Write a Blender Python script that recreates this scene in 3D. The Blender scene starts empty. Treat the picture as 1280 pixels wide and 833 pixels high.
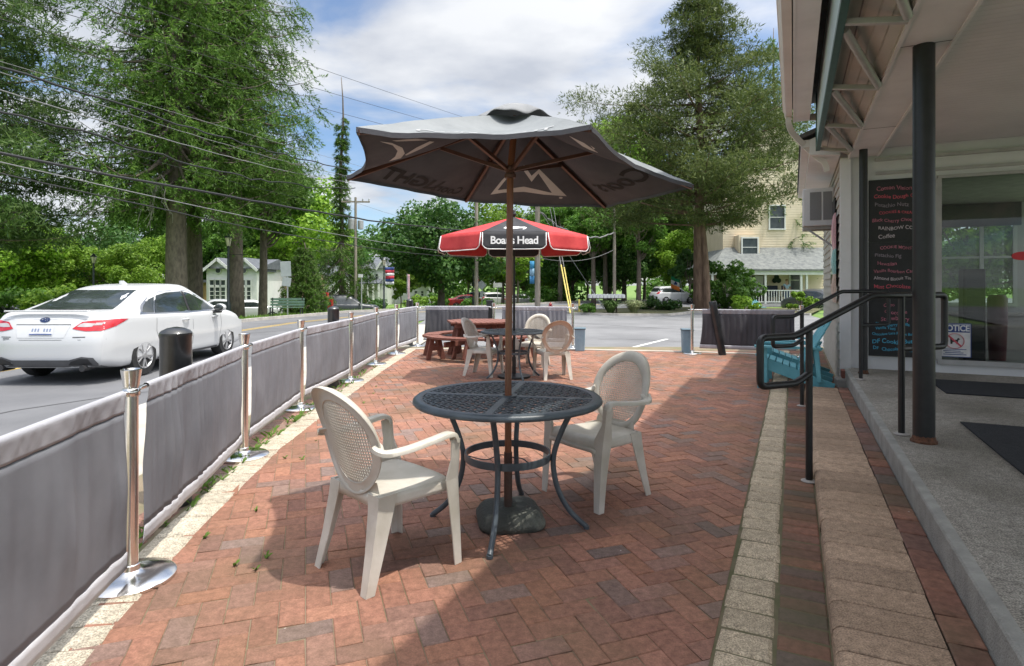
import bpy, bmesh, math, random
import numpy as np
from mathutils import Vector, Matrix, noise
from mathutils.bvhtree import BVHTree
random.seed(11)
rng = np.random.default_rng(5)
R = math.radians
PI = math.pi
sc = bpy.context.scene
COL = sc.collection
F, HZ, CX, EYE = 733.0, 356.0, 640.0, 1.35      # focal length in photo pixels, horizon row, centre column, eye height
YAW = R(-25.6)
U = Vector((math.sin(-YAW), math.cos(-YAW), 0)); V = Vector((math.cos(-YAW), -math.sin(-YAW), 0))

def B(p, t, z=0.0):
    "building frame (p across, t along) to world"
    return V * p + U * t + Vector((0, 0, z))
def G(px, py, z=0.0):
    "photo measurement to a point on the horizontal plane z"
    Y = F * (EYE - z) / (py - HZ)
    return Vector(((px - CX) / F * Y, Y, z))
def D(px, py, Y):
    return Vector(((px - CX) / F * Y, Y, EYE + (HZ - py) / F * Y))

# ---------------------------------------------------------------- materials
MATS = {}
def mat(name, c, rough=.6, metal=0., var=.12, scale=6., bump=0., bscale=60., c2=None, spec=.5, trans=0., coat=0., detail=4., stretch=None, mixpos=(.35, .65)):
    if name in MATS: return MATS[name]
    m = bpy.data.materials.new(name); m.use_nodes = True
    nt = m.node_tree; N = nt.nodes; L = nt.links
    b = N['Principled BSDF']
    b.inputs['Roughness'].default_value = rough; b.inputs['Metallic'].default_value = metal
    b.inputs['Specular IOR Level'].default_value = spec
    if coat: b.inputs['Coat Weight'].default_value = coat; b.inputs['Coat Roughness'].default_value = .05
    tc = N.new('ShaderNodeTexCoord'); src = tc.outputs['Object']
    if stretch:
        mp = N.new('ShaderNodeMapping'); mp.inputs['Scale'].default_value = stretch
        L.new(src, mp.inputs['Vector']); src = mp.outputs['Vector']
    nz = N.new('ShaderNodeTexNoise'); nz.inputs['Scale'].default_value = scale; nz.inputs['Detail'].default_value = detail
    nz.inputs['Roughness'].default_value = .6
    L.new(src, nz.inputs['Vector'])
    rp = N.new('ShaderNodeValToRGB')
    rp.color_ramp.elements[0].position = mixpos[0]; rp.color_ramp.elements[1].position = mixpos[1]
    ca = c if c2 else tuple(x * (1 - var) for x in c)
    cb = c2 if c2 else tuple(min(1, x * (1 + var)) for x in c)
    rp.color_ramp.elements[0].color = (*ca, 1); rp.color_ramp.elements[1].color = (*cb, 1)
    L.new(nz.outputs['Fac'], rp.inputs['Fac']); L.new(rp.outputs['Color'], b.inputs['Base Color'])
    if bump:
        n2 = N.new('ShaderNodeTexNoise'); n2.inputs['Scale'].default_value = bscale; n2.inputs['Detail'].default_value = 5
        L.new(src, n2.inputs['Vector'])
        bp = N.new('ShaderNodeBump'); bp.inputs['Strength'].default_value = bump; bp.inputs['Distance'].default_value = .01
        L.new(n2.outputs['Fac'], bp.inputs['Height']); L.new(bp.outputs['Normal'], b.inputs['Normal'])
    if trans:
        tr = N.new('ShaderNodeBsdfTranslucent'); L.new(rp.outputs['Color'], tr.inputs['Color'])
        mx = N.new('ShaderNodeMixShader'); mx.inputs[0].default_value = trans
        L.new(b.outputs[0], mx.inputs[1]); L.new(tr.outputs[0], mx.inputs[2])
        L.new(mx.outputs[0], N['Material Output'].inputs['Surface'])
    MATS[name] = m
    return m

def leafmat(name, c1, c2, c3, trans=.35):
    "leaves: every leaf island takes its own green"
    m = bpy.data.materials.new(name); m.use_nodes = True
    nt = m.node_tree; N = nt.nodes; L = nt.links; b = N['Principled BSDF']
    g = N.new('ShaderNodeNewGeometry'); rp = N.new('ShaderNodeValToRGB')
    e = rp.color_ramp.elements; e[0].color = (*c1, 1); e[1].color = (*c3, 1); k = e.new(.55); k.color = (*c2, 1)
    oi = N.new('ShaderNodeObjectInfo'); hs = N.new('ShaderNodeHueSaturation')
    ma = N.new('ShaderNodeMath'); ma.operation = 'MULTIPLY_ADD'; ma.inputs[1].default_value = .5; ma.inputs[2].default_value = .78
    L.new(oi.outputs['Random'], ma.inputs[0]); L.new(ma.outputs[0], hs.inputs['Value'])
    L.new(g.outputs['Random Per Island'], rp.inputs['Fac']); L.new(rp.outputs['Color'], hs.inputs['Color'])
    L.new(hs.outputs['Color'], b.inputs['Base Color'])
    b.inputs['Roughness'].default_value = .5; b.inputs['Specular IOR Level'].default_value = .3
    tr = N.new('ShaderNodeBsdfTranslucent'); L.new(hs.outputs['Color'], tr.inputs['Color'])
    mx = N.new('ShaderNodeMixShader'); mx.inputs[0].default_value = trans
    L.new(b.outputs[0], mx.inputs[1]); L.new(tr.outputs[0], mx.inputs[2]); L.new(mx.outputs[0], N['Material Output'].inputs['Surface'])
    return m

# ---------------------------------------------------------------- mesh collecting
class MB:
    def __init__(s, root=None):
        s.v = []; s.f = []; s.m = []; s.cur = 0; s.cols = None
        s.inv = None
        if root is not None:
            s.inv = (Matrix.Translation(root.location) @ root.rotation_euler.to_matrix().to_4x4() @ Matrix.Diagonal((*root.scale, 1))).inverted()
    def add(s, vs, fs):
        o = len(s.v); s.v += [Vector(q) for q in vs]
        for f in fs: s.f.append(tuple(i + o for i in f)); s.m.append(s.cur)
        return s
    def box(s, c, size, rot=None, taper=1., bev=0.):
        x, y, z = size[0] / 2, size[1] / 2, size[2] / 2
        if bev <= 0:
            vs = [Vector(q) for q in ((-x, -y, -z), (x, -y, -z), (x, y, -z), (-x, y, -z), (-x * taper, -y * taper, z), (x * taper, -y * taper, z), (x * taper, y * taper, z), (-x * taper, y * taper, z))]
            fs = [(0, 3, 2, 1), (4, 5, 6, 7), (0, 1, 5, 4), (1, 2, 6, 5), (2, 3, 7, 6), (3, 0, 4, 7)]
        else:
            bm = bmesh.new(); bmesh.ops.create_cube(bm, size=1)
            for q in bm.verts: q.co = Vector((q.co.x * 2 * x, q.co.y * 2 * y, q.co.z * 2 * z)) * 1
            if taper != 1:
                for q in bm.verts:
                    if q.co.z > 0: q.co.x *= taper; q.co.y *= taper
            bmesh.ops.bevel(bm, geom=list(bm.edges), offset=bev, segments=2, affect='EDGES', profile=.5)
            bm.verts.index_update(); vs = [q.co.copy() for q in bm.verts]; fs = [tuple(q.index for q in f.verts) for f in bm.faces]; bm.free()
        if rot is not None:
            if isinstance(rot, (int, float)): rot = Matrix.Rotation(rot, 3, 'Z')
            vs = [rot @ q for q in vs]
        c = Vector(c)
        return s.add([q + c for q in vs], fs)
    def bar(s, a, b, w, h, up=(0, 0, 1), bev=0.):
        "a board from a to b, w wide (sideways) and h thick (along up)"
        a = Vector(a); b = Vector(b); d = (b - a); ln = d.length; d.normalize(); up = Vector(up)
        sd = d.cross(up)
        if sd.length < 1e-5: sd = d.cross(Vector((1, 0, 0)))
        sd.normalize(); up = sd.cross(d)
        M = Matrix((sd, d, up)).transposed()
        return s.box((a + b) / 2, (w, ln, h), M, bev=bev)
    def sweep(s, path, sect, scales=None, closed=False, cap=True, up=(0, 0, 1), twist=None):
        "2-D section swept along a path; section x = sideways, y = upward"
        P = [Vector(q) for q in path]; n = len(P); k = len(sect); vs = []
        up = Vector(up)
        for i in range(n):
            if closed: d = P[(i + 1) % n] - P[i - 1]
            else: d = P[min(i + 1, n - 1)] - P[max(i - 1, 0)]
            d.normalize(); sd = d.cross(up)
            if sd.length < 1e-4: sd = d.cross(Vector((0, 1, 0)))
            sd.normalize(); u2 = sd.cross(d)
            sx = scales[i] if scales else 1.
            if not isinstance(sx, tuple): sx = (sx, sx)
            for q in sect: vs.append(P[i] + sd * q[0] * sx[0] + u2 * q[1] * sx[1])
        fs = []
        for i in range(n if closed else n - 1):
            a = i * k; b = ((i + 1) % n) * k
            for j in range(k): fs.append((a + j, a + (j + 1) % k, b + (j + 1) % k, b + j))
        if cap and not closed: fs += [tuple(range(k - 1, -1, -1)), tuple(range((n - 1) * k, n * k))]
        return s.add(vs, fs)
    def tube(s, path, r, k=10, closed=False, up=None):
        rr = r if isinstance(r, (list, tuple)) else [r] * len(path)
        sect = [(math.cos(2 * PI * j / k), math.sin(2 * PI * j / k)) for j in range(k)]
        P = [Vector(q) for q in path]
        if up is None:
            d = (P[-1] - P[0]); up = (0, 0, 1) if closed or abs(d.z) < .8 * max(d.length, 1e-6) else (.3, 1, .05)
        return s.sweep(path, sect, rr, closed=closed, up=up)
    def lathe(s, prof, c=(0, 0, 0), k=24, sx=1, sy=1):
        c = Vector(c); vs = []; fs = []; n = len(prof)
        for r, z in prof:
            for j in range(k): a = 2 * PI * j / k; vs.append(c + Vector((r * math.cos(a) * sx, r * math.sin(a) * sy, z)))
        for i in range(n - 1):
            for j in range(k): fs.append((i * k + j, i * k + (j + 1) % k, (i + 1) * k + (j + 1) % k, (i + 1) * k + j))
        fs += [tuple(range(k - 1, -1, -1)), tuple(range((n - 1) * k, n * k))]
        return s.add(vs, fs)
    def grid(s, fn, nu, nv):
        vs = [fn(i / nu, j / nv) for j in range(nv + 1) for i in range(nu + 1)]
        w = nu + 1
        return s.add(vs, [(j * w + i, j * w + i + 1, (j + 1) * w + i + 1, (j + 1) * w + i) for j in range(nv) for i in range(nu)])
    def prism(s, poly, z0, z1):
        n = len(poly)
        vs = [Vector((q[0], q[1], z0)) for q in poly] + [Vector((q[0], q[1], z1)) for q in poly]
        return s.add(vs, [tuple(range(n - 1, -1, -1)), tuple(range(n, 2 * n))] + [(i, (i + 1) % n, n + (i + 1) % n, n + i) for i in range(n)])
    def extr(s, pts, off):
        "a planar outline of 3-D points given a thickness vector"
        n = len(pts); off = Vector(off); pts = [Vector(q) for q in pts]
        return s.add(pts + [q + off for q in pts], [tuple(range(n - 1, -1, -1)), tuple(range(n, 2 * n))] + [(i, (i + 1) % n, n + (i + 1) % n, n + i) for i in range(n)])
    def build(s, name, m, parent=None, smooth=False, solid=0., angle=None):
        me = bpy.data.meshes.new(name)
        vs = s.v if s.inv is None else [s.inv @ q for q in s.v]
        me.from_pydata([tuple(q) for q in vs], [], s.f)
        ms = m if isinstance(m, (list, tuple)) else [m]
        for q in ms: me.materials.append(q)
        if len(ms) > 1: me.polygons.foreach_set('material_index', s.m)
        if smooth:
            me.polygons.foreach_set('use_smooth', [True] * len(me.polygons))
        bm = bmesh.new(); bm.from_mesh(me)
        if solid == 0. and not getattr(s, 'keepn', False): bmesh.ops.recalc_face_normals(bm, faces=bm.faces)
        if smooth and angle is not None:
            for e in bm.edges:
                if len(e.link_faces) == 2 and e.calc_face_angle(0) > angle: e.smooth = False
        bm.to_mesh(me); bm.free()
        o = bpy.data.objects.new(name, me); COL.objects.link(o)
        if parent is not None: o.parent = parent
        if solid:
            md = o.modifiers.new('Solidify', 'SOLIDIFY'); md.thickness = solid; md.offset = 0
        return o

def tag(o, label=None, cat=None, group=None, kind=None):
    if label: o['label'] = label
    if cat: o['category'] = cat
    if group: o['group'] = group
    if kind: o['kind'] = kind
    return o
def thing(name, label, cat, loc=(0, 0, 0), rz=0., group=None, scale=1.):
    o = bpy.data.objects.new(name, None); COL.objects.link(o); o.empty_display_size = .2
    o.location = loc; o.rotation_euler = (0, 0, rz); o.scale = (scale,) * 3
    return tag(o, label, cat, group)
def copy_tree(o, parent=None):
    c = o.copy(); COL.objects.link(c)
    if parent is not None: c.parent = parent
    for ch in list(o.children): copy_tree(ch, c)
    return c
def place(root, loc, rz, label, scale=1., group=None):
    root.location = loc; root.rotation_euler = (0, 0, rz); root['label'] = label; root.scale = (scale,) * 3 if not isinstance(scale, tuple) else scale
    if group: root['group'] = group
    return root
def struct(mb, name, m, **k): return tag(mb.build(name, m, **k), kind='structure')
def solo(mb, name, m, label, cat, loc, group=None, **k):
    "a one-mesh thing whose origin is moved to loc"
    loc = Vector(loc); mb.v = [q - loc for q in mb.v]
    o = mb.build(name, m, **k); o.location = loc
    return tag(o, label, cat, group)
def facing(dx, dy): return math.atan2(-dx, dy)     # rotation that turns local +y to (dx, dy)

def text_geo(s, size, extrude=0., align='CENTER', shear=0., space=1., bold=0.):
    cu = bpy.data.curves.new('tmp', 'FONT'); cu.body = s; cu.size = size; cu.align_x = align; cu.align_y = 'CENTER'; cu.extrude = extrude
    cu.shear = shear; cu.offset = bold * size; cu.space_character = space; cu.resolution_u = 3
    o = bpy.data.objects.new('tmp', cu); COL.objects.link(o)
    bpy.context.view_layer.update()
    me = o.to_mesh()
    vs = [v.co.copy() for v in me.vertices]; fs = [tuple(p.vertices) for p in me.polygons]
    o.to_mesh_clear(); bpy.data.objects.remove(o); bpy.data.curves.remove(cu)
    return vs, fs

# ---------------------------------------------------------------- camera, light, world
cam = bpy.data.cameras.new('Camera'); co = bpy.data.objects.new('Camera', cam); COL.objects.link(co); sc.camera = co
co.location = (0, 0, EYE); co.rotation_euler = (R(90), 0, 0)
cam.sensor_width = 36; cam.lens = F / 1280 * 36; cam.shift_y = -(416.5 - HZ) / 1280; cam.clip_end = 2000; cam.clip_start = .05
S = Vector((-.293, .14, -1)).normalized()                       # light travels this way: the eave's shadow edge lies 1.12 m out
sun = bpy.data.lights.new('Sun', 'SUN'); so = bpy.data.objects.new('Sun', sun); COL.objects.link(so)
sun.energy = 2.3; sun.angle = R(.9); sun.color = (1, .95, .87); so.rotation_euler = S.to_track_quat('-Z', 'Y').to_euler(); so.location = (4, -3, 15)
w = bpy.data.worlds.new('World'); sc.world = w; w.use_nodes = True
nt = w.node_tree; N = nt.nodes; L = nt.links; bg = N['Background']
sky = N.new('ShaderNodeTexSky'); sky.sky_type = 'NISHITA'; sky.sun_disc = False
el = math.asin(-S.z); sky.sun_elevation = el; sky.sun_rotation = math.atan2(-S.x, -S.y); sky.air_density = 1.0; sky.dust_density = .6; sky.ozone_density = 1.2
tc = N.new('ShaderNodeTexCoord'); sp = N.new('ShaderNodeSeparateXYZ'); L.new(tc.outputs['Generated'], sp.inputs[0])
ad = N.new('ShaderNodeMath'); ad.operation = 'MAXIMUM'; ad.inputs[1].default_value = 0; L.new(sp.outputs['Z'], ad.inputs[0])
ad2 = N.new('ShaderNodeMath'); ad2.inputs[1].default_value = .22; L.new(ad.outputs[0], ad2.inputs[0])
dv = N.new('ShaderNodeVectorMath'); dv.operation = 'DIVIDE'; cb = N.new('ShaderNodeCombineXYZ')
for k in range(3): L.new(ad2.outputs[0], cb.inputs[k])
L.new(tc.outputs['Generated'], dv.inputs[0]); L.new(cb.outputs[0], dv.inputs[1])
mp = N.new('ShaderNodeMapping'); mp.inputs['Location'].default_value = (3.5, 1.7, 0); mp.inputs['Scale'].default_value = (1.0, 1.3, 0.4); L.new(dv.outputs[0], mp.inputs[0])
n1 = N.new('ShaderNodeTexNoise'); n1.inputs['Scale'].default_value = 1.5; n1.inputs['Detail'].default_value = 7; n1.inputs['Roughness'].default_value = .52; n1.inputs['Distortion'].default_value = .3
L.new(mp.outputs[0], n1.inputs['Vector'])
rp = N.new('ShaderNodeValToRGB'); rp.color_ramp.elements[0].position = .34; rp.color_ramp.elements[1].position = .60; rp.color_ramp.interpolation = 'EASE'
L.new(n1.outputs['Fac'], rp.inputs['Fac'])
n2 = N.new('ShaderNodeTexNoise'); n2.inputs['Scale'].default_value = 3.0; n2.inputs['Detail'].default_value = 6; L.new(mp.outputs[0], n2.inputs['Vector'])
rc = N.new('ShaderNodeValToRGB'); rc.color_ramp.elements[0].position = .3; rc.color_ramp.elements[1].position = .65
rc.color_ramp.elements[0].color = (2.1, 2.22, 2.48, 1); rc.color_ramp.elements[1].color = (3.35, 3.4, 3.48, 1); L.new(n2.outputs['Fac'], rc.inputs['Fac'])
mx = N.new('ShaderNodeMix'); mx.data_type = 'RGBA'
mf = N.new('ShaderNodeMath'); mf.operation = 'MULTIPLY'; mf.inputs[1].default_value = .93; L.new(rp.outputs['Color'], mf.inputs[0])
L.new(mf.outputs[0], mx.inputs[0])
sg = N.new('ShaderNodeMix'); sg.data_type = 'RGBA'; sg.blend_type = 'MULTIPLY'; sg.inputs[0].default_value = 1; sg.inputs[7].default_value = (.50, .55, .60, 1)
L.new(sky.outputs[0], sg.inputs[6]); L.new(sg.outputs[2], mx.inputs[6]); L.new(rc.outputs['Color'], mx.inputs[7])
dt = N.new('ShaderNodeVectorMath'); dt.operation = 'DOT_PRODUCT'; dt.inputs[1].default_value = tuple(-S)   # glow added round the sun, outside the view, to fill the shade
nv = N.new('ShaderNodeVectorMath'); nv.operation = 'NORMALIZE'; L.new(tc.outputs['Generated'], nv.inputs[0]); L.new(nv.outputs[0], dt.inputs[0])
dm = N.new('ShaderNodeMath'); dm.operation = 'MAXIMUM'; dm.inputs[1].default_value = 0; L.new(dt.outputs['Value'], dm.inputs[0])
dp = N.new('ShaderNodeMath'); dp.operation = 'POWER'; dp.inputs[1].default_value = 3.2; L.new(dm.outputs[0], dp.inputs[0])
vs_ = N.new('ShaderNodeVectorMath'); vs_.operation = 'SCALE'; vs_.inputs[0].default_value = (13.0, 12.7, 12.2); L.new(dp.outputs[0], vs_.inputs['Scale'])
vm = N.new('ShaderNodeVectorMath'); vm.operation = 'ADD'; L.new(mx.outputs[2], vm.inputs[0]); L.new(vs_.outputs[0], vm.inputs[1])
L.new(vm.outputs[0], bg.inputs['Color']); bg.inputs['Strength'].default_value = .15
sc.view_settings.view_transform = 'Standard'; sc.view_settings.look = 'None'; sc.view_settings.gamma = 1; sc.view_settings.exposure = .92
sc.cycles.max_bounces = 8; sc.cycles.transparent_max_bounces = 8; sc.cycles.use_denoising = True; sc.cycles.sample_clamp_indirect = 6
sc.cycles.caustics_reflective = False; sc.cycles.caustics_refractive = False
# ---------------------------------------------------------------- ground
M_lawn = mat('lawn', (.075, .15, .028), .9, c2=(.17, .26, .05), scale=.6, bump=.4, bscale=25)
M_asph = mat('asphalt', (.115, .117, .125), .9, c2=(.165, .167, .175), scale=.55, bump=.5, bscale=180)
M_asph2 = mat('worn_asphalt', (.15, .152, .158), .9, c2=(.21, .212, .218), scale=.5, bump=.5, bscale=150)
M_conc = mat('pale_concrete', (.36, .33, .28), .9, c2=(.50, .46, .40), scale=1.8, bump=.5, bscale=130)
M_kerb = mat('kerb_concrete', (.34, .32, .29), .9, c2=(.48, .45, .41), scale=3, bump=.4, bscale=90)
M_dirt = mat('joint_sand', (.25, .19, .135), .95, c2=(.17, .16, .085), scale=2.2, bump=.6, bscale=120)
M_yel = mat('road_paint_yellow', (.55, .36, .06), .7, c2=(.42, .30, .09), scale=4)
M_wht = mat('road_paint_white', (.72, .72, .70), .7, c2=(.5, .5, .5), scale=5)

ZR = -.13
NEAR = [(-4.2, -12), (-4.2, 2), (-4.22, 6.1), (-4.32, 9), (-4.6, 14), (-4.5, 20), (-3.6, 25), (-1.6, 29), (2, 32.0), (6, 34.5), (14, 38), (30, 44), (60, 54)]
FAR = [(-11.2, -12), (-11.2, 2), (-11.2, 8), (-11.1, 14), (-10.9, 20), (-10.5, 24), (-8.6, 31), (-5.6, 34.4), (-2.1, 38.5), (1, 43), (6, 50), (24, 60), (50, 72)]
def strip(mb, a, b, z):
    vs = [(x, y, z) for x, y in a] + [(x, y, z) for x, y in b]; n = len(a)
    return mb.add(vs, [(i, i + 1, n + i + 1, n + i) for i in range(n - 1)])
struct(strip(MB(), NEAR, FAR, ZR), 'road', M_asph)
def offset(a, b, f, d=0):
    out = []
    for i, (p, q) in enumerate(zip(a, b)):
        p = Vector(p); q = Vector(q); e = (q - p).normalized(); c = p.lerp(q, f) + e * d; out.append((c.x, c.y))
    return out
mb = MB()
for d in (-.17, .07): strip(mb, offset(NEAR, FAR, .66, d), offset(NEAR, FAR, .66, d + .11), ZR + .004)
struct(mb, 'road_centre_line', M_yel)
mb = MB()                                           # kerb on the far side and beside the pavement
mb.sweep([(x, y, -.07) for x, y in FAR], [(-.08, -.08), (.08, -.08), (.07, .06), (-.08, .06)], up=(0, 0, 1))
mb.sweep([(x + .08, y, -.07) for x, y in NEAR[:6]], [(-.08, -.08), (.08, -.08), (.08, .055), (-.07, .055)], up=(0, 0, 1))
struct(mb, 'kerb', M_kerb)
# parking lot beyond the brick, with bay line and island kerb
def terr(x, y):
    "the lawn falls away beyond the far kerb"
    d = 1e9; p = Vector((x, y)); s_ = -1
    for (a, b) in zip(FAR, FAR[1:]):
        a = Vector(a); b = Vector(b); e = b - a; t = min(1, max(0, (p - a).dot(e) / e.dot(e))); dd = (p - a - e * t).length
        if dd < d: d = dd; s_ = 1 if e.x * (p.y - a.y) - e.y * (p.x - a.x) > 0 else -1
    k = min(1, max(0, (d * s_ - 1.5) / 9)); return -.16 - 1.1 * k * k * (3 - 2 * k)
mb = MB(); gxs = [-900, -300, -120] + [-80 + 2 * i for i in range(61)] + [60, 90, 140, 300, 900]; gys = [-300, -60, 0, 6] + [8 + 2 * i for i in range(52)] + [130, 180, 300, 600, 1500]
mb.add([(x, y, terr(x, y) if -60 < y < 300 and -300 < x < 300 else (-1.26 if y >= 300 or x <= -300 else -.16)) for y in gys for x in gxs], [(j * len(gxs) + i, j * len(gxs) + i + 1, (j + 1) * len(gxs) + i + 1, (j + 1) * len(gxs) + i) for j in range(len(gys) - 1) for i in range(len(gxs) - 1)])
struct(mb, 'lawn_ground', M_lawn, smooth=True)
ISL = [(2.6, 31), (3.0, 28.6), (5, 27.4), (7.2, 27.2), (8.3, 28.6), (9.4, 30.4), (12, 30.5), (14, 27.5)]
lotz = lambda y: -.035 - .004 * (y - 12)
mb = MB(); mb.add([(x, y, lotz(y)) for x, y in ((-2.2, 12.0), (7.5, 10.2), (9, 13), (14, 27.5), (10, 31.5), (7, 34.9), (2, 32.2), (-1.6, 29.2), (-3.6, 25.2), (-3.2, 18))], [tuple(range(10))])
struct(mb, 'parking_lot', M_asph2)
def ribbon(pts, wd, z):
    mb = MB(); n = len(pts)
    L_, R_ = [], []
    for i in range(n):
        d = (Vector(pts[min(i + 1, n - 1)]) - Vector(pts[max(i - 1, 0)])).normalized(); s_ = Vector((-d.y, d.x)) * wd / 2
        p = Vector(pts[i]); L_.append((p.x + s_.x, p.y + s_.y)); R_.append((p.x - s_.x, p.y - s_.y))
    return strip(mb, L_, R_, z)
a = G(781, 437, -.035); b = G(834, 424, -.045)
mb = ribbon([(a.x, a.y), (b.x, b.y)], .11, -.03)
for k in range(len(mb.v)): mb.v[k].z = lotz(mb.v[k].y) + .004
struct(mb, 'parking_line', M_wht)
mb = MB()                                           # tarred cracks in the lot and the road
for (x, y, a, n, st) in ((2.2, 15, .3, 9, .7), (4.8, 19, 2.4, 8, .8), (1.0, 22, .1, 10, .9), (6.5, 17, 1.5, 6, .8), (-6.0, 6, 1.5, 10, .9), (-5.2, 9, 1.8, 9, 1.0), (-8.2, 16, 1.3, 9, 1.1)):
    pts = [(x, y)]
    for _ in range(n): a += rng.normal(0, .35); pts.append((pts[-1][0] + math.cos(a) * st, pts[-1][1] + math.sin(a) * st))
    m2 = ribbon(pts, .035, 0)
    for q in m2.v: q.z = (lotz(q.y) if x > 0 else ZR) + .0025
    mb.add(m2.v, m2.f)
struct(mb, 'tar_crack', mat('tar', (.035, .035, .037), .6))
mb = MB(); mb.sweep([(x, y, -.08) for x, y in ISL], [(-.09, -.08), (.09, -.08), (.07, .08), (-.07, .08)]); struct(mb, 'island_kerb', M_kerb)
mb = MB(); mb.add([(x, y, -.03) for x, y in ISL] + [(18, 34, -.03), (9, 37, -.03)], [tuple(range(len(ISL) + 2))]); struct(mb, 'planting_bed', mat('mulch', (.07, .09, .03), .95, c2=(.12, .10, .05), scale=3, bump=.6, bscale=20))
# far driveway / cross path bands through the lawn
def drape(pts, wd, dz):
    P = []
    for a, b in zip(pts, pts[1:]): P += [(a[0] + (b[0] - a[0]) * k / 12, a[1] + (b[1] - a[1]) * k / 12) for k in range(12)]
    mb = ribbon(P + [pts[-1]], wd, 0)
    for q in mb.v: q.z = max(terr(q.x, q.y), terr(q.x + .7, q.y + .7), terr(q.x - .7, q.y - .7)) + dz
    return mb
struct(drape([(-60, 56), (-20, 55), (-9, 57), (-2, 62), (3, 70)], 4, .02), 'driveway', M_asph2)

mb = MB(); mb.add([B(6.8, -30, -.10), B(60, -30, -.10), B(60, 9.5, -.10), B(6.8, 9.5, -.10)], [(0, 1, 2, 3)]); struct(mb, 'added_side_asphalt', M_asph2)  # unseen asphalt, put in to keep green lawn bounce off the shop walls
# pavement between fence and road
mb = MB()
SW = [(-4.12, -12), (-4.12, 2), (-4.14, 6.1), (-4.24, 9), (-4.52, 14), (-4.42, 20)]
SI = [(-1.2, -12), (-1.2, 0), (-2.0, 5), (-2.2, 9), (-2.1, 13.2), (-2.0, 20)]
strip(mb, SI, SW, -.016); struct(mb, 'pavement', M_conc)

# ---------------------------------------------------------------- brick patio
def fence_x(Y):
    pts = [(-1.0, -1.2), (.9, -1.36), (2.07, -1.52), (3.3, -1.73), (4.85, -1.90), (7, -1.97), (9.5, -2.02), (12.4, -2.0)]
    for (a, xa), (b, xb) in zip(pts, pts[1:]):
        if Y <= b: return xa + (xb - xa) * (Y - a) / (b - a)
    return pts[-1][1]
def far_y(X): return 12.25 - .04 * (X + 2) - .02 * max(0, X - 1) * (X - 1) * .6
mb = MB(); mb.add([B(-3.2, -1.5, -.0055), B(.7, -1.5, -.0055), B(.7, 14.5, -.0055), B(-8.2, 10.2, -.0055), (-2.6, 3, -.0055)], [(0, 1, 2, 3, 4)])
struct(mb, 'joint_bed', M_dirt)
pal = [((.40, .185, .125), 5), ((.36, .165, .115), 6), ((.31, .15, .112), 4), ((.28, .155, .125), 3), ((.44, .20, .125), 1.6), ((.25, .175, .155), 2.0), ((.21, .17, .16), 1.2)]
pw = np.array([q[1] for q in pal]); pw = pw / pw.sum()
def pick():
    c = pal[rng.choice(len(pal), p=pw)][0]; f = rng.uniform(.85, 1.15); return tuple(min(1, (x * .66 + y * .34) * f * .84) for x, y in zip(c, (.29, .160, .112)))
def block(mb, cols, ax, ay, c, lx, ly, z, ch=.004, dep=.012, gap=.0018, col=None, jit=.0014):
    lx = lx / 2 - gap; ly = ly / 2 - gap; jz = rng.uniform(-jit, jit); tl = rng.normal(0, jit * .8, 2)
    vs = []
    for (i, zz) in ((ch, 0), (0, -ch * .8), (0, -dep)):
        for sx, sy in ((-1, -1), (1, -1), (1, 1), (-1, 1)):
            q = c + ax * sx * (lx - i) + ay * sy * (ly - i); vs.append((q.x, q.y, z + zz + jz + sx * tl[0] + sy * tl[1]))
    mb.add(vs, [(0, 1, 2, 3)] + [(r + j, r + 4 + j, r + 4 + (j + 1) % 4, r + (j + 1) % 4) for r in (0, 4) for j in range(4)])
    cols += [col] * 9
def paint(o, cols):
    me = o.data; at = me.attributes.new('Col', 'FLOAT_COLOR', 'FACE')
    at.data.foreach_set('color', [x for c in cols for x in (*c, 1.)])
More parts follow.
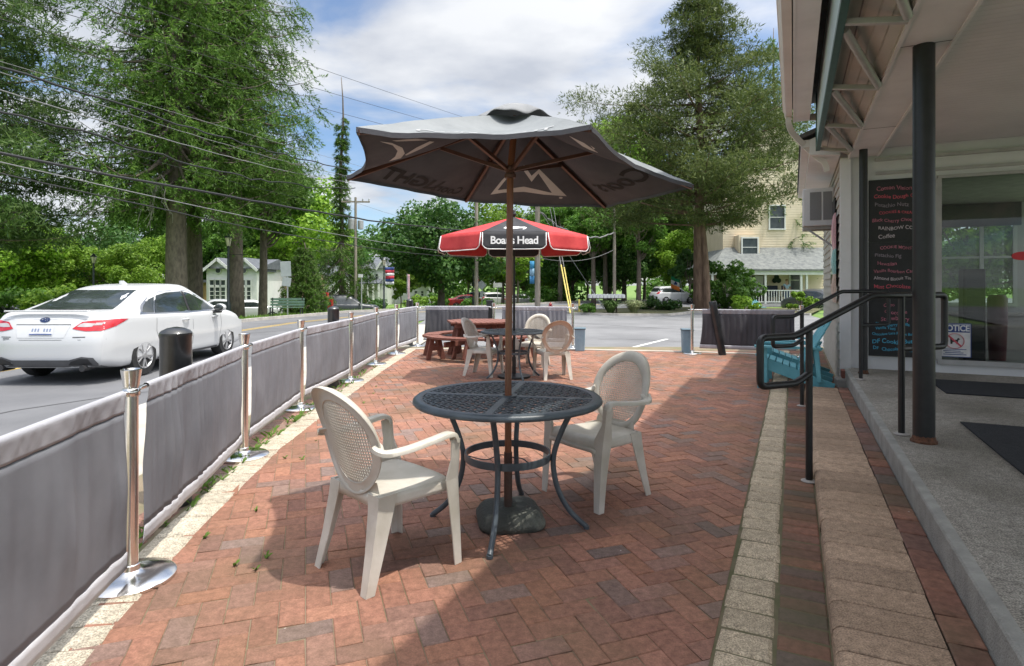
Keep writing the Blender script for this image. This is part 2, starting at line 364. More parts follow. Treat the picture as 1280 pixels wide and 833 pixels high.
def brickmat(name, moss, bump=.5, stain=(.09, .085, .05), speck=None):
    m = bpy.data.materials.new(name); m.use_nodes = True; nt = m.node_tree; N = nt.nodes; L = nt.links; b = N['Principled BSDF']
    at = N.new('ShaderNodeAttribute'); at.attribute_name = 'Col'
    tc = N.new('ShaderNodeTexCoord')
    nz = N.new('ShaderNodeTexNoise'); nz.inputs['Scale'].default_value = 28; nz.inputs['Detail'].default_value = 6; nz.inputs['Roughness'].default_value = .7; L.new(tc.outputs['Object'], nz.inputs['Vector'])
    rr = N.new('ShaderNodeMapRange'); rr.inputs[1].default_value = .3; rr.inputs[2].default_value = .7; rr.inputs[3].default_value = .66; rr.inputs[4].default_value = 1.34; L.new(nz.outputs['Fac'], rr.inputs[0])
    mu = N.new('ShaderNodeMix'); mu.data_type = 'RGBA'; mu.blend_type = 'MULTIPLY'; mu.inputs[0].default_value = 1
    L.new(at.outputs['Color'], mu.inputs[6]); L.new(rr.outputs[0], mu.inputs[7])
    n2 = N.new('ShaderNodeTexNoise'); n2.inputs['Scale'].default_value = 1.3; n2.inputs['Detail'].default_value = 5; L.new(tc.outputs['Object'], n2.inputs['Vector'])
    r2 = N.new('ShaderNodeMapRange'); r2.inputs[1].default_value = .43; r2.inputs[2].default_value = .70; r2.inputs[3].default_value = 0; r2.inputs[4].default_value = moss; L.new(n2.outputs['Fac'], r2.inputs[0])
    m2 = N.new('ShaderNodeMix'); m2.data_type = 'RGBA'; L.new(r2.outputs[0], m2.inputs[0]); L.new(mu.outputs[2], m2.inputs[6]); m2.inputs[7].default_value = (*stain, 1)
    last = m2.outputs[2]
    # small pale droppings and grit
    vo = N.new('ShaderNodeTexVoronoi'); vo.inputs['Scale'].default_value = 9; L.new(tc.outputs['Object'], vo.inputs['Vector'])
    r3 = N.new('ShaderNodeMapRange'); r3.inputs[1].default_value = .05; r3.inputs[2].default_value = .035; L.new(vo.outputs['Distance'], r3.inputs[0])
    sep = N.new('ShaderNodeSeparateColor'); L.new(vo.outputs['Color'], sep.inputs[0])
    gt = N.new('ShaderNodeMath'); gt.operation = 'GREATER_THAN'; gt.inputs[1].default_value = .93; L.new(sep.outputs[0], gt.inputs[0])
    mm = N.new('ShaderNodeMath'); mm.operation = 'MULTIPLY'; L.new(gt.outputs[0], mm.inputs[0]); L.new(r3.outputs[0], mm.inputs[1])
    m3 = N.new('ShaderNodeMix'); m3.data_type = 'RGBA'; L.new(mm.outputs[0], m3.inputs[0]); L.new(last, m3.inputs[6]); m3.inputs[7].default_value = (.5, .46, .42, 1); last = m3.outputs[2]
    if speck:
        v2 = N.new('ShaderNodeTexNoise'); v2.inputs['Scale'].default_value = 160; v2.inputs['Detail'].default_value = 3; L.new(tc.outputs['Object'], v2.inputs['Vector'])
        r4 = N.new('ShaderNodeMapRange'); r4.inputs[1].default_value = .35; r4.inputs[2].default_value = .65; r4.inputs[3].default_value = 1 - speck; r4.inputs[4].default_value = 1 + speck; L.new(v2.outputs['Fac'], r4.inputs[0])
        m4 = N.new('ShaderNodeMix'); m4.data_type = 'RGBA'; m4.blend_type = 'MULTIPLY'; m4.inputs[0].default_value = 1; L.new(last, m4.inputs[6]); L.new(r4.outputs[0], m4.inputs[7]); last = m4.outputs[2]
    L.new(last, b.inputs['Base Color']); b.inputs['Roughness'].default_value = .82; b.inputs['Specular IOR Level'].default_value = .3
    n3 = N.new('ShaderNodeTexNoise'); n3.inputs['Scale'].default_value = 90; n3.inputs['Detail'].default_value = 6; L.new(tc.outputs['Object'], n3.inputs['Vector'])
    bp = N.new('ShaderNodeBump'); bp.inputs['Strength'].default_value = bump; bp.inputs['Distance'].default_value = .006; L.new(n3.outputs['Fac'], bp.inputs['Height']); L.new(bp.outputs['Normal'], b.inputs['Normal'])
    return m
M_brick = brickmat('patio_brick', .5, .6, (.135, .10, .055), .12)
ang = YAW + R(45)
HX = Vector((math.cos(ang), math.sin(ang), 0)); HY = Vector((-math.sin(ang), math.cos(ang), 0))
mb = MB(); cols = []; W_ = .1035
for i in range(-40, 150):
    for j in range(-40, 150):
        k = (i - j) % 4
        if k == 0: c = HX * (i + 1) * W_ + HY * (j + .5) * W_; lx, ly = 2 * W_, W_
        elif k == 3: c = HX * (i + .5) * W_ + HY * (j + 1) * W_; lx, ly = W_, 2 * W_
        else: continue
        p = c.dot(V); t = c.dot(U)
        if p > -.12 or c.y < 1.2 or c.y > 13: continue
        if c.x < fence_x(c.y) - .12 or c.y > far_y(c.x) + .1: continue
        q4 = [c + HX * sx * (lx / 2 - .002) + HY * sy * (ly / 2 - .002) for sx, sy in ((-1, -1), (1, -1), (1, 1), (-1, 1))]
        if max(q.dot(V) for q in q4) < -.270: block(mb, cols, HX, HY, c, lx, ly, 0, col=pick()); continue
        out = []                                             # bricks cut along the pale band
        for a, b in zip(q4, q4[1:] + q4[:1]):
            pa, pb = a.dot(V) + .270, b.dot(V) + .270
            if pa <= 0: out.append(a)
            if pa * pb < 0: out.append(a.lerp(b, pa / (pa - pb)))
        if len(out) >= 3:
            n_ = len(out); mb.add([(q.x, q.y, -.001) for q in out] + [(q.x, q.y, -.012) for q in out], [tuple(range(n_))] + [(e, n_ + e, n_ + (e + 1) % n_, (e + 1) % n_) for e in range(n_)]); cc_ = pick(); cols += [cc_] * (n_ + 1)
# the same bricks run on to the right of the canopy end
o = struct(mb, 'brick_patio', M_brick); paint(o, cols)
# pale paver band, dark soldier course, pale border along the fence
mb = MB(); mb.add([B(-.275, .6, -.0042), B(.14, .6, -.0042), B(.14, 13.4, -.0042), B(-.275, 13.4, -.0042)], [(0, 1, 2, 3)]); struct(mb, 'mossy_joint', mat('moss_joint', (.10, .10, .045), .95, c2=(.16, .13, .08), scale=9))
M_pav = brickmat('pale_paver', .3, .9, (.25, .20, .125), .42)
mb = MB(); cols = []; t = .6
while t < 13.4:
    ln = random.choice((.155, .16, .165, .21)); f = rng.uniform(.85, 1.1)
    block(mb, cols, V, U, B(-.162 + rng.normal(0, .003), t + ln / 2), .205, ln, .006, ch=.016, dep=.016, gap=.005, col=(.47 * f, .385 * f, .275 * f)); t += ln
o = struct(mb, 'pale_paver_band', M_pav, smooth=False); paint(o, cols)
M_sold = brickmat('soldier_brick', .8, .5, (.085, .085, .045))
mb = MB(); cols = []; t = .6
while t < 13.4:
    c = pick(); block(mb, cols, V, U, B(.037, t + .0525), .192, .105, .001, ch=.007, gap=.005, col=tuple(x * .8 for x in c)); t += .105
t = 8.32
while t < 13.4:
    for q in (.235, .44):
        c = pick(); block(mb, cols, V, U, B(q, t + .0525), .204, .105, .001, col=tuple(x * .75 for x in c))
    t += .105
o = struct(mb, 'soldier_course', M_sold); paint(o, cols)
mb = MB(); cols = []; Y = .7
while Y < 12.3:
    ln = random.choice((.2, .2, .26, .16)); x0 = fence_x(Y + ln / 2); sl = (fence_x(Y + ln) - fence_x(Y)) / ln
    d = Vector((sl, 1, 0)).normalized(); n_ = Vector((d.y, -d.x, 0)); f = rng.uniform(.88, 1.08)
    block(mb, cols, n_, d, Vector((x0, Y + ln / 2, 0)) - n_ * .105, .21, ln / d.y, .004, ch=.009, dep=.02, gap=.005, col=(.46 * f, .41 * f, .325 * f)); Y += ln
Y = .7
while Y < 12.3:                                      # weathered bricks outside the pale border, under the banners
    x0 = fence_x(Y + .1) - .335; c = pick()
    block(mb, cols, Vector((1, 0, 0)), Vector((0, 1, 0)), Vector((x0, Y + .05, 0)), .22, .1, -.004, col=tuple(q * .75 + .03 for q in c)); Y += .1
o = struct(mb, 'border_pavers', M_pav); paint(o, cols)
mb = MB(); mb.sweep([(-2.05, 12.32, .0), (1.2, 12.2, .0), (3.6, 11.75, .0), (5.6, 11.1, .0)], [(-.09, -.05), (.09, -.05), (.08, .012), (-.08, .012)]); struct(mb, 'edge_strip', M_conc)
# bullnosed step of concrete pavers + brick row + platform
ZS = .08; ZP = .23
M_step = brickmat('step_paver', .55, 1., (.21, .145, .095), .32)
mb = MB(); cols = []; t = .5
def add_cols(n, c):
    for _ in range(n): cols.append(c)
while t < 8.2:
    ln = random.choice((.2, .2, .16)); f = rng.uniform(.80, 1.12); n0 = len(mb.f); jx = rng.normal(0, .002)
    prof = [(.133, -.01), (.131, .03), (.136, .058), (.148, .073), (.168, ZS), (.32, ZS + .001), (.488, ZS)]
    g = .0045
    vs = []
    for tt, lo in ((t + g, .035), (t + g, .003), (t + g + .004, 0), (t + ln - g - .004, 0), (t + ln - g, .003), (t + ln - g, .035)):
        for (p, z) in prof: vs.append(B(p + jx, tt, z - lo))
    k = len(prof)
    mb.add(vs, [(r * k + i, r * k + i + 1, (r + 1) * k + i + 1, (r + 1) * k + i) for r in range(5) for i in range(k - 1)])
    add_cols(len(mb.f) - n0, (.42 * f, .295 * f, .205 * f)); t += ln
o = struct(mb, 'step', M_step); paint(o, cols)
mb = MB(); cols = []; t = .5
while t < 8.2:
    c = pick(); block(mb, cols, V, U, B(.553, t + .1025), .127, .205, ZS + .002, ch=.007, gap=.005, col=tuple(x * .85 for x in c)); t += .205
o = struct(mb, 'brick_row', M_sold); paint(o, cols)
mb = MB(); mb.box((0, 0, 0), (.5, 7.8, .04)); mb.v = [B(q.x + .39, q.y + 4.3, q.z + .02) for q in mb.v]; struct(mb, 'step_bed', mat('dark_joint', (.09, .07, .05), .95))
M_plat = mat('platform_concrete', (.20, .185, .155), .9, c2=(.34, .315, .27), scale=3.5, bump=.9, bscale=170, detail=9, mixpos=(.3, .7))
M_plat2 = mat('platform_nosing', (.25, .245, .22), .85, c2=(.37, .36, .325), scale=7, bump=.8, bscale=110, detail=9)
mb = MB()
pr = [(.616, -.05), (.616, ZP - .012), (.622, ZP - .003), (.634, ZP), (.668, ZP)]
vs = [B(p, t, z) for t in (-2, 9.0) for p, z in pr]; k = len(pr)
mb.add(vs, [(i, i + 1, k + i + 1, k + i) for i in range(k - 1)] + [(k, k + 1, k + 2, k + 3, k + 4)])
for j_ in range(0): pass
mb2 = MB(); mb2.add([B(.668, -2, ZP), B(7, -2, ZP), B(7, 9.6, ZP), B(.668, 9.6, ZP)], [(0, 1, 2, 3)])
struct(mb, 'platform_nosing', M_plat2); o = struct(mb2, 'platform', brickmat('aggregate', .75, 1., (.15, .135, .105), .5)); paint(o, [(.30, .275, .235)])
# weeds in the joints by the fence
mb = MB()
for k in range(150):
    Y = rng.uniform(2.6, 8) if k < 110 else rng.uniform(2, 10); x = fence_x(Y) - rng.uniform(.17, .30); h = rng.uniform(.02, .07)
    if k % 9 == 0: x = fence_x(Y) + rng.uniform(.02, .5); h *= .5
    for q in range(4):
        a = rng.uniform(0, 6.3); d = Vector((math.cos(a), math.sin(a), 0)); s_ = Vector((-d.y, d.x, 0)) * .006; c = Vector((x, Y, .001))
        mb.add([c - s_, c + s_, c + d * h * .5 + s_ + Vector((0, 0, h * .7)), c + d * h + Vector((0, 0, h * .8))], [(0, 1, 2, 3)])
tag(mb.build('weeds', mat('weed_green', (.12, .22, .03), .7, trans=.3)), 'small green weeds growing in the joints along the fence', 'weeds', kind='stuff')
# grass blades over the far verge
n = 15000
gx = rng.uniform(-18, 4, n); gy = rng.uniform(23, 46, n)
def inroad(x, y):
    xs = np.interp(y, [q[1] for q in FAR], [q[0] for q in FAR]); return x > xs - .25
ok = ~inroad(gx, gy); gx = gx[ok]; gy = gy[ok]; n = len(gx)
gz = np.array([terr(x, y) - .01 for x, y in zip(gx, gy)]); h = rng.uniform(.08, .2, n); a = rng.uniform(0, 6.28, n)
vs = np.zeros((n, 3, 3)); dx = np.cos(a) * .035; dy = np.sin(a) * .035
vs[:, 0] = np.stack([gx - dx, gy - dy, gz], 1); vs[:, 1] = np.stack([gx + dx, gy + dy, gz], 1); vs[:, 2] = np.stack([gx + rng.normal(0, .04, n), gy, gz + h], 1)
me = bpy.data.meshes.new('lawn_grass'); me.from_pydata(vs.reshape(-1, 3).tolist(), [], np.arange(n * 3).reshape(-1, 3).tolist())
me.materials.append(leafmat('grass_blade', (.09, .17, .03), (.16, .27, .05), (.24, .33, .08), .3))
o = bpy.data.objects.new('lawn_grass', me); COL.objects.link(o); tag(o, 'mown green grass on the verge across the road', 'grass', kind='stuff')
# ---------------------------------------------------------------- plastic armchair
M_plas = mat('white_plastic', (.50, .465, .39), .5, c2=(.69, .65, .58), scale=3.5, bump=.08, bscale=120, spec=.35)
M_plas2 = mat('aged_plastic', (.47, .43, .36), .55, c2=(.62, .58, .51), scale=4, bump=.08, bscale=120, spec=.35)
def cr(pts, n):
    "Catmull-Rom through pts, n samples per span"
    P = [Vector(q) for q in pts]; out = []
    for i in range(len(P) - 1):
        a = P[max(i - 1, 0)]; b = P[i]; c = P[i + 1]; d = P[min(i + 2, len(P) - 1)]
        for k in range(n):
            t = k / n; out.append(.5 * ((2 * b) + (c - a) * t + (2 * a - 5 * b + 4 * c - d) * t * t + (3 * b - a - 3 * c + d) * t ** 3))
    out.append(P[-1]); return out
BO = Vector((0, -.185, .395)); BU = Vector((0, -.27, .963)).normalized(); BN = Vector((0, .963, .27)).normalized()   # back plane: origin, up, front normal
AO, BOV = .238, .262
def backpt(a, b, d):
    "a sideways, b up the back from the centre of the oval, d towards the front"
    return BO + BU * (b + .262) + Vector((a, 0, 0)) + BN * (d + .95 * a * a)
def make_chair(label, m1=M_plas, m2=M_plas2):
    r = thing('plastic_armchair', label, 'chair', group='white plastic armchairs on the patio')
    # seat: dished top with a rolled front and a skirt
    def outline(s, y):
        h = .188 + (.235 - .188) * (y + .19) / .40
        return s * h * (1 - .10 * max(0, (y - .14) / .09) ** 2)
    def sf(u, v):
        s = 2 * u - 1; y = -.19 + .425 * v; x = outline(s, y)
        z = .413 + .012 * v - .016 * (1 - s * s) * math.sin(PI * min(1, v * 1.1)) - .05 * max(0, (v - .88) / .12) ** 2
        z -= .012 * abs(s) ** 8
        yy = y - .02 * (s * s) * max(0, v - .6) / .4
        return Vector((x, yy, z))
    mb = MB(); mb.grid(sf, 18, 18)
    for (side) in (-1, 1):                                     # skirts
        def sk(u, v, side=side):
            y = -.19 + .40 * u; q = sf(0 if side < 0 else 1, (y + .19) / .425); return q + Vector((side * .004 * v, 0, -.05 * v - .0 * u))
        mb.grid(sk, 12, 3)
    def fk(u, v): q = sf(u, 1); return q + Vector((0, .002, -.03 * v))
    mb.grid(fk, 12, 2)
    def rk(u, v): q = sf(u, 0); return q + Vector((0, -.004 * v, -.055 * v))
    mb.grid(rk, 12, 2)
    mb.build('seat', m1, r, smooth=True, solid=.006)
    # back: broad rolled oval rim, lower apron, and the woven panel
    mb = MB(); K = 56; sec = [(.76, -.004), (.775, .006), (.82, .011), (.90, .010), (.96, .003), (1.0, -.012), (1.02, -.030), (1.008, -.032), (.985, -.014), (.94, -.006), (.86, -.001), (.79, -.005)]
    vs = []
    for i in range(K):
        th = 2 * PI * i / K
        top = max(0, math.sin(th)); wid = .72 + .45 * (.5 + .5 * math.sin(th)) 
        for (q, d) in sec:
            rho = 1.0 - (1.0 - q) * wid if q <= 1 else q
            vs.append(backpt(AO * rho * math.cos(th), BOV * rho * math.sin(th), d * (0.6 + .7 * top)))
    k = len(sec)
    mb.add(vs, [(i * k + j, i * k + (j + 1) % k, ((i + 1) % K) * k + (j + 1) % k, ((i + 1) % K) * k + j) for i in range(K) for j in range(k)])
    def ap(u, v): s = 2 * u - 1; return backpt(s * (.18 - .02 * v), -.285 + .085 * v + .0 * s, .004 - .02 * (1 - v))
    mb.grid(ap, 10, 3)
    back = mb.build('backrest', m2, r, smooth=True)
    mb = MB(); g = .0145; hw = .0028
    def inner(th): return 1.0 - .24 * (.72 + .45 * (.5 + .5 * math.sin(th))) + .03
    n = int(.22 / g)
    for i in range(-n, n + 1):
        a = i * g
        for horiz in (0, 1):
            if horiz: lim = BOV
            else: lim = AO
            b0 = a
            # find extents on the inner oval
            A_, B_ = AO * .80, BOV * .80
            if not horiz:
                if abs(b0) >= A_: continue
                e = B_ * math.sqrt(1 - (b0 / A_) ** 2); pts = [backpt(b0, -e + 2 * e * q / 2, 0) for q in range(3)]
                for q in range(2):
                    p0, p1 = pts[q], pts[q + 1]; sx = Vector((hw, 0, 0))
                    mb.add([p0 - sx, p0 + sx, p1 + sx, p1 - sx], [(0, 1, 2, 3)])
            else:
                if abs(b0) >= B_: continue
                e = A_ * math.sqrt(1 - (b0 / B_) ** 2); pts = [backpt(-e + 2 * e * q / 8, b0, .0005) for q in range(9)]
                for q in range(8):
                    p0, p1 = pts[q], pts[q + 1]; sx = BU * hw
                    mb.add([p0 - sx, p1 - sx, p1 + sx, p0 + sx], [(0, 1, 2, 3)])
    mb.build('woven_panel', m2, back, solid=.004)
    # arms and legs
    for s in (-1, 1):
        mb = MB(); pth = cr([backpt(s * .218, -.01, -.01), (s * .252, -.195, .617), (s * .268, -.09, .617), (s * .275, .04, .632), (s * .274, .14, .643), (s * .272, .178, .632), (s * .271, .192, .60)], 6)
        n_ = len(pth)
        sect = [(-.026, .004), (-.019, .010), (.019, .010), (.026, .004), (.026, -.012), (.021, -.013), (.020, .001), (-.020, .001), (-.021, -.013), (-.026, -.012)]
        mb.sweep(pth, sect, [(1.35 - .35 * min(1, i / 8) if i < 8 else 1.0, 1.) for i in range(n_)])
        mb.build('armrest', m1, r, smooth=True, angle=R(50))
        # L sections, corner outside/front; th = wall
        def Lsec(w, d, sx, sy, th=.007): return [(0, 0), (-sx * w, 0), (-sx * w, -sy * th), (-sx * w * .55, -sy * th * 1.0), (-sx * th * 1.5, -sy * th * 1.5), (-sx * th, -sy * d * .55), (-sx * th, -sy * d), (0, -sy * d)]
        def leg(path, dims, sy):
            mb = MB(); vs = []; k = 8
            for (q, (w_, d_)) in zip(path, dims):
                for a in Lsec(w_, d_, s, sy): vs.append(Vector(q) + Vector((a[0], a[1], 0)))
            n = len(path); fs = [(i * k + j, i * k + (j + 1) % k, (i + 1) * k + (j + 1) % k, (i + 1) * k + j) for i in range(n - 1) for j in range(k)]
            fs += [tuple(range(k)), tuple(range((n - 1) * k, n * k))]
            mb.add(vs, fs); return mb
        leg([(s * .292, .205, .615), (s * .282, .208, .52), (s * .268, .212, .42), (s * .264, .222, .30), (s * .262, .232, .15), (s * .262, .24, 0)],
            [(.03, .055), (.028, .05), (.075, .075), (.062, .062), (.052, .05), (.044, .042)], 1).build('leg', m1, r)
        leg([(s * .205, -.196, .41), (s * .208, -.205, .33), (s * .214, -.235, .16), (s * .222, -.272, 0)],
            [(.085, .10), (.075, .085), (.058, .062), (.044, .045)], -1).build('leg', m1, r)
    return r
chair0 = make_chair('white plastic armchair nearest the camera, left of the mesh table, seen from behind')
place(chair0, (-.60, 2.86, 0), facing(.69, .73), chair0['label'])
c2 = place(copy_tree(chair0), (.545, 3.79, 0), facing(-.80, -.60), 'white plastic armchair drawn up at the right of the near mesh table')
c3 = place(copy_tree(chair0), (-.42, 8.78, 0), facing(.94, -.33), 'white plastic armchair in front of the brown picnic table, left of the far table', .95)
c4 = place(copy_tree(chair0), (.36, 9.75, 0), facing(-.35, -.94), 'white plastic armchair behind the far table, facing this way', .95)
c5 = place(copy_tree(chair0), (.60, 8.52, 0), facing(-.22, .97), 'tan backed plastic armchair at the far table with its back turned to us', .95)
tan = mat('tan_plastic', (.47, .34, .25), .55, c2=(.60, .47, .37), scale=4, bump=.08, spec=.35)
for ch in c5.children:
    if ch.name.startswith('backrest'):
        ch.data = ch.data.copy(); ch.data.materials[0] = tan
        ch['label'] = 'faded tan oval backrest'

# ---------------------------------------------------------------- patio tables
M_iron = mat('painted_metal', (.05, .064, .075), .36, c2=(.085, .105, .12), scale=9, bump=.15, bscale=200, spec=.5)
def make_table(label):
    r = thing('patio_table', label, 'table', group='round metal patio tables')
    RO = .53; z = .715
    mb = MB()
    mb.sweep([(.505 * math.cos(a), .505 * math.sin(a), z) for a in [2 * PI * i / 64 for i in range(64)]], [(-.028, .004), (-.018, .008), (.014, .006), (.026, -.004), (.029, -.018), (.022, -.026), (.016, -.02), (-.028, -.006)], closed=True)
    top = mb.build('tabletop', M_iron, r, smooth=True, angle=R(60))
    mb = MB()                                                # four dividing bars and the centre ring
    for a in (0, PI / 2, PI, 3 * PI / 2):
        d = Vector((math.cos(a), math.sin(a), 0)); mb.bar(d * .035 + Vector((0, 0, z)), d * .485 + Vector((0, 0, z)), .042, .011, bev=.003)
    mb.sweep([(.042 * math.cos(a), .042 * math.sin(a), z + .001) for a in [2 * PI * i / 24 for i in range(24)]], [(-.014, -.007), (.014, -.007), (.014, .008), (-.014, .008)], closed=True)
    mb.build('divider', M_iron, top)
    # basket weave of flat bars: pairs of short bars turned alternately
    mb = MB(); g = .047
    for i in range(-12, 13):
        for j in range(-12, 13):
            c = Vector(((i + .5) * g, (j + .5) * g, z - .001))
            rr = math.hypot(c.x, c.y)
            if rr > .478 or rr < .05: continue
            if min(abs(c.x), abs(c.y)) < .018: continue
            h = (i + j) % 2
            a_ = R(45); e = Vector((math.cos(a_), math.sin(a_), 0)) if h else Vector((-math.sin(a_), math.cos(a_), 0)); s_ = Vector((-e.y, e.x, 0))
            for q in (-.0115, .0115):
                L_ = .040
                p0 = c + s_ * q - e * L_; p1 = c + s_ * q + e * L_
                mb.bar(p0, p1, .0095, .0075)
    mb.build('lattice', M_iron, top)
    for k in range(4):
        a = k * PI / 2; d = Vector((math.cos(a), math.sin(a), 0)); Z = Vector((0, 0, 1))
        pts = cr([d * .40 + Z * .70, d * .372 + Z * .66, d * .315 + Z * .55, d * .268 + Z * .42, d * .262 + Z * .32, d * .29 + Z * .2, d * .355 + Z * .09, d * .445 + Z * .012], 5)
        mb = MB(); mb.tube(pts, [.0155] * len(pts), 10, up=(-d.y, d.x, 0)); mb.tube([pts[-1] - Vector((0, 0, .012)), pts[-1] + Vector((0, 0, .004))], .017, 10)
        mb.build('leg', M_iron, r, smooth=True, angle=R(60))
    mb = MB(); mb.sweep([(.24 * math.cos(a), .24 * math.sin(a), .385) for a in [2 * PI * i / 48 for i in range(48)]], [(-.005, -.019), (.005, -.019), (.006, 0), (.005, .019), (-.005, .019)], closed=True)
    ring = mb.build('brace_ring', M_iron, r, smooth=True, angle=R(40))
    mb = MB()                                                 # thin S-shaped wire that steadies the pole
    mb.tube(cr([(-.225, -.02, .37), (-.12, -.02, .355), (-.05, .03, .372), (.03, .035, .36), (.09, -.02, .372), (.16, -.06, .35), (.232, -.04, .37)], 6), .0035, 6); mb.build('wire', M_iron, ring, smooth=True)
    return r
tb = make_table('large dark metal mesh table in the foreground with the grey umbrella through it')
place(tb, (-.025, 3.33, 0), R(-11), tb['label'])
place(copy_tree(tb), (.02, 8.55, 0), R(20), 'smaller looking dark metal table farther back, under the red and black umbrella', (.90, .90, .94))

# ---------------------------------------------------------------- near umbrella
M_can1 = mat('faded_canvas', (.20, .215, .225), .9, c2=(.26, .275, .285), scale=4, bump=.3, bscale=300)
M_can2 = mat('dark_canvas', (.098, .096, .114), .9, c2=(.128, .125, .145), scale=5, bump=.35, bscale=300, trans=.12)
M_logo = mat('logo_beige', (.60, .57, .56), .85, var=.08)
M_ghost = mat('printed_shadow', (.030, .026, .028), .9, var=.1)
M_ltxt = mat('pale_print', (.40, .41, .42), .85)
M_wood = mat('varnished_wood', (.17, .062, .028), .4, c2=(.27, .10, .042), scale=14, stretch=(1, 1, .12), bump=.1, coat=.25)
M_dkwood = mat('dark_wood', (.075, .028, .018), .45, c2=(.115, .045, .028), scale=14, bump=.1)
um = thing('patio_umbrella', 'grey canvas umbrella with mountain logo standing through the near table', 'umbrella', (-.02, 3.33, 0))
APX = Vector((.02, 3.40, EYE + .985))
RIM = [Vector(q) for q in ((-.665, 2.50, 2.02), (.35, 2.58, 2.052), (1.06, 3.42, 1.935), (.69, 4.32, 1.94), (-.34, 4.30, 1.98), (-.965, 3.42, 1.985))]
def canopy(i, s, r, off=0.):
    a, b = RIM[i], RIM[(i + 1) % 6]
    e = a.lerp(b, s); mid = (RIM[0] + RIM[3]) / 2; bow = 4 * s * (1 - s)
    inn = (Vector((APX.x, APX.y, e.z)) - e).normalized()
    e = e + inn * .075 * bow - Vector((0, 0, .020 * bow))
    q = APX.lerp(e, r)
    q.z -= .035 * bow * math.sin(PI * r) - .012 * math.sin(PI * r) * (1 - bow)
    wr = (.009 * noise.noise(Vector((q.x * 7, q.y * 7, i * 3.1))) + .010 * noise.noise(Vector((q.x * 3, q.y * 3, i * 1.1))) * bow) * r
    q.z += wr + off
    return q
def both(fn, nu, nv, gap):
    t = MB(); t.grid(lambda u, v: fn(u, v, 0), nu, nv); b = MB(); b.grid(lambda u, v: fn(u, v, -gap), nu, nv); return t, b
top = MB(um); bot = MB(um); top.keepn = bot.keepn = True
for i in range(6):
    top.grid(lambda s, r: canopy(i, s, .035 + .965 * r), 16, 16)
    bot.grid(lambda s, r: canopy(i, s, .035 + .965 * r, -.006), 16, 16)
    n0 = len(top.v)                                           # hem joining the two skins, turned down 20 mm
    a_ = [canopy(i, s / 16, 1.) for s in range(17)]
    bot.add([q + Vector((0, 0, .001)) for q in a_] + [q - Vector((0, 0, .022)) for q in a_], [(k, k + 1, 18 + k, 17 + k) for k in range(16)])
bvh_bot = BVHTree.FromPolygons(bot.v, bot.f); bvh_top = BVHTree.FromPolygons(top.v, top.f)
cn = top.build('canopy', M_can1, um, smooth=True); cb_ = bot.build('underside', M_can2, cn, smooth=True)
# vent cap with flaring edge
mb = MB(um)
def vent(u, v):
    a = 2 * PI * u; r = .02 + .215 * v; z = .062 - .105 * v + .012 * math.sin(PI * v) + (.012 * math.sin(a * 6 + .6) + .007 * math.sin(a * 11)) * v ** 2
    return APX + Vector((r * math.cos(a), r * math.sin(a), z))
mb.grid(vent, 72, 8); mb.build('vent_flap', mat('vent_canvas', (.20, .205, .215), .9, c2=(.27, .275, .285), scale=5, bump=.3, bscale=300), cn, smooth=True, solid=.003)
mb = MB(um); hub = Vector((-.01, 3.38, 1.995))
P0 = Vector((-.022, 3.33, 0))
mb.tube([P0 + Vector((0, 0, .40)), P0 + Vector((0, 0, .8)), hub, APX - Vector((0, 0, .01))], .0195, 16); pole = mb.build('pole', M_wood, um, smooth=True, angle=R(60))
mb = MB(um); mb.tube([P0 + Vector((0, 0, .05)), P0 + Vector((0, 0, .40))], .0235, 16); mb.tube([P0 + Vector((.0, -.03, .33)), P0 + Vector((0, -.018, .33))], .013, 10, up=(0, 0, 1))
mb.build('lower_pole', mat('rusty_sleeve', (.05, .032, .026), .6, c2=(.09, .045, .03), scale=12, bump=.3), um, smooth=True, angle=R(60))
mb = MB(um); mb.tube([P0.lerp(hub, .645) , P0.lerp(hub, .76)], .0203, 16); mb.build('worn_band', mat('worn_varnish', (.20, .12, .045), .45, c2=(.28, .17, .06), scale=9, coat=.2), pole, smooth=True, angle=R(60))
mb = MB(um)
ax = (APX - hub).normalized()
mb.lathe([(.024, -.035), (.032, -.03), (.034, -.012), (.027, -.008), (.027, .004), (.036, .008), (.038, .03), (.03, .036), (.022, .036)], hub, 20); mb.build('hub', M_dkwood, um, smooth=True, angle=R(35))
for i in range(6):
    e = RIM[i]
    mb = MB(um); a = APX + Vector((0, 0, -.03)); b = e - Vector((0, 0, .022)); d = (b - a)
    mb.bar(a + d * .02, a + d * .992, .018, .022); rb = mb.build('rib', M_dkwood, um)
    mb = MB(um); mid = a + d * .44 - Vector((0, 0, .012)); h0 = hub + Vector(((mid - hub).x, (mid - hub).y, 0)).normalized() * .034 + Vector((0, 0, .02))
    mb.bar(h0, mid, .018, .02); mb.build('strut', M_dkwood, rb)
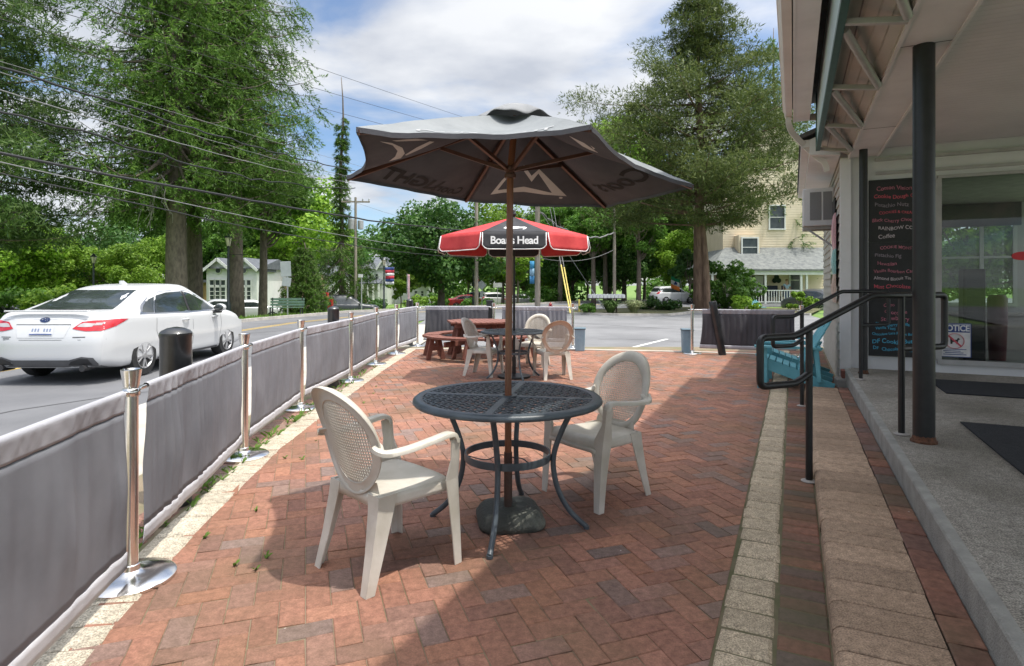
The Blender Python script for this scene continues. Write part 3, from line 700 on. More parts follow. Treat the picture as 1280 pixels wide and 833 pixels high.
# base
mb = MB(um); 
def rsq(h, r, n=5, ang=R(8)):
    out = []
    for sx, sy, a0 in ((1, 1, 0), (-1, 1, 90), (-1, -1, 180), (1, -1, 270)):
        for k in range(n + 1):
            a = R(a0 + 90 * k / n); x = sx * (h - r) + r * math.cos(a); y = sy * (h - r) + r * math.sin(a)
            out.append((x * math.cos(ang) - y * math.sin(ang), x * math.sin(ang) + y * math.cos(ang)))
    return out
prof = [(.178, 0), (.186, .012), (.186, .035), (.176, .048), (.165, .068), (.148, .084), (.12, .090), (.05, .092), (.034, .095), (.032, .115), (.025, .117)]
vs = []; k = 24
for h, z in prof:
    for q in rsq(h, min(h * .48, .085)): vs.append(P0 + Vector((q[0] + .01, q[1] + .02, z)))
mb.add(vs, [(i * k + j, i * k + (j + 1) % k, (i + 1) * k + (j + 1) % k, (i + 1) * k + j) for i in range(len(prof) - 1) for j in range(k)] + [tuple(range(k - 1, -1, -1)), tuple(range((len(prof) - 1) * k, len(prof) * k))])
mb.build('base', mat('mossy_base', (.055, .058, .05), .8, c2=(.20, .205, .165), scale=7, bump=.8, bscale=60, mixpos=(.5, .72)), um, smooth=True, angle=R(50))
def view_decal(polys, bvh, off, mb, sub=0):
    "project outlines measured in the photo onto the cloth, as thin raised print"
    eye = Vector((0, 0, EYE))
    bm = bmesh.new()
    for poly in polys:
        f = bm.faces.new([bm.verts.new((q[0], q[1], 0)) for q in poly]); f.normal_update()
    bmesh.ops.triangulate(bm, faces=bm.faces)
    if sub: bmesh.ops.subdivide_edges(bm, edges=bm.edges, cuts=sub, use_grid_fill=True)
    bm.verts.index_update(); hits = []
    for v in bm.verts:
        d = Vector(((v.co.x - CX) / F, 1, (HZ - v.co.y) / F)).normalized(); h = bvh.ray_cast(eye, d)
        hits.append(h[0] - d * off if h[0] is not None else None)
    ix = {}; vs = []
    for i, h in enumerate(hits):
        if h is not None: ix[i] = len(vs); vs.append(h)
    fs = [tuple(ix[v.index] for v in f.verts) for f in bm.faces if all(v.index in ix for v in f.verts)]
    bm.free(); mb.add(vs, fs)
mb = MB(um)
view_decal([[(613, 243.5), (627, 226), (634, 219), (637, 219), (622, 238), (655, 233.5), (690, 241.5), (673, 217), (664.5, 227.5), (652, 210), (655, 206.5), (664.5, 220), (674, 211.5), (708.5, 245.5), (680, 243.5), (655, 240), (630, 241)]], bvh_bot, .004, mb, 3)
mb.build('mountain_logo', M_logo, cb_)
mb = MB(um); view_decal([[(474.5, 177), (490, 179), (503, 185), (506, 192), (501, 198), (486, 202), (494, 196), (497, 189), (491, 182)]], bvh_bot, .004, mb, 3); mb.build('crescent_mark', M_logo, cb_)
mb = MB(um); view_decal([[(490, 176), (520, 173.5), (535, 175.5), (515, 176.5), (496, 177)], [(506, 194), (521, 184.5), (537, 177), (543, 177.5), (527, 186), (508, 194.5)]], bvh_bot, .004, mb, 3); mb.build('ray_mark', M_logo, cb_)
mb = MB(um); view_decal([[(711, 170), (730, 179), (748, 191.5), (737, 187.5), (728, 183)], [(738, 182), (744, 186), (742, 187)]], bvh_bot, .004, mb, 2); mb.build('ray_mark', M_logo, cb_)
mb = MB(um); view_decal([[(701 + 2.4 * math.cos(a), 247.5 + 1.3 * math.sin(a)) for a in [q * PI / 4 for q in range(8)]]], bvh_bot, .004, mb, 0); mb.build('dot_mark', M_logo, cb_)

def panel_text(s, size, i, sc_, r, mirror, mb, bvh, off, rot=0., shear=0., side=-1, bold=.02):
    "lettering laid on canopy panel i around (sc_, r)"
    vs, fs = text_geo(s, size, shear=shear, bold=bold)
    c = canopy(i, sc_, r); ex = (canopy(i, sc_ + .05, r) - canopy(i, sc_ - .05, r)).normalized(); nrm = ex.cross(canopy(i, sc_, r) - canopy(i, sc_, r - .1)).normalized()
    if nrm.z < 0: nrm = -nrm
    ey = nrm.cross(ex)
    if ey.dot(canopy(i, sc_, r - .1) - c) < 0: ey = -ey        # up = towards the peak
    out = []
    for q in vs:
        x = -q.x if mirror else q.x
        w_ = c + ex * (x * math.cos(rot) - q.y * math.sin(rot)) + ey * (x * math.sin(rot) + q.y * math.cos(rot))
        h = bvh.ray_cast(w_ + nrm * side * .15, nrm * -side)
        out.append((h[0] if h[0] is not None else w_) + nrm * side * off)
    mb.add(out, fs)
mb = MB(um)
panel_text('LIGHT', .16, 4, .68, .88, False, mb, bvh_bot, .004, 0, bold=.035)
mb.build('show_through_lettering', M_ghost, cb_); mb = MB(um); panel_text('Coors', .13, 4, .28, .90, False, mb, bvh_bot, .004, 0, .3)
mb.build('show_through_lettering', M_ghost, cb_); mb = MB(um); panel_text('Coors', .20, 2, .38, .78, False, mb, bvh_bot, .004, 0, .3)
mb.build('show_through_lettering', M_ghost, cb_)
mb = MB(um); panel_text('Coors LIGHT', .11, 0, .5, .93, False, mb, bvh_top, .004, 0, .2, side=1); mb.build('lettering', M_ltxt, cn)

# ---------------------------------------------------------------- far umbrella
M_red = mat('red_canvas', (.56, .045, .05), .75, c2=(.66, .07, .07), scale=5, bump=.2, bscale=300, trans=.2)
M_blk = mat('black_canvas', (.022, .022, .026), .8, c2=(.035, .035, .04), scale=5, bump=.2, bscale=300)
M_wh = mat('white_trim', (.72, .72, .72), .7)
M_bm = mat('black_metal', (.007, .0075, .008), .42, c2=(.014, .0145, .015), scale=12, bump=.12, bscale=150)
fu = thing('patio_umbrella', 'red and black market umbrella with white piping over the far table', 'umbrella', (.02, 8.55, 0))
FC = Vector((.03, 8.55, 0)); RR = 1.10; zt, ze, zv = 2.335, 2.03, 1.80
def fang(k): return R(-90 + 45 * (k - .5))
fpole = MB(fu); fpole.tube([FC, FC + Vector((0, 0, 2.36))], .018, 12); fp = fpole.build('pole', M_bm, fu, smooth=True, angle=R(60))
mb = MB(fu); mb.lathe([(.012, 2.34), (.03, 2.36), (.034, 2.385), (.018, 2.40), (.022, 2.42), (.012, 2.44), (.003, 2.445)], FC, 14); mb.build('finial', M_bm, fu, smooth=True)
mb = MB(fu); mb.lathe([(.235, 0), (.24, .012), (.235, .03), (.06, .055), (.03, .06), (.028, .30), (.02, .30)], FC, 28); mb.build('base', M_bm, fu, smooth=True, angle=R(40))
for k in range(8):
    a0, a1 = fang(k), fang(k + 1); e0 = FC + Vector((RR * math.cos(a0), RR * math.sin(a0), ze)); e1 = FC + Vector((RR * math.cos(a1), RR * math.sin(a1), ze)); ap = FC + Vector((0, 0, zt))
    col = M_blk if k % 2 == 0 else M_red
    mb = MB(fu)
    def fc(s, r, o=0):
        q = ap.lerp(e0.lerp(e1, s), r); bow = 4 * s * (1 - s); q.z -= .03 * bow * math.sin(PI * r) + o; return q
    mb.grid(lambda s, r: fc(s, r), 10, 10)
    pan = mb.build('canopy_panel', col, fu, smooth=True, solid=.004)
    dn = (e1 - e0).normalized(); out = Vector((math.cos((a0 + a1) / 2), math.sin((a0 + a1) / 2), 0))
    # scalloped valance with rounded lower corners
    W = (e1 - e0).length; rc_ = .10; H = .225
    def vlow(s):
        x = s * W; d_ = min(x, W - x)
        return -H + (rc_ - math.sqrt(max(0, rc_ ** 2 - (rc_ - d_) ** 2)) if d_ < rc_ else 0) - 0
    def vp(s, v): 
        q = e0.lerp(e1, .015 + .97 * s); zz = vlow(.015 + .97 * s) * v; return q + out * (.03 * v + .012 * math.sin(s * 9 + k) * v) + Vector((0, 0, zz))
    mb = MB(fu); mb.grid(vp, 28, 5); va = mb.build('valance', col, pan, smooth=True, solid=.004)
    mb = MB(fu); mb.tube([vp(0, .05)] + [vp(s / 28, 1) for s in range(29)] + [vp(1, .05)], .007, 6, up=out); mb.build('piping', M_wh, va, smooth=True)
    mb = MB(fu); mb.bar(FC + Vector((0, 0, 2.27)), e0 - Vector((0, 0, .02)), .014, .016, bev=0); rb = mb.build('rib', M_bm, fu)
    mb = MB(fu); mb.bar(FC + Vector((0, 0, 1.95)), FC + Vector((0, 0, 2.25)).lerp(Vector((0, 0, 0)), 0) + (e0 - Vector((0, 0, .02)) - FC - Vector((0, 0, 2.27))) * .55 + Vector((0, 0, .01)), .012, .014); mb.build('strut', M_bm, rb)
    if k == 0:
        vs, fs = text_geo("Boar's Head", .122, space=.92, bold=.022); mb = MB(fu)
        mb.add([e0.lerp(e1, .5) + dn * (q.x * 1.12) + Vector((0, 0, -.115 + q.y * 1.15)) + out * (.03 * (.115 - q.y) / .225 + .022) for q in vs], fs); mb.build('lettering', M_wh, va)
        # white profile mark on the panel: an oval with a pointed snout
        mb = MB(fu); c = fc(.5, .70); ex = dn; ey = (ap - e0.lerp(e1, .5)).normalized(); nr = ex.cross(ey).normalized()
        if nr.z < 0: nr = -nr
        outl = [(-.16, .0), (-.13, .05), (-.05, .07), (.05, .06), (.10, .045), (.16, .05), (.19, .01), (.16, -.05), (.12, -.07), (.15, -.02), (.10, -.01), (.03, -.035), (-.06, -.05), (-.13, -.04)]
        mb.add([c + ex * x * .9 + ey * y * 1.5 + nr * (.012 + .0) for x, y in outl], [tuple(range(len(outl)))]); mb.build('emblem', M_wh, pan)

# ---------------------------------------------------------------- barrier posts and banners
M_chr = mat('chrome', (.78, .77, .75), .16, metal=1., var=.05, scale=20, bump=.03, bscale=300)
M_ban = mat('grey_banner', (.185, .19, .215), .85, c2=(.23, .235, .262), scale=3, bump=.25, bscale=700, trans=.12)
M_hem = mat('pale_hem', (.47, .47, .50), .8, c2=(.55, .55, .58), scale=6, bump=.3, bscale=400)
FP = [(-1.40, .75), (-1.74, 2.68), (-2.10, 4.60), (-2.29, 6.36), (-2.25, 8.18), (-2.30, 9.9), (-2.25, 11.4), (-2.10, 13.0), (-.40, 12.85), (1.30, 12.55), (3.5, 11.4), (5.38, 10.9)]
GP = 'chrome barrier posts round the patio'
def make_post(label):
    r = thing('barrier_post', label, 'barrier post', group=GP)
    mb = MB(); mb.tube([(0, 0, .03), (0, 0, .90)], .029, 18); mb.build('pole', M_chr, r, smooth=True, angle=R(60))
    mb = MB(); mb.lathe([(.027, .885), (.032, .888), (.042, .955), (.043, .965), (.036, .967), (.030, .955)], k=20); mb.build('cap', M_chr, r, smooth=True, angle=R(40))
    mb = MB(); mb.lathe([(.178, 0), (.182, .006), (.182, .018), (.172, .026), (.10, .037), (.05, .042), (.036, .052), (.033, .075), (.029, .078)], k=36); mb.build('base', M_chr, r, smooth=True, angle=R(40))
    mb = MB()
    for z in (.862,):
        mb.lathe([(.03, z - .018), (.036, z - .016), (.036, z + .016), (.03, z + .018)], k=16)
    for s in (-1, 1):
        mb.tube(cr([(s * .034, 0, .862), (s * .058, .012, .862), (s * .075, .004, .868), (s * .068, -.012, .868), (s * .05, -.01, .862)], 4), .006, 6, up=(0, 0, 1))
    mb.build('hook', M_chr, r, smooth=True); mb = MB()
    mb.tube(cr([(.03, 0, .10), (.05, .01, .095), (.05, .02, .075), (.03, .02, .07)], 4), .004, 6)
    mb.build('clasp', M_chr, r, smooth=True)
    return r
PL = ['chrome barrier post outside the frame at the near end of the fence', 'nearest chrome barrier post with a mirror bright disc base, beside the big black bollard',
      'second chrome barrier post, just left of the near chair back', 'chrome barrier post half hidden behind the near chair back',
      'chrome barrier post in front of the middle black bollard', 'chrome barrier post two panels beyond the middle black bollard', 'slim chrome post just before the left fence reaches its corner', 'chrome barrier post at the far left corner of the fence',
      'chrome barrier post behind the picnic table next to the square black bollard', 'chrome barrier post behind the far chairs beside the pale blue bin', 'silver barrier post at the open side of the car park entrance', 'chrome barrier post behind the turquoise chairs']
p0 = make_post(PL[0])
for i, (x, y) in enumerate(FP):
    j = FP[i + 1] if i + 1 < len(FP) else FP[i]; h = FP[i - 1] if i else FP[i]
    place(p0 if i == 0 else copy_tree(p0), (x, y, -.002 if y < 12 else -.02), math.atan2(j[1] - h[1], j[0] - h[0]), PL[i])
BL_ = ['grey fabric banner cut by the left edge, nearest the camera', 'grey fabric banner in front of the big black bollard', 'grey fabric banner behind the near white chair', 'grey fabric banner in front of the middle black bollard base',
       'narrow grey banner right after the middle bollard', 'grey banner with slack crumpled bottom on the left fence', 'last grey banner of the left fence before the corner', 'dark grey banner behind the picnic table', 'grey banner behind the far table and chairs', None, 'dark grey banner behind the leaning black post']
def banner(i, seed):
    a = Vector((*FP[i], 0)); b = Vector((*FP[i + 1], 0)); d = (b - a); W = d.length; d.normalize(); nrm = Vector((d.y, -d.x, 0))
    r = thing('fence_banner', BL_[i], 'banner', a.lerp(b, .5), 0, 'grey fabric banners between the barrier posts')
    zt = .862; m0 = .13 if i < 7 else .16; rnd = np.random.default_rng(seed)
    if i == 4: m0 = .10
    mb = MB(r); mb.tube([a + d * .055 + Vector((0, 0, zt)), b - d * .055 + Vector((0, 0, zt))], .011, 10); mb.build('rail', M_chr, r, smooth=True, angle=R(60))
    fr = [(rnd.uniform(9, 24), rnd.uniform(0, 6), rnd.uniform(.3, 1)) for _ in range(3)] + [(rnd.uniform(30, 75), rnd.uniform(0, 6), rnd.uniform(.3, .8)) for _ in range(4)]; sag = rnd.uniform(.0, .012)
    dark = i in (7, 10)
    def fold(x, v):
        f = sum(c * math.sin(w_ * x + p + .8 * math.sin(2.2 * v + p)) for w_, p, c in fr) * .0085
        f += .004 * math.sin(x * 41 + 3 * math.sin(x * 5.3) + seed) * (.4 + .6 * math.sin(x * 7 + seed)) + .010 * (noise.noise(Vector((x * 2.3, v * 1.4, seed * 7.3)))) + .008 * noise.noise(Vector((x * 9, v * 2.5, seed * 3.3)))
        return f * min(1, .25 + v * 1.5) * (1 - .85 * max(0, (v - .6) / .4)) + (.011 * math.exp(-((x - W * .43) / .013) ** 2) if seed % 3 else 0) + .012 * math.sin(PI * v)
    zb = .08 if i == 0 else .12
    def pt(s, v, lo=0.):
        mL = m0 + .03 - .055 * v; mR = m0 - .045 - .03 * v; x = mL + (W - mL - mR) * s; ed = .02 * math.sin(PI * v) * (1 - 2 * s) * 1.0
        edge = min(s, 1 - s) * (W - 2 * m0)
        return a + d * (x + ed * (1 if abs(s - .5) > .45 else .3)) + nrm * (fold(x, v) + lo) + Vector((0, 0, (zt - .012) * (1 - v) + zb * v - sag * math.sin(PI * s) * v))
    n = max(24, int(W * 70))
    mb = MB(r); mb.grid(lambda s, v: pt(s, .085 + .815 * v), n, 18); fb = mb.build('fabric', M_ban if not dark else mat('charcoal_banner', (.075, .075, .085), .85, c2=(.10, .10, .112), scale=3, bump=.25, bscale=700, trans=.1), r, smooth=True, solid=.002)
    mb = MB(r)
    def sl(s, v):                                            # sleeve wrapped over the rail
        q = pt(s, .085, 0); c = a + d * (m0 + .026 + (W - 2 * m0 + .019) * s) + Vector((0, 0, zt)); 
        if v < .5:
            an = PI * (v / .5) ; return c + nrm * (-math.cos(an) * .0155) + Vector((0, 0, math.sin(an) * .0155))
        k = (v - .5) / .5; w2 = .0016 * math.sin(s * W * 70 + math.sin(s * 31) * 2) * math.sin(PI * min(1, k * 1.2))
        return (c + nrm * .0155).lerp(q + nrm * .003, k) + nrm * w2
    mb.grid(sl, n * 2, 14); mb.build('sleeve', mat('banner_sleeve', (.36, .36, .395), .8, c2=(.42, .42, .455), scale=5, bump=.3, bscale=400), r, smooth=True, solid=.002)
    mb = MB(r); mb.grid(lambda s, v: pt(s, .90 + .10 * v, .0035), n, 3); mb.build('hem', M_hem, r, smooth=True, solid=.003)
    return r
for i in range(11):
    if i != 9: banner(i, 20 + i)

# ---------------------------------------------------------------- bollards
M_bol = mat('black_bollard', (.012, .013, .015), .32, c2=(.03, .032, .035), scale=5, bump=.1, bscale=60, coat=.2)
def bollard(label, loc, rad, h, dome=True, k=28):
    mb = MB(); c = Vector(loc)
    mb.lathe([(rad, -.15), (rad, h - .045), (rad * 1.03, h - .04), (rad * 1.03, h - .02), (rad * .9, h - .005), (rad * .55, h + .01), (.01, h + .018)] if dome else [(rad, -.15), (rad, h - .01), (rad * .93, h), (.01, h + .004)], c, k)
    return solo(mb, 'bollard', M_bol, label, 'bollard', loc, 'black bollards along the fence', smooth=True, angle=R(30))
bollard('big round black bollard beside the white car', (-2.075, 3.62, 0), .089, 1.072)
bollard('middle black bollard on the left fence, in front of the road', (-2.36, 7.75, 0), .075, 1.05)
bollard('far black bollard near the left corner of the fence, by the pink flag', (-2.32, 13.3, -.03), .075, 1.04)
r = thing('bollard', 'square topped black bollard behind the picnic table', 'bollard', (-.50, 13.15, -.03)); r['group'] = 'black bollards along the fence'
mb = MB(r); mb.box(r.location + Vector((0, 0, .42)), (.145, .145, 1.14), bev=.01); mb.box(r.location + Vector((0, 0, 1.01)), (.16, .16, .05), bev=.01); mb.build('post', M_bol, r)
mb = MB(r); mb.tube([r.location + Vector((.0, -.074, .86)), r.location + Vector((0, -.08, .86))], .022, 14, up=(0, 0, 1)); mb.build('hole_disc', mat('dark_hole', (.004, .004, .004), .8), r)  # dark disc: the shade of a hole in the post, put in as colour
q0 = G(903, 444, 0); q1 = D(890.5, 377, q0.y)
mb = MB(); d_ = (q1 - q0); mb.tube([q0 - d_ * .12, q0 + d_ * .9, q0 + d_ * .985, q1], [.072, .072, .072, .062], 24); 
solo(mb, 'bollard', M_bol, 'black steel post leaning to the left in front of the dark banner', 'bollard', q0, 'black bollards along the fence', smooth=True, angle=R(40))
# ---------------------------------------------------------------- turquoise slatted garden chairs
M_teal = mat('turquoise_paint', (.10, .34, .40), .5, c2=(.14, .41, .47), scale=6, bump=.15, bscale=80)
def make_adirondack(label):
    r = thing('garden_chair', label, 'chair', group='turquoise slatted garden chairs')
    for s in (-1, 1):
        mb = MB(); mb.box((s * .30, .36, .265), (.035, .12, .53), bev=.006); mb.build('leg', M_teal, r)
        mb = MB(); mb.bar((s * .245, .40, .34), (s * .245, -.46, .045), .03, .13, up=(0, .3, 1), bev=.006); mb.build('stringer', M_teal, r)
        mb = MB(); mb.add([], []); pts = [(.24, .46), (.38, .45), (.395, .40), (.37, .1), (.33, -.30), (.27, -.34), (.25, .1)]
        mb.extr([(s * x, y, .535) for x, y in pts], (0, 0, .024)); mb.build('armrest', M_teal, r)
        mb = MB(); mb.bar((s * .29, -.26, .53), (s * .29, -.30, .12), .03, .05, up=(0, 1, 0), bev=.004); mb.build('rear_support', M_teal, r)
    for k in range(6):
        y = .41 - .082 * k; z = .385 - .33 * (.40 - y) * 1.02 + (.012 if k == 0 else 0)
        mb = MB(); mb.box((0, y, z + .03), (.52, .072, .022), Matrix.Rotation(R(18 if k else -20), 3, 'X'), bev=.004); mb.build('seat_slat', M_teal, r)
    for k in range(7):
        x = (k - 3) * .078; h = .80 - .022 * (k - 3) ** 2; lean = Vector((x * .12, -.50, .87)).normalized()
        a = Vector((x, -.06, .235)); mb = MB(); mb.bar(a, a + lean * h, .070, .02, up=(0, .87, .5), bev=.004); mb.build('back_slat', M_teal, r)
    mb = MB(); mb.box((0, -.30, .55), (.60, .035, .07), Matrix.Rotation(R(-28), 3, 'X'), bev=.004); mb.box((0, -.10, .23), (.52, .03, .08), Matrix.Rotation(R(-28), 3, 'X'), bev=.004); mb.build('back_rail', M_teal, r)
    return r
ad = make_adirondack('turquoise slatted garden chair nearest us, seen through the handrails')
place(ad, B(.0, 8.60), YAW + R(90), ad['label'])
place(copy_tree(ad), B(.02, 9.50), YAW + R(92), 'turquoise slatted garden chair behind the other, close to the far banner')

# ---------------------------------------------------------------- picnic table
M_pic = mat('brown_stain', (.15, .055, .038), .65, c2=(.22, .085, .06), scale=7, bump=.3, bscale=60, stretch=(3, 1, 3))
pt_ = thing('picnic_table', 'reddish brown octagonal wooden picnic table with benches round it', 'picnic table', (-.62, 11.05, 0), R(12))
def octr(r0, r1, a0, a1): return [(r0 * math.cos(a0), r0 * math.sin(a0)), (r1 * math.cos(a0), r1 * math.sin(a0)), (r1 * math.cos(a1), r1 * math.sin(a1)), (r0 * math.cos(a1), r0 * math.sin(a1))]
tz = .655; bz = .385
mb = MB()
for k in range(-5, 6):
    x = k * .104; h = min(.60, .60 * 1.08 * 1.414 - abs(x) * 1.0 - .03) if abs(x) > .25 else .60
    mb.box((x, 0, tz), (.098, 2 * h, .036), bev=.005)
mb.build('tabletop', M_pic, pt_)
mb = MB(); 
for y in (-.32, .32): mb.box((0, y, tz - .06), (1.0, .04, .08), bev=.005)
mb.build('batten', M_pic, pt_)
for q in range(4):
    a = q * PI / 2 + PI / 4
    for sgn in (-1, 1):
        mb = MB(); d = Vector((math.cos(a), math.sin(a), 0)); s_ = Vector((-d.y, d.x, 0)) * .12 * sgn
        mb.bar(d * .42 + s_ + Vector((0, 0, tz - .03)), d * .62 + s_ * 1.0 + Vector((0, 0, 0)), .04, .09, up=d, bev=.005); mb.build('leg', M_pic, pt_)
    mb = MB(); mb.bar(d * .2 + Vector((0, 0, .30)), d * 1.02 + Vector((0, 0, .30)), .045, .09, bev=.005); mb.build('bench_arm', M_pic, pt_)
    mb = MB()
    for (r0, r1) in ((.76, .90), (.91, 1.06)):
        for (b0, b1) in ((a - R(42), a - R(14)), (a - R(14), a + R(14)), (a + R(14), a + R(42))):
            mb.extr([(x, y, bz) for x, y in octr(r0, r1, b0 + .004, b1 - .004)], (0, 0, .036))
    bn = mb.build('bench', M_pic, pt_)
    for sgn in (-1, 1):
        mb = MB(); b = a + sgn * R(24)
        for rr in (.80, 1.0): 
            e = Vector((math.cos(b), math.sin(b), 0)); mb.bar(e * .90 + Vector((0, 0, bz)) + e * (rr - .9) * .6, e * (rr + (rr - .9) * .5), .04, .085, up=(0, 0, 1) if 0 else e, bev=.005)
        mb.bar(e * .78 + Vector((0, 0, .2)), e * 1.04 + Vector((0, 0, .2)), .035, .07, bev=.004)
        mb.build('bench_leg', M_pic, bn)

# ---------------------------------------------------------------- pale blue bins at the car park entrance
M_bin = mat('pale_blue_bin', (.19, .30, .38), .6, c2=(.26, .38, .46), scale=6)
def bin_(label, loc, stuff):
    r = thing('bin', label, 'bin', loc, R(-8), 'pale blue bins at the car park entrance')
    mb = MB(); mb.box((0, 0, .22), (.19, .24, .44), taper=1.12, bev=.012); mb.build('body', M_bin, r)
    mb = MB(); mb.box((0, 0, .452), (.235, .29, .03), bev=.01); mb.build('lid', mat('bin_lid', (.10, .16, .20), .6), r)
    return r
b_ = bin_('pale blue square bin beside the far white chairs, things poking out', G(725, 438.5), True)
mb = MB(b_)
for k, (dx, h, m_) in enumerate(((-.05, .28, 0), (.0, .22, 0), (.05, .32, 0))): mb.tube([b_.location + Vector((dx * .6, .0, .44)), b_.location + Vector((dx, .02, .44 + h))], .012, 6)
solo(mb, 'folded_sticks', mat('sticks', (.25, .16, .09), .8), 'small bundle of sticks poking out of the pale blue bin', 'sticks', b_.location + Vector((0, 0, .46)))
bin_('pale blue bin half hidden behind the entrance post of the right banner', G(859, 440.5), False)

# ---------------------------------------------------------------- handrails
def rail(label, p0, t0, p1, t1, htop, drop, rr=.024):
    "sloping loop handrail from the brick to the platform; front post at (p0,t0), rear post at (p1,t1)"
    r = thing('handrail', label, 'handrail', B(p0, t0), 0, 'black pipe handrails at the step')
    a = B(p0, t0); b = B(p1, t1); d = (b - a); d.z = 0; ln = d.length; d.normalize(); Z = Vector((0, 0, 1))
    zt = 1.27; f = .44
    fz = 1.0
    top = [a - d * f + Z * (fz - .30), a - d * f + Z * (fz - .03), a - d * (f - .03) + Z * fz, a - d * .16 + Z * fz, a + d * (ln * .62) + Z * zt, a + d * (ln * .72) + Z * (zt + .005), b + d * .42 + Z * zt, b + d * .47 + Z * (zt - .05), b + d * .47 + Z * (zt - .33), b + d * .42 + Z * (zt - .38), b + Z * (zt - .38)]
    low = [a + Z * (fz - .20) , a - d * .14 + Z * (fz - .35), a - d * (f - .03) + Z * (fz - .35), a - d * f + Z * (fz - .31)]
    def rnd(pts, rad=.045):
        P = [Vector(q) for q in pts]; out = [P[0]]
        for i in range(1, len(P) - 1):
            u = (P[i - 1] - P[i]); v = (P[i + 1] - P[i]); m = min(rad, u.length * .45, v.length * .45)
            s = P[i] + u.normalized() * m; e = P[i] + v.normalized() * m
            for k in range(5): t = k / 4; out.append(s * (1 - t) ** 2 + P[i] * 2 * t * (1 - t) + e * t * t)
        return out + [P[-1]]
    full = list(reversed(low[:-1])); full = [low[0], low[1], low[2] - Z * 0, ] + top[1:]
    full = [a + Z * (fz - .26), a - d * .13 + Z * (fz - .32), a - d * f + Z * (fz - .32), a - d * f + Z * fz, a - d * .14 + Z * fz, a + d * (ln * .66) + Z * zt, b + d * .50 + Z * zt, b + d * .50 + Z * (zt - .40), b + Z * (zt - .40)]
    sd = d.cross(Z)
    mb = MB(r); mb.tube(rnd(full), rr, 12, up=sd); mb.build('rail', M_bm, r, smooth=True, angle=R(60))
    frac = .0
    hz = fz + (zt - fz) * (.14 + 0) / (.14 + ln * .66)
    for (q, z0, z1) in ((a, 0, hz), (b, ZP, zt)):
        mb = MB(r); mb.tube([q + Z * z0, q + Z * z1], rr * .95, 12); po = mb.build('post', M_bm, r, smooth=True, angle=R(60))
        mb = MB(r); mb.lathe([(.052, 0), (.052, .004), (.034, .012)], q + Z * (z0 + .004), 16); mb.build('foot_plate', mat('foot_plate', (.30, .28, .26), .7, c2=(.42, .38, .34), scale=20), po, smooth=True, angle=R(40))
    return r
rail('nearer black pipe handrail with a looped front end at the step', .10, 4.50, .73, 5.20, 0, 0)
rail('farther black pipe handrail crossing in front of the turquoise chairs', .09, 7.26, .72, 8.0, 0, 0, .022)

# ---------------------------------------------------------------- the shop
M_side = mat('vinyl_siding', (.40, .385, .33), .6, c2=(.46, .44, .385), scale=2.5, bump=.1)
M_trim = mat('white_paint', (.63, .625, .62), .55, c2=(.72, .715, .71), scale=2, bump=.08)
M_soff = mat('porch_ceiling', (.60, .585, .585), .65, c2=(.67, .655, .655), scale=1.5)
M_wall = mat('pale_wall', (.60, .60, .61), .6, c2=(.68, .68, .68), scale=1.5)
M_alu = mat('grey_aluminium', (.34, .335, .33), .45, c2=(.42, .41, .40), scale=6)
M_glass = bpy.data.materials.new('window_glass'); M_glass.use_nodes = True
_n = M_glass.node_tree; _b = _n.nodes['Principled BSDF']; _b.inputs['Base Color'].default_value = (.9, .95, .93, 1); _b.inputs['Roughness'].default_value = .02; _b.inputs['Transmission Weight'].default_value = 1.; _b.inputs['IOR'].default_value = 1.12
_n.nodes.new('ShaderNodeTexCoord')
_tr = _n.nodes.new('ShaderNodeBsdfTransparent'); _tr.inputs[0].default_value = (.80, .84, .83, 1); _gl = _n.nodes.new('ShaderNodeBsdfGlossy'); _gl.inputs['Roughness'].default_value = .02
_fr = _n.nodes.new('ShaderNodeFresnel'); _fr.inputs[0].default_value = 1.5; _mx = _n.nodes.new('ShaderNodeMixShader'); _n.links.new(_fr.outputs[0], _mx.inputs[0]); _n.links.new(_tr.outputs[0], _mx.inputs[1]); _n.links.new(_gl.outputs[0], _mx.inputs[2]); _n.links.new(_mx.outputs[0], _n.nodes['Material Output'].inputs['Surface'])
shop = thing('shop_building', 'cream sided shop with a deep white porch roof on black columns', 'building', B(.6, 9.1), YAW)
T0 = 9.1; ZC = 3.14; ZB = 3.05; TE = 8.75         # front wall, ceiling, beam underside, canopy end
TN = -1.6
class BB(MB):
    "building-frame collector: x = p, y = t"
    def build(s, name, m, parent=shop, **k):
        o = Matrix.Translation((-.6, -9.1, 0)); s.inv = o; return MB.build(s, name, m, parent, **k)
def bbox(mb, p0, p1, t0, t1, z0, z1, bev=0): return mb.box(((p0 + p1) / 2, (t0 + t1) / 2, (z0 + z1) / 2), (p1 - p0, t1 - t0, z1 - z0), bev=bev)
# walls: main block front wall with openings
mb = BB()
bbox(mb, .58, .98, 9.1, 9.25, -.05, 3.6); bbox(mb, .98, 1.66, 9.1, 9.25, ZP, 3.6)      # white wall behind the boards
bbox(mb, 1.66, 4.7, 9.1, 9.25, 2.74, 3.6)                                         # header
bbox(mb, 1.66, 4.7, 9.1, 9.22, ZP, .36)
mb.build('front_wall', M_wall)
mb = BB(); bbox(mb, 1.66, 4.7, 9.06, 9.10, 2.70, 2.74); bbox(mb, 1.66, 4.7, 9.05, 9.10, .34, .40); bbox(mb, 1.63, 1.70, 9.05, 9.10, .40, 2.70); bbox(mb, .98, 4.7, 9.04, 9.10, 2.98, 3.02)
bbox(mb, .99, 4.7, 9.07, 9.10, 2.80, 2.84)
wf = mb.build('window_frame', M_alu)
mb = BB(); bbox(mb, 1.70, 4.68, 9.15, 9.156, .38, 2.72); mb.build('pane', M_glass, wf)
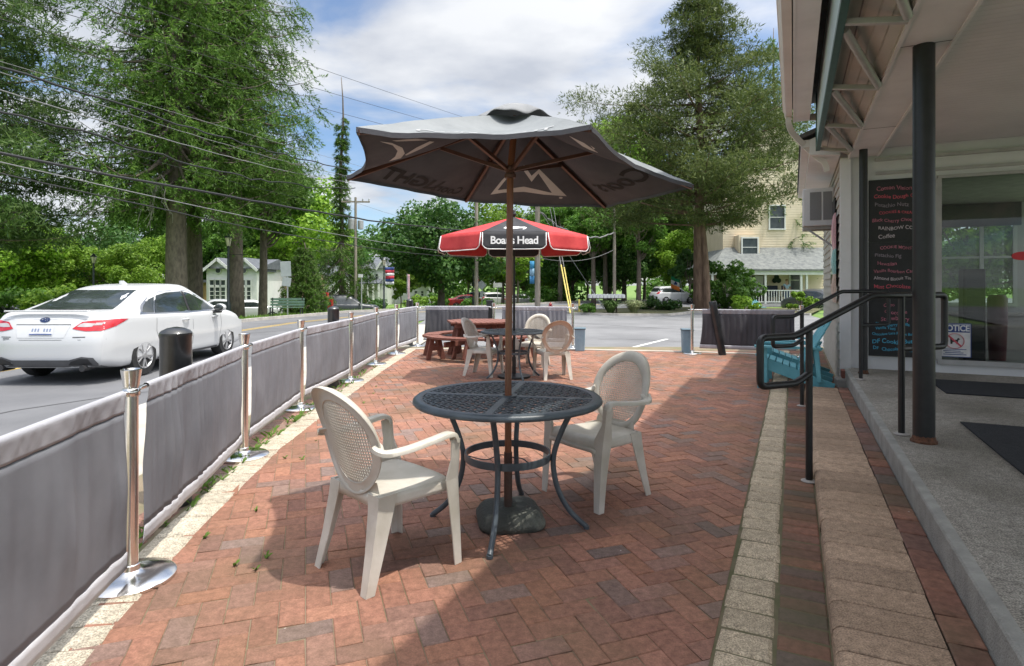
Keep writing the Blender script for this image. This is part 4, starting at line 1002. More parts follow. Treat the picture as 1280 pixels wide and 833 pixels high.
mb = BB(); bbox(mb, .575, .70, 9.03, 9.10, -.02, 3.05); bbox(mb, .84, .90, 9.05, 9.10, ZP, 3.05); mb.build('corner_board', M_trim)
# street wall of the main block with overlapping siding courses
mb = BB(); z = -.05
while z < 3.4:
    mb.extr([(.60, 9.25, z), (.565, 9.25, z), (.583, 9.25, z + .125), (.60, 9.25, z + .125)], (0, 4.6, 0)); z += .125
mb.build('siding', M_side)
mb = BB(); bbox(mb, .6, .75, 9.26, 13.84, -.05, 3.4); bbox(mb, .6, 6, 13.7, 13.85, -.05, .95); bbox(mb, .6, 1.9, 13.7, 13.85, .95, 3.4); bbox(mb, 3.7, 6, 13.7, 13.85, .95, 3.4); bbox(mb, 1.9, 3.7, 13.7, 13.85, 2.55, 3.4); bbox(mb, 4.7, 4.85, 9.26, 13.7, ZP, .95); bbox(mb, 4.7, 4.85, 9.26, 13.7, 2.6, 3.4); bbox(mb, 4.7, 4.85, 9.26, 10.0, .95, 2.6); bbox(mb, 4.7, 4.85, 13.2, 13.7, .95, 2.6)
mb.build('inner_wall', mat('interior_wall', (.52, .50, .49), .7, c2=(.6, .58, .57), scale=2))
mb = BB(); bbox(mb, .75, 4.7, 9.25, 13.7, 2.86, 2.92); mb.build('interior_ceiling', mat('interior_ceiling', (.5, .49, .48), .8))
mb = BB(); bbox(mb, .75, 4.7, 9.25, 13.7, .17, .235); mb.build('interior_floor', mat('interior_floor', (.16, .16, .165), .4, c2=(.22, .22, .22), scale=3))
mb = BB(); bbox(mb, 1.9, 3.7, 13.66, 13.70, .95, 1.01); bbox(mb, 1.9, 3.7, 13.66, 13.70, 2.49, 2.55); bbox(mb, 1.9, 1.96, 13.66, 13.70, 1.01, 2.49); bbox(mb, 3.64, 3.7, 13.66, 13.70, 1.01, 2.49); bbox(mb, 3.15, 3.21, 13.66, 13.70, 1.01, 2.49); bbox(mb, 1.96, 3.64, 13.67, 13.70, 1.84, 1.88)
bw = mb.build('rear_window', M_trim)
mb = BB(); bbox(mb, 1.9, 3.7, 13.77, 13.776, .97, 2.53); mb.build('pane', M_glass, bw)
# porch ceiling of boards, beam, fascia
mb = BB(); t = TN
while t < 9.02:
    bbox(mb, 1.02, 6.2, t, t + .078, ZC, ZC + .02); t += .083
mb.build('porch_ceiling', M_soff)
mb = BB(); bbox(mb, .4, 6.3, TN, 9.1, ZC + .021, ZC + .06); mb.build('ceiling_deck', mat('groove', (.22, .20, .19), .9))
mb = BB(); bbox(mb, .685, 1.0, TN, TE + .3, ZB, ZC + .02)
for t in (1.4, 4.98, 7.6): pass
bbox(mb, 1.0, 1.022, TN, TE + .3, ZB - .012, ZC + .019); bbox(mb, .66, .685, TN, TE + .3, ZB - .025, ZC + .05)
mb.build('beam', M_trim)
mb = BB()
for t in (4.99, 7.45): bbox(mb, .69, .998, t, t + .008, ZB - .002, ZB)
mb.build('beam_joint', mat('joint_line', (.12, .11, .10), .9))
# sloping lapped soffit from the beam out to the gutter
mb = BB(); n = 4; a = Vector((.655, 0, ZB + .0)); b = Vector((.35, 0, 3.185))
for k in range(n):
    q0 = a.lerp(b, k / n); q1 = a.lerp(b, (k + 1) / n); nn = Vector((-(b - a).z, 0, (b - a).x)).normalized() * -.014
    mb.extr([Vector((q.x, TN, q.z)) for q in (q0 + Vector((.008, 0, .0)), q1, q1 + Vector((.05, 0, .05)), q0 + Vector((.06, 0, .05)))], (0, TE - TN, 0))
    mb.extr([Vector((q.x, TN, q.z)) for q in (q0 - Vector((.006, 0, .004)), q0 + Vector((-.004, 0, .012)), q0 + Vector((.012, 0, .012)), q0 + Vector((.012, 0, -.002)))], (0, TE - TN, 0))
mb.extr([(.35, TN, 3.185), (.33, TN, 3.185), (.30, TN, 3.62), (.35, TN, 3.62)], (0, TE - TN, 0)); mb.build('sloping_soffit', M_side)
mb = BB(); mb.extr([(.66, TE, ZB - .01), (.66, TE, 3.62), (.03, TE, 3.62), (.03, TE, 3.56), (.27, TE, 3.53), (.34, TE, 3.175)], (0, .03, 0)); mb.build('end_board', M_side)
mb = BB(); bbox(mb, .02, .20, TN, TE + .02, 3.54, 3.56); bbox(mb, .0, .022, TN, TE + .05, 3.535, 3.70); mb.build('fascia', M_trim)
mb = BB(); mb.extr([(-.10, TN, 3.72), (6.3, TN, 4.9), (6.3, TN, 5.0), (-.10, TN, 3.78)], (0, TE - TN + .1, 0)); mb.extr([(.08, 8.83, 3.315), (4.9, 8.83, 5.2), (4.9, 8.83, 5.26), (.08, 8.83, 3.375)], (0, 5.27, 0)); mb.build('roof', mat('roof_shingle', (.09, .09, .09), .9, c2=(.14, .135, .13), scale=6, bump=.5))
M_gut = mat('gutter_white', (.58, .55, .52), .5, c2=(.66, .63, .60), scale=2)
mb = BB(); gs = [(-.01, 3.58), (-.085, 3.585), (-.105, 3.63), (-.11, 3.68), (-.125, 3.70), (-.125, 3.72), (-.01, 3.72)]
mb.extr([(p, TN, z) for p, z in gs], (0, TE + .05 - TN, 0)); gu = mb.build('gutter', M_gut)
mb = BB()
mb.sweep(cr([(-.05, 8.66, 3.60), (-.05, 8.68, 3.50), (.02, 8.78, 3.36), (.28, 9.0, 3.10), (.38, 9.05, 3.02), (.42, 9.08, 2.90)], 5), [(-.035, -.03), (.035, -.03), (.035, .03), (-.035, .03)], up=(0, 1, 0)); mb.build('downspout', M_gut, gu)
# eave of the main block
mb = BB(); mb.extr([(.565, 8.85, 3.06), (.20, 8.85, 3.10), (.20, 8.85, 3.30), (.565, 8.85, 3.45)], (0, 5.1, 0)); mb.build('eave', M_trim)
mb = BB(); bbox(mb, .10, .198, 8.85, 13.95, 3.20, 3.30); mb.build('eave_gutter', M_gut)
# porch columns
for (p, t, rr) in ((.84, 5.03, .068), (.80, 8.57, .048), (.84, 1.5, .068)):
    mb = BB(); mb.tube([(p, t, ZP), (p, t, ZB + .01)], rr, 24); cl = mb.build('column', M_bm, smooth=True, angle=R(60))
    mb = BB(); mb.lathe([(rr * 1.22, ZP - .002), (rr * 1.25, ZP + .012), (rr * 1.1, ZP + .022), (rr * 1.0, ZP + .05)], (p, t, 0), 14); mb.build('rusty_foot', mat('rust', (.075, .035, .02), .95, c2=(.17, .075, .04), scale=30, bump=.9, bscale=80), cl)
# street-side window of the main block with louvred shutter boards
mb = BB(); bbox(mb, .548, .578, 9.75, 10.75, 1.35, 2.62); mb.build('window', mat('dark_glass', (.012, .013, .015), .08))
# roadside sign panel over the porch edge with its brackets
M_grn = mat('sign_green', (.018, .075, .06), .45, c2=(.03, .10, .08), scale=10)
sg_ = thing('roof_sign', 'long green framed pale blue sign along the porch eave, seen edge on', 'sign', B(.27, 3.5, 3.05), YAW)
class SB(BB):
    def build(s, name, m, parent=sg_, **k):
        s.inv = Matrix.Translation((-.27, -3.5, -3.05)); return MB.build(s, name, m, parent, **k)
mb = SB(); bbox(mb, .275, .295, TN, 8.42, 3.10, 3.9); mb.build('face', mat('sign_face', (.42, .55, .60), .4, c2=(.50, .66, .68), scale=1.3))
mb = SB(); bbox(mb, .262, .31, TN, 8.44, 3.055, 3.10); bbox(mb, .262, .31, 8.42, 8.45, 3.10, 3.9); mb.build('frame', M_grn)
mb = SB()
for t in (1.6, 3.0, 4.42, 5.83, 7.19, 8.42):
    mb = SB(); mb.bar((.31, t, 3.075), (.66, t, 3.02), .045, .04, bev=.004); br_ = mb.build('bracket', M_alu)
    mb = SB(); mb.tube([(.315, t - 1.25, 3.09), (.645, t - .06, 3.025)], .030, 12); mb.tube([(.64, t - .05, 3.005), (.64, t - .05, 3.06)], .014, 8); mb.build('strut', M_alu, br_, smooth=True, angle=R(50))

# menu boards on the front wall
M_board = mat('chalkboard', (.010, .010, .011), .55, c2=(.018, .018, .02), scale=6)
CHP = mat('chalk_pink', (.66, .22, .29), .9, c2=(.30, .10, .13), scale=30); CHR = mat('chalk_red', (.74, .13, .17), .9, c2=(.45, .08, .10), scale=30); CHW = mat('chalk_faint', (.26, .22, .25), .9); CHB = mat('chalk_blue', (.08, .42, .62), .9); CHK = mat('chalk_white', (.55, .48, .50), .9)
def board(label, z0, z1, rows):
    p0, p1 = .915, 1.53; r = thing('menu_board', label, 'menu board', B((p0 + p1) / 2, 9.085, z0), YAW, 'black chalk menu boards by the door')
    cx_ = (p0 + p1) / 2
    class X(BB):
        def build(s, name, m, parent=r, **k):
            s.inv = Matrix.Translation((-cx_, -9.085, -z0)); return MB.build(s, name, m, parent, **k)
    mb = X(); bbox(mb, p0, p1, 9.075, 9.10, z0, z1); mb.build('panel', M_board)
    mb = X()
    for (x0, x1, za, zb) in ((p0 - .008, p1 + .008, z1 - .002, z1 + .012), (p0 - .008, p1 + .008, z0 - .012, z0 + .002), (p0 - .012, p0, z0, z1), (p1, p1 + .012, z0, z1)): bbox(mb, x0, x1, 9.066, 9.10, za, zb)
    mb.build('frame', M_bm)
    for (s, z, size, m_, dx) in rows:
        vs, fs = text_geo(s, size, align='LEFT', bold=.008); mb = X()
        sh = [(q.x * .92 + p0 + dx, 9.0735, z + q.y * (1 + .12 * math.sin(q.x * 31 + z * 17)) + .008 * math.sin(q.x * 19 + z * 40) + q.x * .03 * math.sin(z * 57)) for q in vs]; mb.add(sh, fs); mb.build('chalk_lettering', m_)
board('upper black chalk menu board listing flavours in pink down to Coffee', 1.93, 2.72, [('Cotton Vision', 2.62, .075, CHP, .08), ('Cookie Dough Creme', 2.51, .07, CHR, .05), ('Pistachio Nutz', 2.40, .07, CHW, .06), ('COOKIES & CREAM', 2.30, .05, CHR, .11), ('Black Cherry Choc Chip', 2.195, .062, CHP, .03), ('RAINBOW COOKIE', 2.09, .065, CHK, .10), ('Coffee', 1.985, .075, CHK, .10)])
board('middle black chalk menu board headed by Cookie Monster', 1.16, 1.91, [('COOKIE MONSTER', 1.84, .055, CHP, .12), ('Pistachio Fig', 1.735, .065, CHW, .06), ('Hawaiian', 1.63, .065, CHP, .09), ('Vanilla Bourbon Caramel', 1.53, .058, CHP, .05), ('Almond Biscuit Tin', 1.43, .058, CHK, .05), ('Mint Chocolate Chip', 1.325, .07, CHR, .05)])
board('lowest black chalk menu board with blue writing near the platform', .42, 1.14, [('Oreo', 1.08, .06, CHP, .16), ('Chocolate', .99, .065, CHP, .17), ('Strawberry', .90, .075, CHP, .13), ('Black Cherry Vanilla', .825, .05, CHB, .07), ('Vanilla Tasti', .775, .05, CHB, .07), ('Chocolate Lace Peanut Butter', .70, .045, CHB, .03), ('DF Cookie Butter', .60, .08, CHB, .03), ('DF  Chocolate Banana', .51, .06, CHB, .04)])
# notice on the glass
no = thing('notice_sign', 'white NOTICE sign with a red prohibition circle low on the window', 'sign', B(1.85, 9.13, .43), YAW)
class NB(BB):
    def build(s, name, m, parent=no, **k):
        s.inv = Matrix.Translation((-1.85, -9.13, -.43)); return MB.build(s, name, m, parent, **k)
p0, p1, z0, z1 = 1.68, 2.02, .43, .86
mb = NB(); bbox(mb, p0, p1, 9.135, 9.145, z0, z1); mb.build('panel', M_wh)
M_nb = mat('notice_blue', (.03, .06, .22), .6); mb = NB(); bbox(mb, p0 + .015, p1 - .015, 9.131, 9.134, z1 - .115, z1 - .015)
for (a, b, c, d) in ((p0, p1, z0, z0 + .008), (p0, p1, z1 - .008, z1), (p0, p0 + .008, z0, z1), (p1 - .008, p1, z0, z1)): bbox(mb, a, b, 9.131, 9.134, c, d)
for k in range(4): bbox(mb, p0 + .05 + .02 * (k % 2), p1 - .05 - .03 * (k % 3), 9.131, 9.134, z0 + .03 + k * .022, z0 + .038 + k * .022)
mb.build('header', M_nb)
vs, fs = text_geo('NOTICE', .105, space=.95, bold=.03); mb = NB(); mb.add([(1.85 + q.x * .82, 9.1295, z1 - .065 + q.y) for q in vs], fs); mb.build('lettering', M_wh)
mb = NB(); c = Vector((1.85, 9.130, .635))
mb.sweep([c + Vector((.095 * math.cos(a), 0, .095 * math.sin(a))) for a in [2 * PI * k / 40 for k in range(40)]], [(-.002, -.011), (.002, -.011), (.002, .011), (-.002, .011)], closed=True, up=(0, 1, 0))
mb.bar(c + Vector((-.066, 0, .066)), c + Vector((.066, 0, -.066)), .004, .02, up=(1, 0, 1)); mb.build('prohibition_circle', CHR)
mb = NB(); mb.extr([(1.85 + (x_ - 1.98) * .85, y_, .635 + (z_ - .715) * .85) for x_, y_, z_ in [(1.93, 9.133, .67), (1.95, 9.133, .67), (1.955, 9.133, .70), (2.0, 9.133, .70), (2.0, 9.133, .67), (2.02, 9.133, .67), (2.02, 9.133, .72), (2.045, 9.133, .745), (2.02, 9.133, .765), (2.005, 9.133, .735), (1.95, 9.133, .735), (1.925, 9.133, .76)]], (0, -.002, 0)); mb.build('pictogram', M_bm)
# red oval sticker
mb = NB(); mb.sweep([(0, 0, 0), (0, .004, 0)], [(.20 * math.copysign(abs(math.cos(a)) ** .6, math.cos(a)), .055 * math.copysign(abs(math.sin(a)) ** .8, math.sin(a))) for a in [2 * PI * k / 32 for k in range(32)]])
mb.v = [B(2.62 + q.x, 9.135 + q.y, 1.70 + q.z) for q in mb.v]; st = MB(); st.v = mb.v; st.f = mb.f; st.m = mb.m
solo(st, 'sticker', mat('sticker_red', (.55, .03, .04), .5), 'red oval sticker on the shop window', 'sticker', B(2.62, 9.135, 1.70))
# interior: counter, menu screens, rack
mb = MB(); mb.box((0, 0, .52), (2.6, .5, .6), bev=.01); mb.box((0, 0, .84), (2.7, .6, .04), bev=.008); mb.v = [B(3.1 + q.x, 12.9 + q.y, q.z) for q in mb.v]
solo(mb, 'counter', mat('counter', (.42, .37, .35), .5, c2=(.5, .45, .43), scale=2), 'pale counter under the rear window inside the shop', 'counter', B(3.1, 12.9, .22))
mb = MB(); mb.box((0, 0, 0), (2.0, .05, .42), bev=.01); mb.v = [B(2.7 + q.x, 13.45 + q.y, q.z + 2.63) for q in mb.v]; solo(mb, 'picture_board', mat('picture_board', (.02, .022, .028), .3, c2=(.10, .05, .06), scale=2.2, mixpos=(.5, .75)), 'dark picture menu panel above the rear window', 'menu panel', B(2.7, 13.45, 2.6))
mb = MB(); mb.box((0, 0, .9), (.26, .3, 1.35), bev=.02)
for k in range(5): mb.box((0, -.155, .45 + k * .22), (.2, .012, .14), bev=.004)
mb.v = [B(2.35 + q.x, 10.6 + q.y, q.z) for q in mb.v]; solo(mb, 'cup_rack', mat('rack_dark', (.015, .015, .018), .4), 'dark upright rack standing inside the window', 'rack', B(2.35, 10.6, .22))
mb = MB(); mb.tube([(0, 0, .23), (0, 0, .8), (0, 0, 1.15), (0, 0, 1.2)], [.10, .12, .12, .09], 14); mb.v = [B(2.72 + q.x, 10.9 + q.y, q.z) for q in mb.v]; solo(mb, 'bin', mat('dark_red', (.09, .012, .018), .5), 'tall dark red bin inside the shop window', 'bin', B(2.72, 10.9, .23), smooth=True, angle=R(40))
# air conditioner
ac = thing('air_conditioner', 'white window air conditioner sticking out of the shop side wall', 'air conditioner', B(.58, 10.55, 2.25), YAW)
class AB(BB):
    def build(s, name, m, parent=ac, **k):
        s.inv = Matrix.Translation((-.58, -10.55, -2.25)); return MB.build(s, name, m, parent, **k)
M_ac = mat('ac_white', (.55, .55, .56), .5, c2=(.62, .62, .62), scale=4)
mb = AB(); bbox(mb, .14, .575, 10.35, 10.95, 2.27, 2.86, bev=.015); mb.build('case', M_ac)
mb = AB(); bbox(mb, .24, .40, 10.344, 10.35, 2.36, 2.80); bbox(mb, .425, .55, 10.344, 10.35, 2.36, 2.80); mb.build('grille', mat('ac_grille', (.16, .16, .165), .6, c2=(.22, .22, .22), scale=90, stretch=(1, 1, 20)))
mb = AB(); bbox(mb, .14, .56, 10.42, 10.46, 2.23, 2.268); bbox(mb, .14, .56, 10.84, 10.88, 2.23, 2.268); mb.bar((.2, 10.44, 2.235), (.565, 10.44, 1.95), .03, .03); mb.build('bracket', M_alu)
# pastel sign seen edge on
ic = thing('wall_sign', 'thin pastel board with scalloped edge hung on the shop side, edge on', 'sign', B(.50, 9.5, 1.1), YAW)
class IB(BB):
    def build(s, name, m, parent=ic, **k):
        s.inv = Matrix.Translation((-.50, -9.5, -1.1)); return MB.build(s, name, m, parent, **k)
for nm, z0, z1, m_ in (('pink_scoop', 1.85, 2.35, mat('pastel_pink', (.55, .33, .36), .6)), ('teal_scoop', 1.5, 1.85, mat('pastel_teal', (.25, .48, .46), .6)), ('cone', 1.1, 1.5, mat('pastel_cream', (.55, .42, .34), .6))):
    mb = IB(); pts = [(q / 12, math.sin(PI * q / 12)) for q in range(13)]
    mb.extr([(.525 - .022 * s_, 9.3 + .0, z0 + (z1 - z0) * u_) for u_, s_ in pts] + [(.54, 9.3, z1), (.54, 9.3, z0)], (0, .45, 0)); mb.build(nm, m_)
# floor mats
M_mat = mat('black_mat', (.012, .013, .016), .9, c2=(.025, .026, .03), scale=40, bump=.8, bscale=300)
for (p0, p1, t0, t1, lab) in ((1.22, 3.4, 4.0, 5.85, 'large black ribbed doormat on the platform nearest the camera'), (1.42, 3.4, 7.35, 8.35, 'black doormat lying just before the shop window')):
    mb = MB(); mb.box((0, 0, .006), (p1 - p0, t1 - t0, .012), bev=.004); c = B((p0 + p1) / 2, (t0 + t1) / 2, ZP + .001); mb.v = [Matrix.Rotation(YAW, 3, 'Z') @ q + c for q in mb.v]; o = solo(mb, 'doormat', M_mat, lab, 'doormat', c, 'black doormats')
# loose blocks at the platform corner
mb = MB(); mb.box((0, 0, .06), (.19, .26, .12), bev=.018); c = B(.605, 8.85, .0); mb.v = [Matrix.Rotation(YAW + .1, 3, 'Z') @ q + c for q in mb.v]; solo(mb, 'stone_block', M_kerb, 'grey rounded stone block at the end of the step', 'block', c)
mb = MB(); mb.box((0, 0, .05), (.09, .19, .10), bev=.006); c = B(.62, 8.90, .122); mb.v = [Matrix.Rotation(YAW, 3, 'Z') @ q + c for q in mb.v]; solo(mb, 'brick', mat('loose_brick', (.28, .12, .09), .9, bump=.5), 'loose red brick on the stone block by the wall', 'brick', c)
# ---------------------------------------------------------------- cars
M_tyre = mat('tyre', (.016, .016, .017), .85, c2=(.03, .03, .03), scale=20)
M_rim = mat('alloy', (.42, .42, .43), .42, metal=.6, var=.08)
M_rimd = mat('rim_dark', (.03, .03, .032), .5)
M_cgl = mat('car_glass', (.018, .024, .024), .04, c2=(.035, .045, .043), scale=1.5, spec=.9)
M_blkp = mat('black_plastic', (.022, .022, .024), .6)
M_gryp = mat('grey_plastic', (.09, .09, .095), .6)
M_tail = mat('tail_red', (.42, .012, .02), .12, c2=(.58, .02, .03), scale=9, coat=.6)
M_lens = mat('clear_lens', (.45, .42, .42), .15, coat=.6)
M_head = mat('head_lamp', (.5, .52, .55), .1, coat=.6)
M_wp = mat('white_car_paint', (.56, .57, .58), .28, var=.02, coat=.6, scale=1)
M_gp = mat('grey_car_paint', (.05, .055, .065), .3, var=.03, coat=.6)
M_rp = mat('red_car_paint', (.40, .02, .025), .3, var=.03, coat=.6)
M_sp = mat('silver_car_paint', (.30, .31, .32), .3, var=.03, coat=.6)
M_bp = mat('blue_car_paint', (.03, .05, .10), .3, var=.03, coat=.6)
M_plate = mat('plate', (.62, .63, .65), .5); M_platet = mat('plate_mark', (.06, .09, .22), .6)
def lerpt(tab, y):
    ys = [q[0] for q in tab]
    if y <= ys[0]: return tab[0][1]
    for i in range(len(tab) - 1):
        if y <= ys[i + 1]:
            a = tab[max(i - 1, 0)][1]; b = tab[i][1]; c = tab[i + 1][1]; d = tab[min(i + 2, len(tab) - 1)][1]; t = (y - ys[i]) / (ys[i + 1] - ys[i])
            m = .5 * ((2 * b) + (c - a) * t + (2 * a - 5 * b + 4 * c - d) * t * t + (3 * b - a - 3 * c + d) * t ** 3)
            return min(max(m, min(b, c) - .015), max(b, c) + .015)
    return tab[-1][1]
SEDAN = dict(L=2.38, top=[(-2.38, .97), (-2.30, 1.075), (-2.05, 1.085), (-1.72, 1.12), (-1.3, 1.30), (-.85, 1.44), (-.45, 1.49), (.0, 1.50), (.35, 1.475), (.75, 1.31), (1.22, 1.045), (1.6, .97), (2.05, .87), (2.30, .74), (2.38, .60)],
             belt=[(-2.38, .94), (-1.9, 1.00), (-1.2, .985), (0, .955), (1.2, .92), (2.0, .80), (2.38, .58)], wb=(-1.37, 1.38), wr=.33,
             dlo=[(-1.42, 1.01), (-1.24, 1.15), (-.98, 1.27), (-.62, 1.345), (-.1, 1.375), (.25, 1.345), (.62, 1.21), (1.0, .98), (-.05, .975)], split=.02, rg=[(-.64, 1.09), (.64, 1.09), (.52, 1.385), (-.52, 1.385)])
SUV = dict(L=2.33, top=[(-2.33, 1.02), (-2.27, 1.22), (-2.12, 1.50), (-1.9, 1.63), (-1.2, 1.69), (-.3, 1.70), (.2, 1.66), (.6, 1.47), (1.05, 1.12), (1.5, 1.05), (2.05, .97), (2.27, .82), (2.33, .64)],
           belt=[(-2.33, 1.02), (-1.9, 1.08), (-1, 1.07), (0, 1.04), (1.1, 1.0), (2.0, .88), (2.33, .62)], wb=(-1.33, 1.36), wr=.36,
           dlo=[(-2.02, 1.14), (-1.88, 1.42), (-1.6, 1.53), (-.6, 1.56), (.1, 1.53), (.5, 1.33), (.86, 1.09), (-.5, 1.10)], split=-.15, rg=[(-.6, 1.16), (.6, 1.16), (.52, 1.52), (-.52, 1.52)])
def make_car(name, label, cat, P, paint, loc, rz, group=None, detail=False):
    r = thing(name, label, cat, loc, rz, group)
    L_ = P['L']; ny = 60
    def section(y):
        zt = lerpt(P['top'], y); zb_ = min(lerpt(P['belt'], y), zt - .02)
        e = abs(y) / L_
        w_ = .915 * (1 - .055 * max(0, (e - .55) / .45) ** 2 - .05 * max(0, (e - .9) / .1) ** 2)
        zl = .20 + .06 * max(0, (e - .8) / .2)
        k = min(1, max(0, (zt - zb_ - .08) / .30)); k = k * k * (3 - 2 * k)
        zz = zb_ + (zt - zb_) * .5
        pts = [(0, zl), (.5 * w_, zl), (.86 * w_, zl + .005), (.965 * w_, zl + .05), (.985 * w_, .42), (w_, .58), (w_ * .995, .72), (w_ * .985, zb_ - .06), (w_ * .955, zb_ + .0)]
        roofw = .60
        up = [(.93 * w_, zb_ + .03 * k + .3 * (1 - k) * (zt - zb_)), (.90 * w_ * k + (1 - k) * .90 * w_ - .035 * k, zb_ + (zt - zb_) * (.34 * k + .55 * (1 - k))), (k * (roofw + .115) + (1 - k) * .82 * w_, zb_ + (zt - zb_) * (.70 * k + .80 * (1 - k))), (k * roofw + (1 - k) * .70 * w_, zt - .055 * k - .012 * (1 - k)), (k * (roofw - .10) + (1 - k) * .5 * w_, zt - .015 * k - .004 * (1 - k)), (.25, zt - .002), (0, zt)]
        pts = [(x, min(z, zt)) for x, z in pts + up]
        m = cr([(x, 0, z) for x, z in pts], 3)
        return [(q.x, q.z) for q in m]
    ys = [-L_ + 2 * L_ * (.5 - .5 * math.cos(PI * i / ny)) for i in range(ny + 1)]
    secs = [section(y) for y in ys]; k = len(secs[0])
    def deform(x, y, z):
        e = (abs(y) - (L_ - .75)) / .75
        if e > 0:
            s = 1 if y > 0 else -1
            pull = .17 * max(0, (z - .60) / .48) ** 1.6 if y < 0 else .10 * max(0, (z - .55) / .4) ** 1.5
            pull += .10 * max(0, (.42 - z) / .22) ** 2 + .30 * max(0, abs(x) / .9 - .25) ** 2.6 * 1.3
            if y < 0 and z > .70: pull += .03 * max(0, 1 - abs(z - .86) / .14) * (1 if abs(x) < .42 else 0) * .0
            y -= s * pull * min(1, e) ** 1.5
        return Vector((x, y, z))
    mb = MB()
    ring = 2 * k - 2
    for y, s in zip(ys, secs):
        full = s + [(-x, z) for x, z in reversed(s[1:-1])]
        for x, z in full: mb.v.append(deform(x, y, z))
    for i in range(ny):
        for j in range(ring): mb.f.append((i * ring + j, i * ring + (j + 1) % ring, (i + 1) * ring + (j + 1) % ring, (i + 1) * ring + j)); mb.m.append(0)
    for end in (0, ny):                                         # gridded end caps
        s = secs[end]; y = ys[end]; nx = 14; o = len(mb.v)
        for x, z in s:
            for q in range(nx + 1): mb.v.append(deform(x * (2 * q / nx - 1), y, z))
        for i in range(k - 1):
            for q in range(nx): mb.f.append((o + i * (nx + 1) + q, o + i * (nx + 1) + q + 1, o + (i + 1) * (nx + 1) + q + 1, o + (i + 1) * (nx + 1) + q)); mb.m.append(0)
    body = mb.build('body', paint, r, smooth=True, angle=R(42))
    bm = bmesh.new(); bm.from_mesh(body.data); bmesh.ops.remove_doubles(bm, verts=bm.verts, dist=.002); bmesh.ops.recalc_face_normals(bm, faces=bm.faces); bm.to_mesh(body.data); bm.free()
    bm = bmesh.new(); bm.from_mesh(body.data); bvh = BVHTree.FromBMesh(bm); bm.free()
    WR = P['wr']
    if detail:                                                  # real wheel arches cut out of the body
        cut = MB()
        for s in (-1, 1):
            for yw in P['wb']: cut.tube([(s * .60, yw, WR), (s * 1.1, yw, WR)], WR + .045, 32, up=(0, 0, 1))
        co_ = cut.build('cutter', M_blkp); body.data.materials.append(M_blkp)
        md = body.modifiers.new('b', 'BOOLEAN'); md.object = co_; md.operation = 'DIFFERENCE'; md.solver = 'EXACT'
        bpy.context.view_layer.update()
        ev = body.evaluated_get(bpy.context.evaluated_depsgraph_get()); me = bpy.data.meshes.new_from_object(ev)
        body.modifiers.clear()
        if len(me.polygons) > 200:
            body.data = me
        bpy.data.objects.remove(co_)
    def patch(pts, dirv, org, name, m, parent, off=.004, sub=5, thick=.0):
        "outline laid onto the body skin along dirv"
        dirv = Vector(dirv).normalized(); bm = bmesh.new(); f = bm.faces.new([bm.verts.new(Vector(q) + Vector(org)) for q in pts]); f.normal_update(); bmesh.ops.triangulate(bm, faces=bm.faces)
        if sub: bmesh.ops.subdivide_edges(bm, edges=bm.edges, cuts=sub, use_grid_fill=True)
        bm.verts.index_update(); vs = []; okv = []
        for v in bm.verts:
            h = bvh.ray_cast(v.co, dirv); okv.append(h[0] is not None)
            vs.append(h[0] + h[1] * off if h[0] is not None else v.co)
        mb = MB(); mb.v = vs; mb.f = [tuple(v.index for v in f.verts) for f in bm.faces if all(okv[v.index] for v in f.verts)]; mb.m = [0] * len(mb.f); bm.free()
        return mb.build(name, m, parent, smooth=True)
    for s in (-1, 1):
        def sidew(pts, name, m, parent, off=.004): return patch([(s * 1.6, y, z) for y, z in pts], (-s, 0, 0), (0, 0, 0), name, m, parent, off, sub=4)
        d = P['dlo']; sp = P['split']
        if detail:
            o_ = []
            cx_ = sum(q[0] for q in d) / len(d); cz_ = sum(q[1] for q in d) / len(d)
            for y, z in d: o_.append((cx_ + (y - cx_) * 1.035, cz_ + (z - cz_) * 1.09))
            sidew(o_, 'window_trim', mat('window_trim', (.5, .5, .51), .2, metal=1., var=.02), r, .002)
            bt = lambda y: .975 + (1.01 - .975) * max(0, (-.05 - y) / 1.37)
            front = [(sp + .06, .985), (.93, .992), (.62, 1.185), (.25, 1.315), (sp + .06, 1.345)]
            rear = [(-1.02, 1.003), (sp - .03, .985), (sp - .03, 1.352), (-.5, 1.335), (-.80, 1.29)]
            qt = [(-1.36, 1.025), (-1.05, 1.01), (-.86, 1.27), (-1.02, 1.23), (-1.2, 1.14)]
            for w_ in (front, rear, qt): sidew(w_, 'side_window', M_cgl, r, .006)
            sidew([(sp - .02, .99), (sp + .045, .99), (sp + .045, 1.35), (sp - .02, 1.355)], 'door_pillar', M_blkp, r, .008)
            for y in (-.18, .86):                               # door handles
                mb = MB(); x = s * .905; mb.sweep(cr([(x, y - .10, .845), (x + s * .035, y - .07, .85), (x + s * .037, y + .05, .85), (x, y + .09, .845)], 4), [(-.012, -.012), (.012, -.012), (.012, .012), (-.012, .012)]); mb.build('door_handle', paint, r, smooth=True)
            for pts in ([(-.92, .36), (-.91, .36), (-1.06, .70), (-1.04, .96), (-1.05, .96), (-1.07, .70)], [(sp + .04, .26), (sp + .048, .26), (sp + .048, .97), (sp + .04, .97)], [(1.02, .28), (1.028, .28), (1.13, .70), (1.10, .93), (1.09, .93), (1.12, .70)]):
                sidew(pts, 'door_seam', M_gryp, body, .002)
            sidew([(-1.0, .225), (1.0, .225), (1.0, .262), (-1.0, .262)], 'sill_trim', M_gryp, r, .004)
        else:
            sidew(d, 'side_window', M_cgl, r)
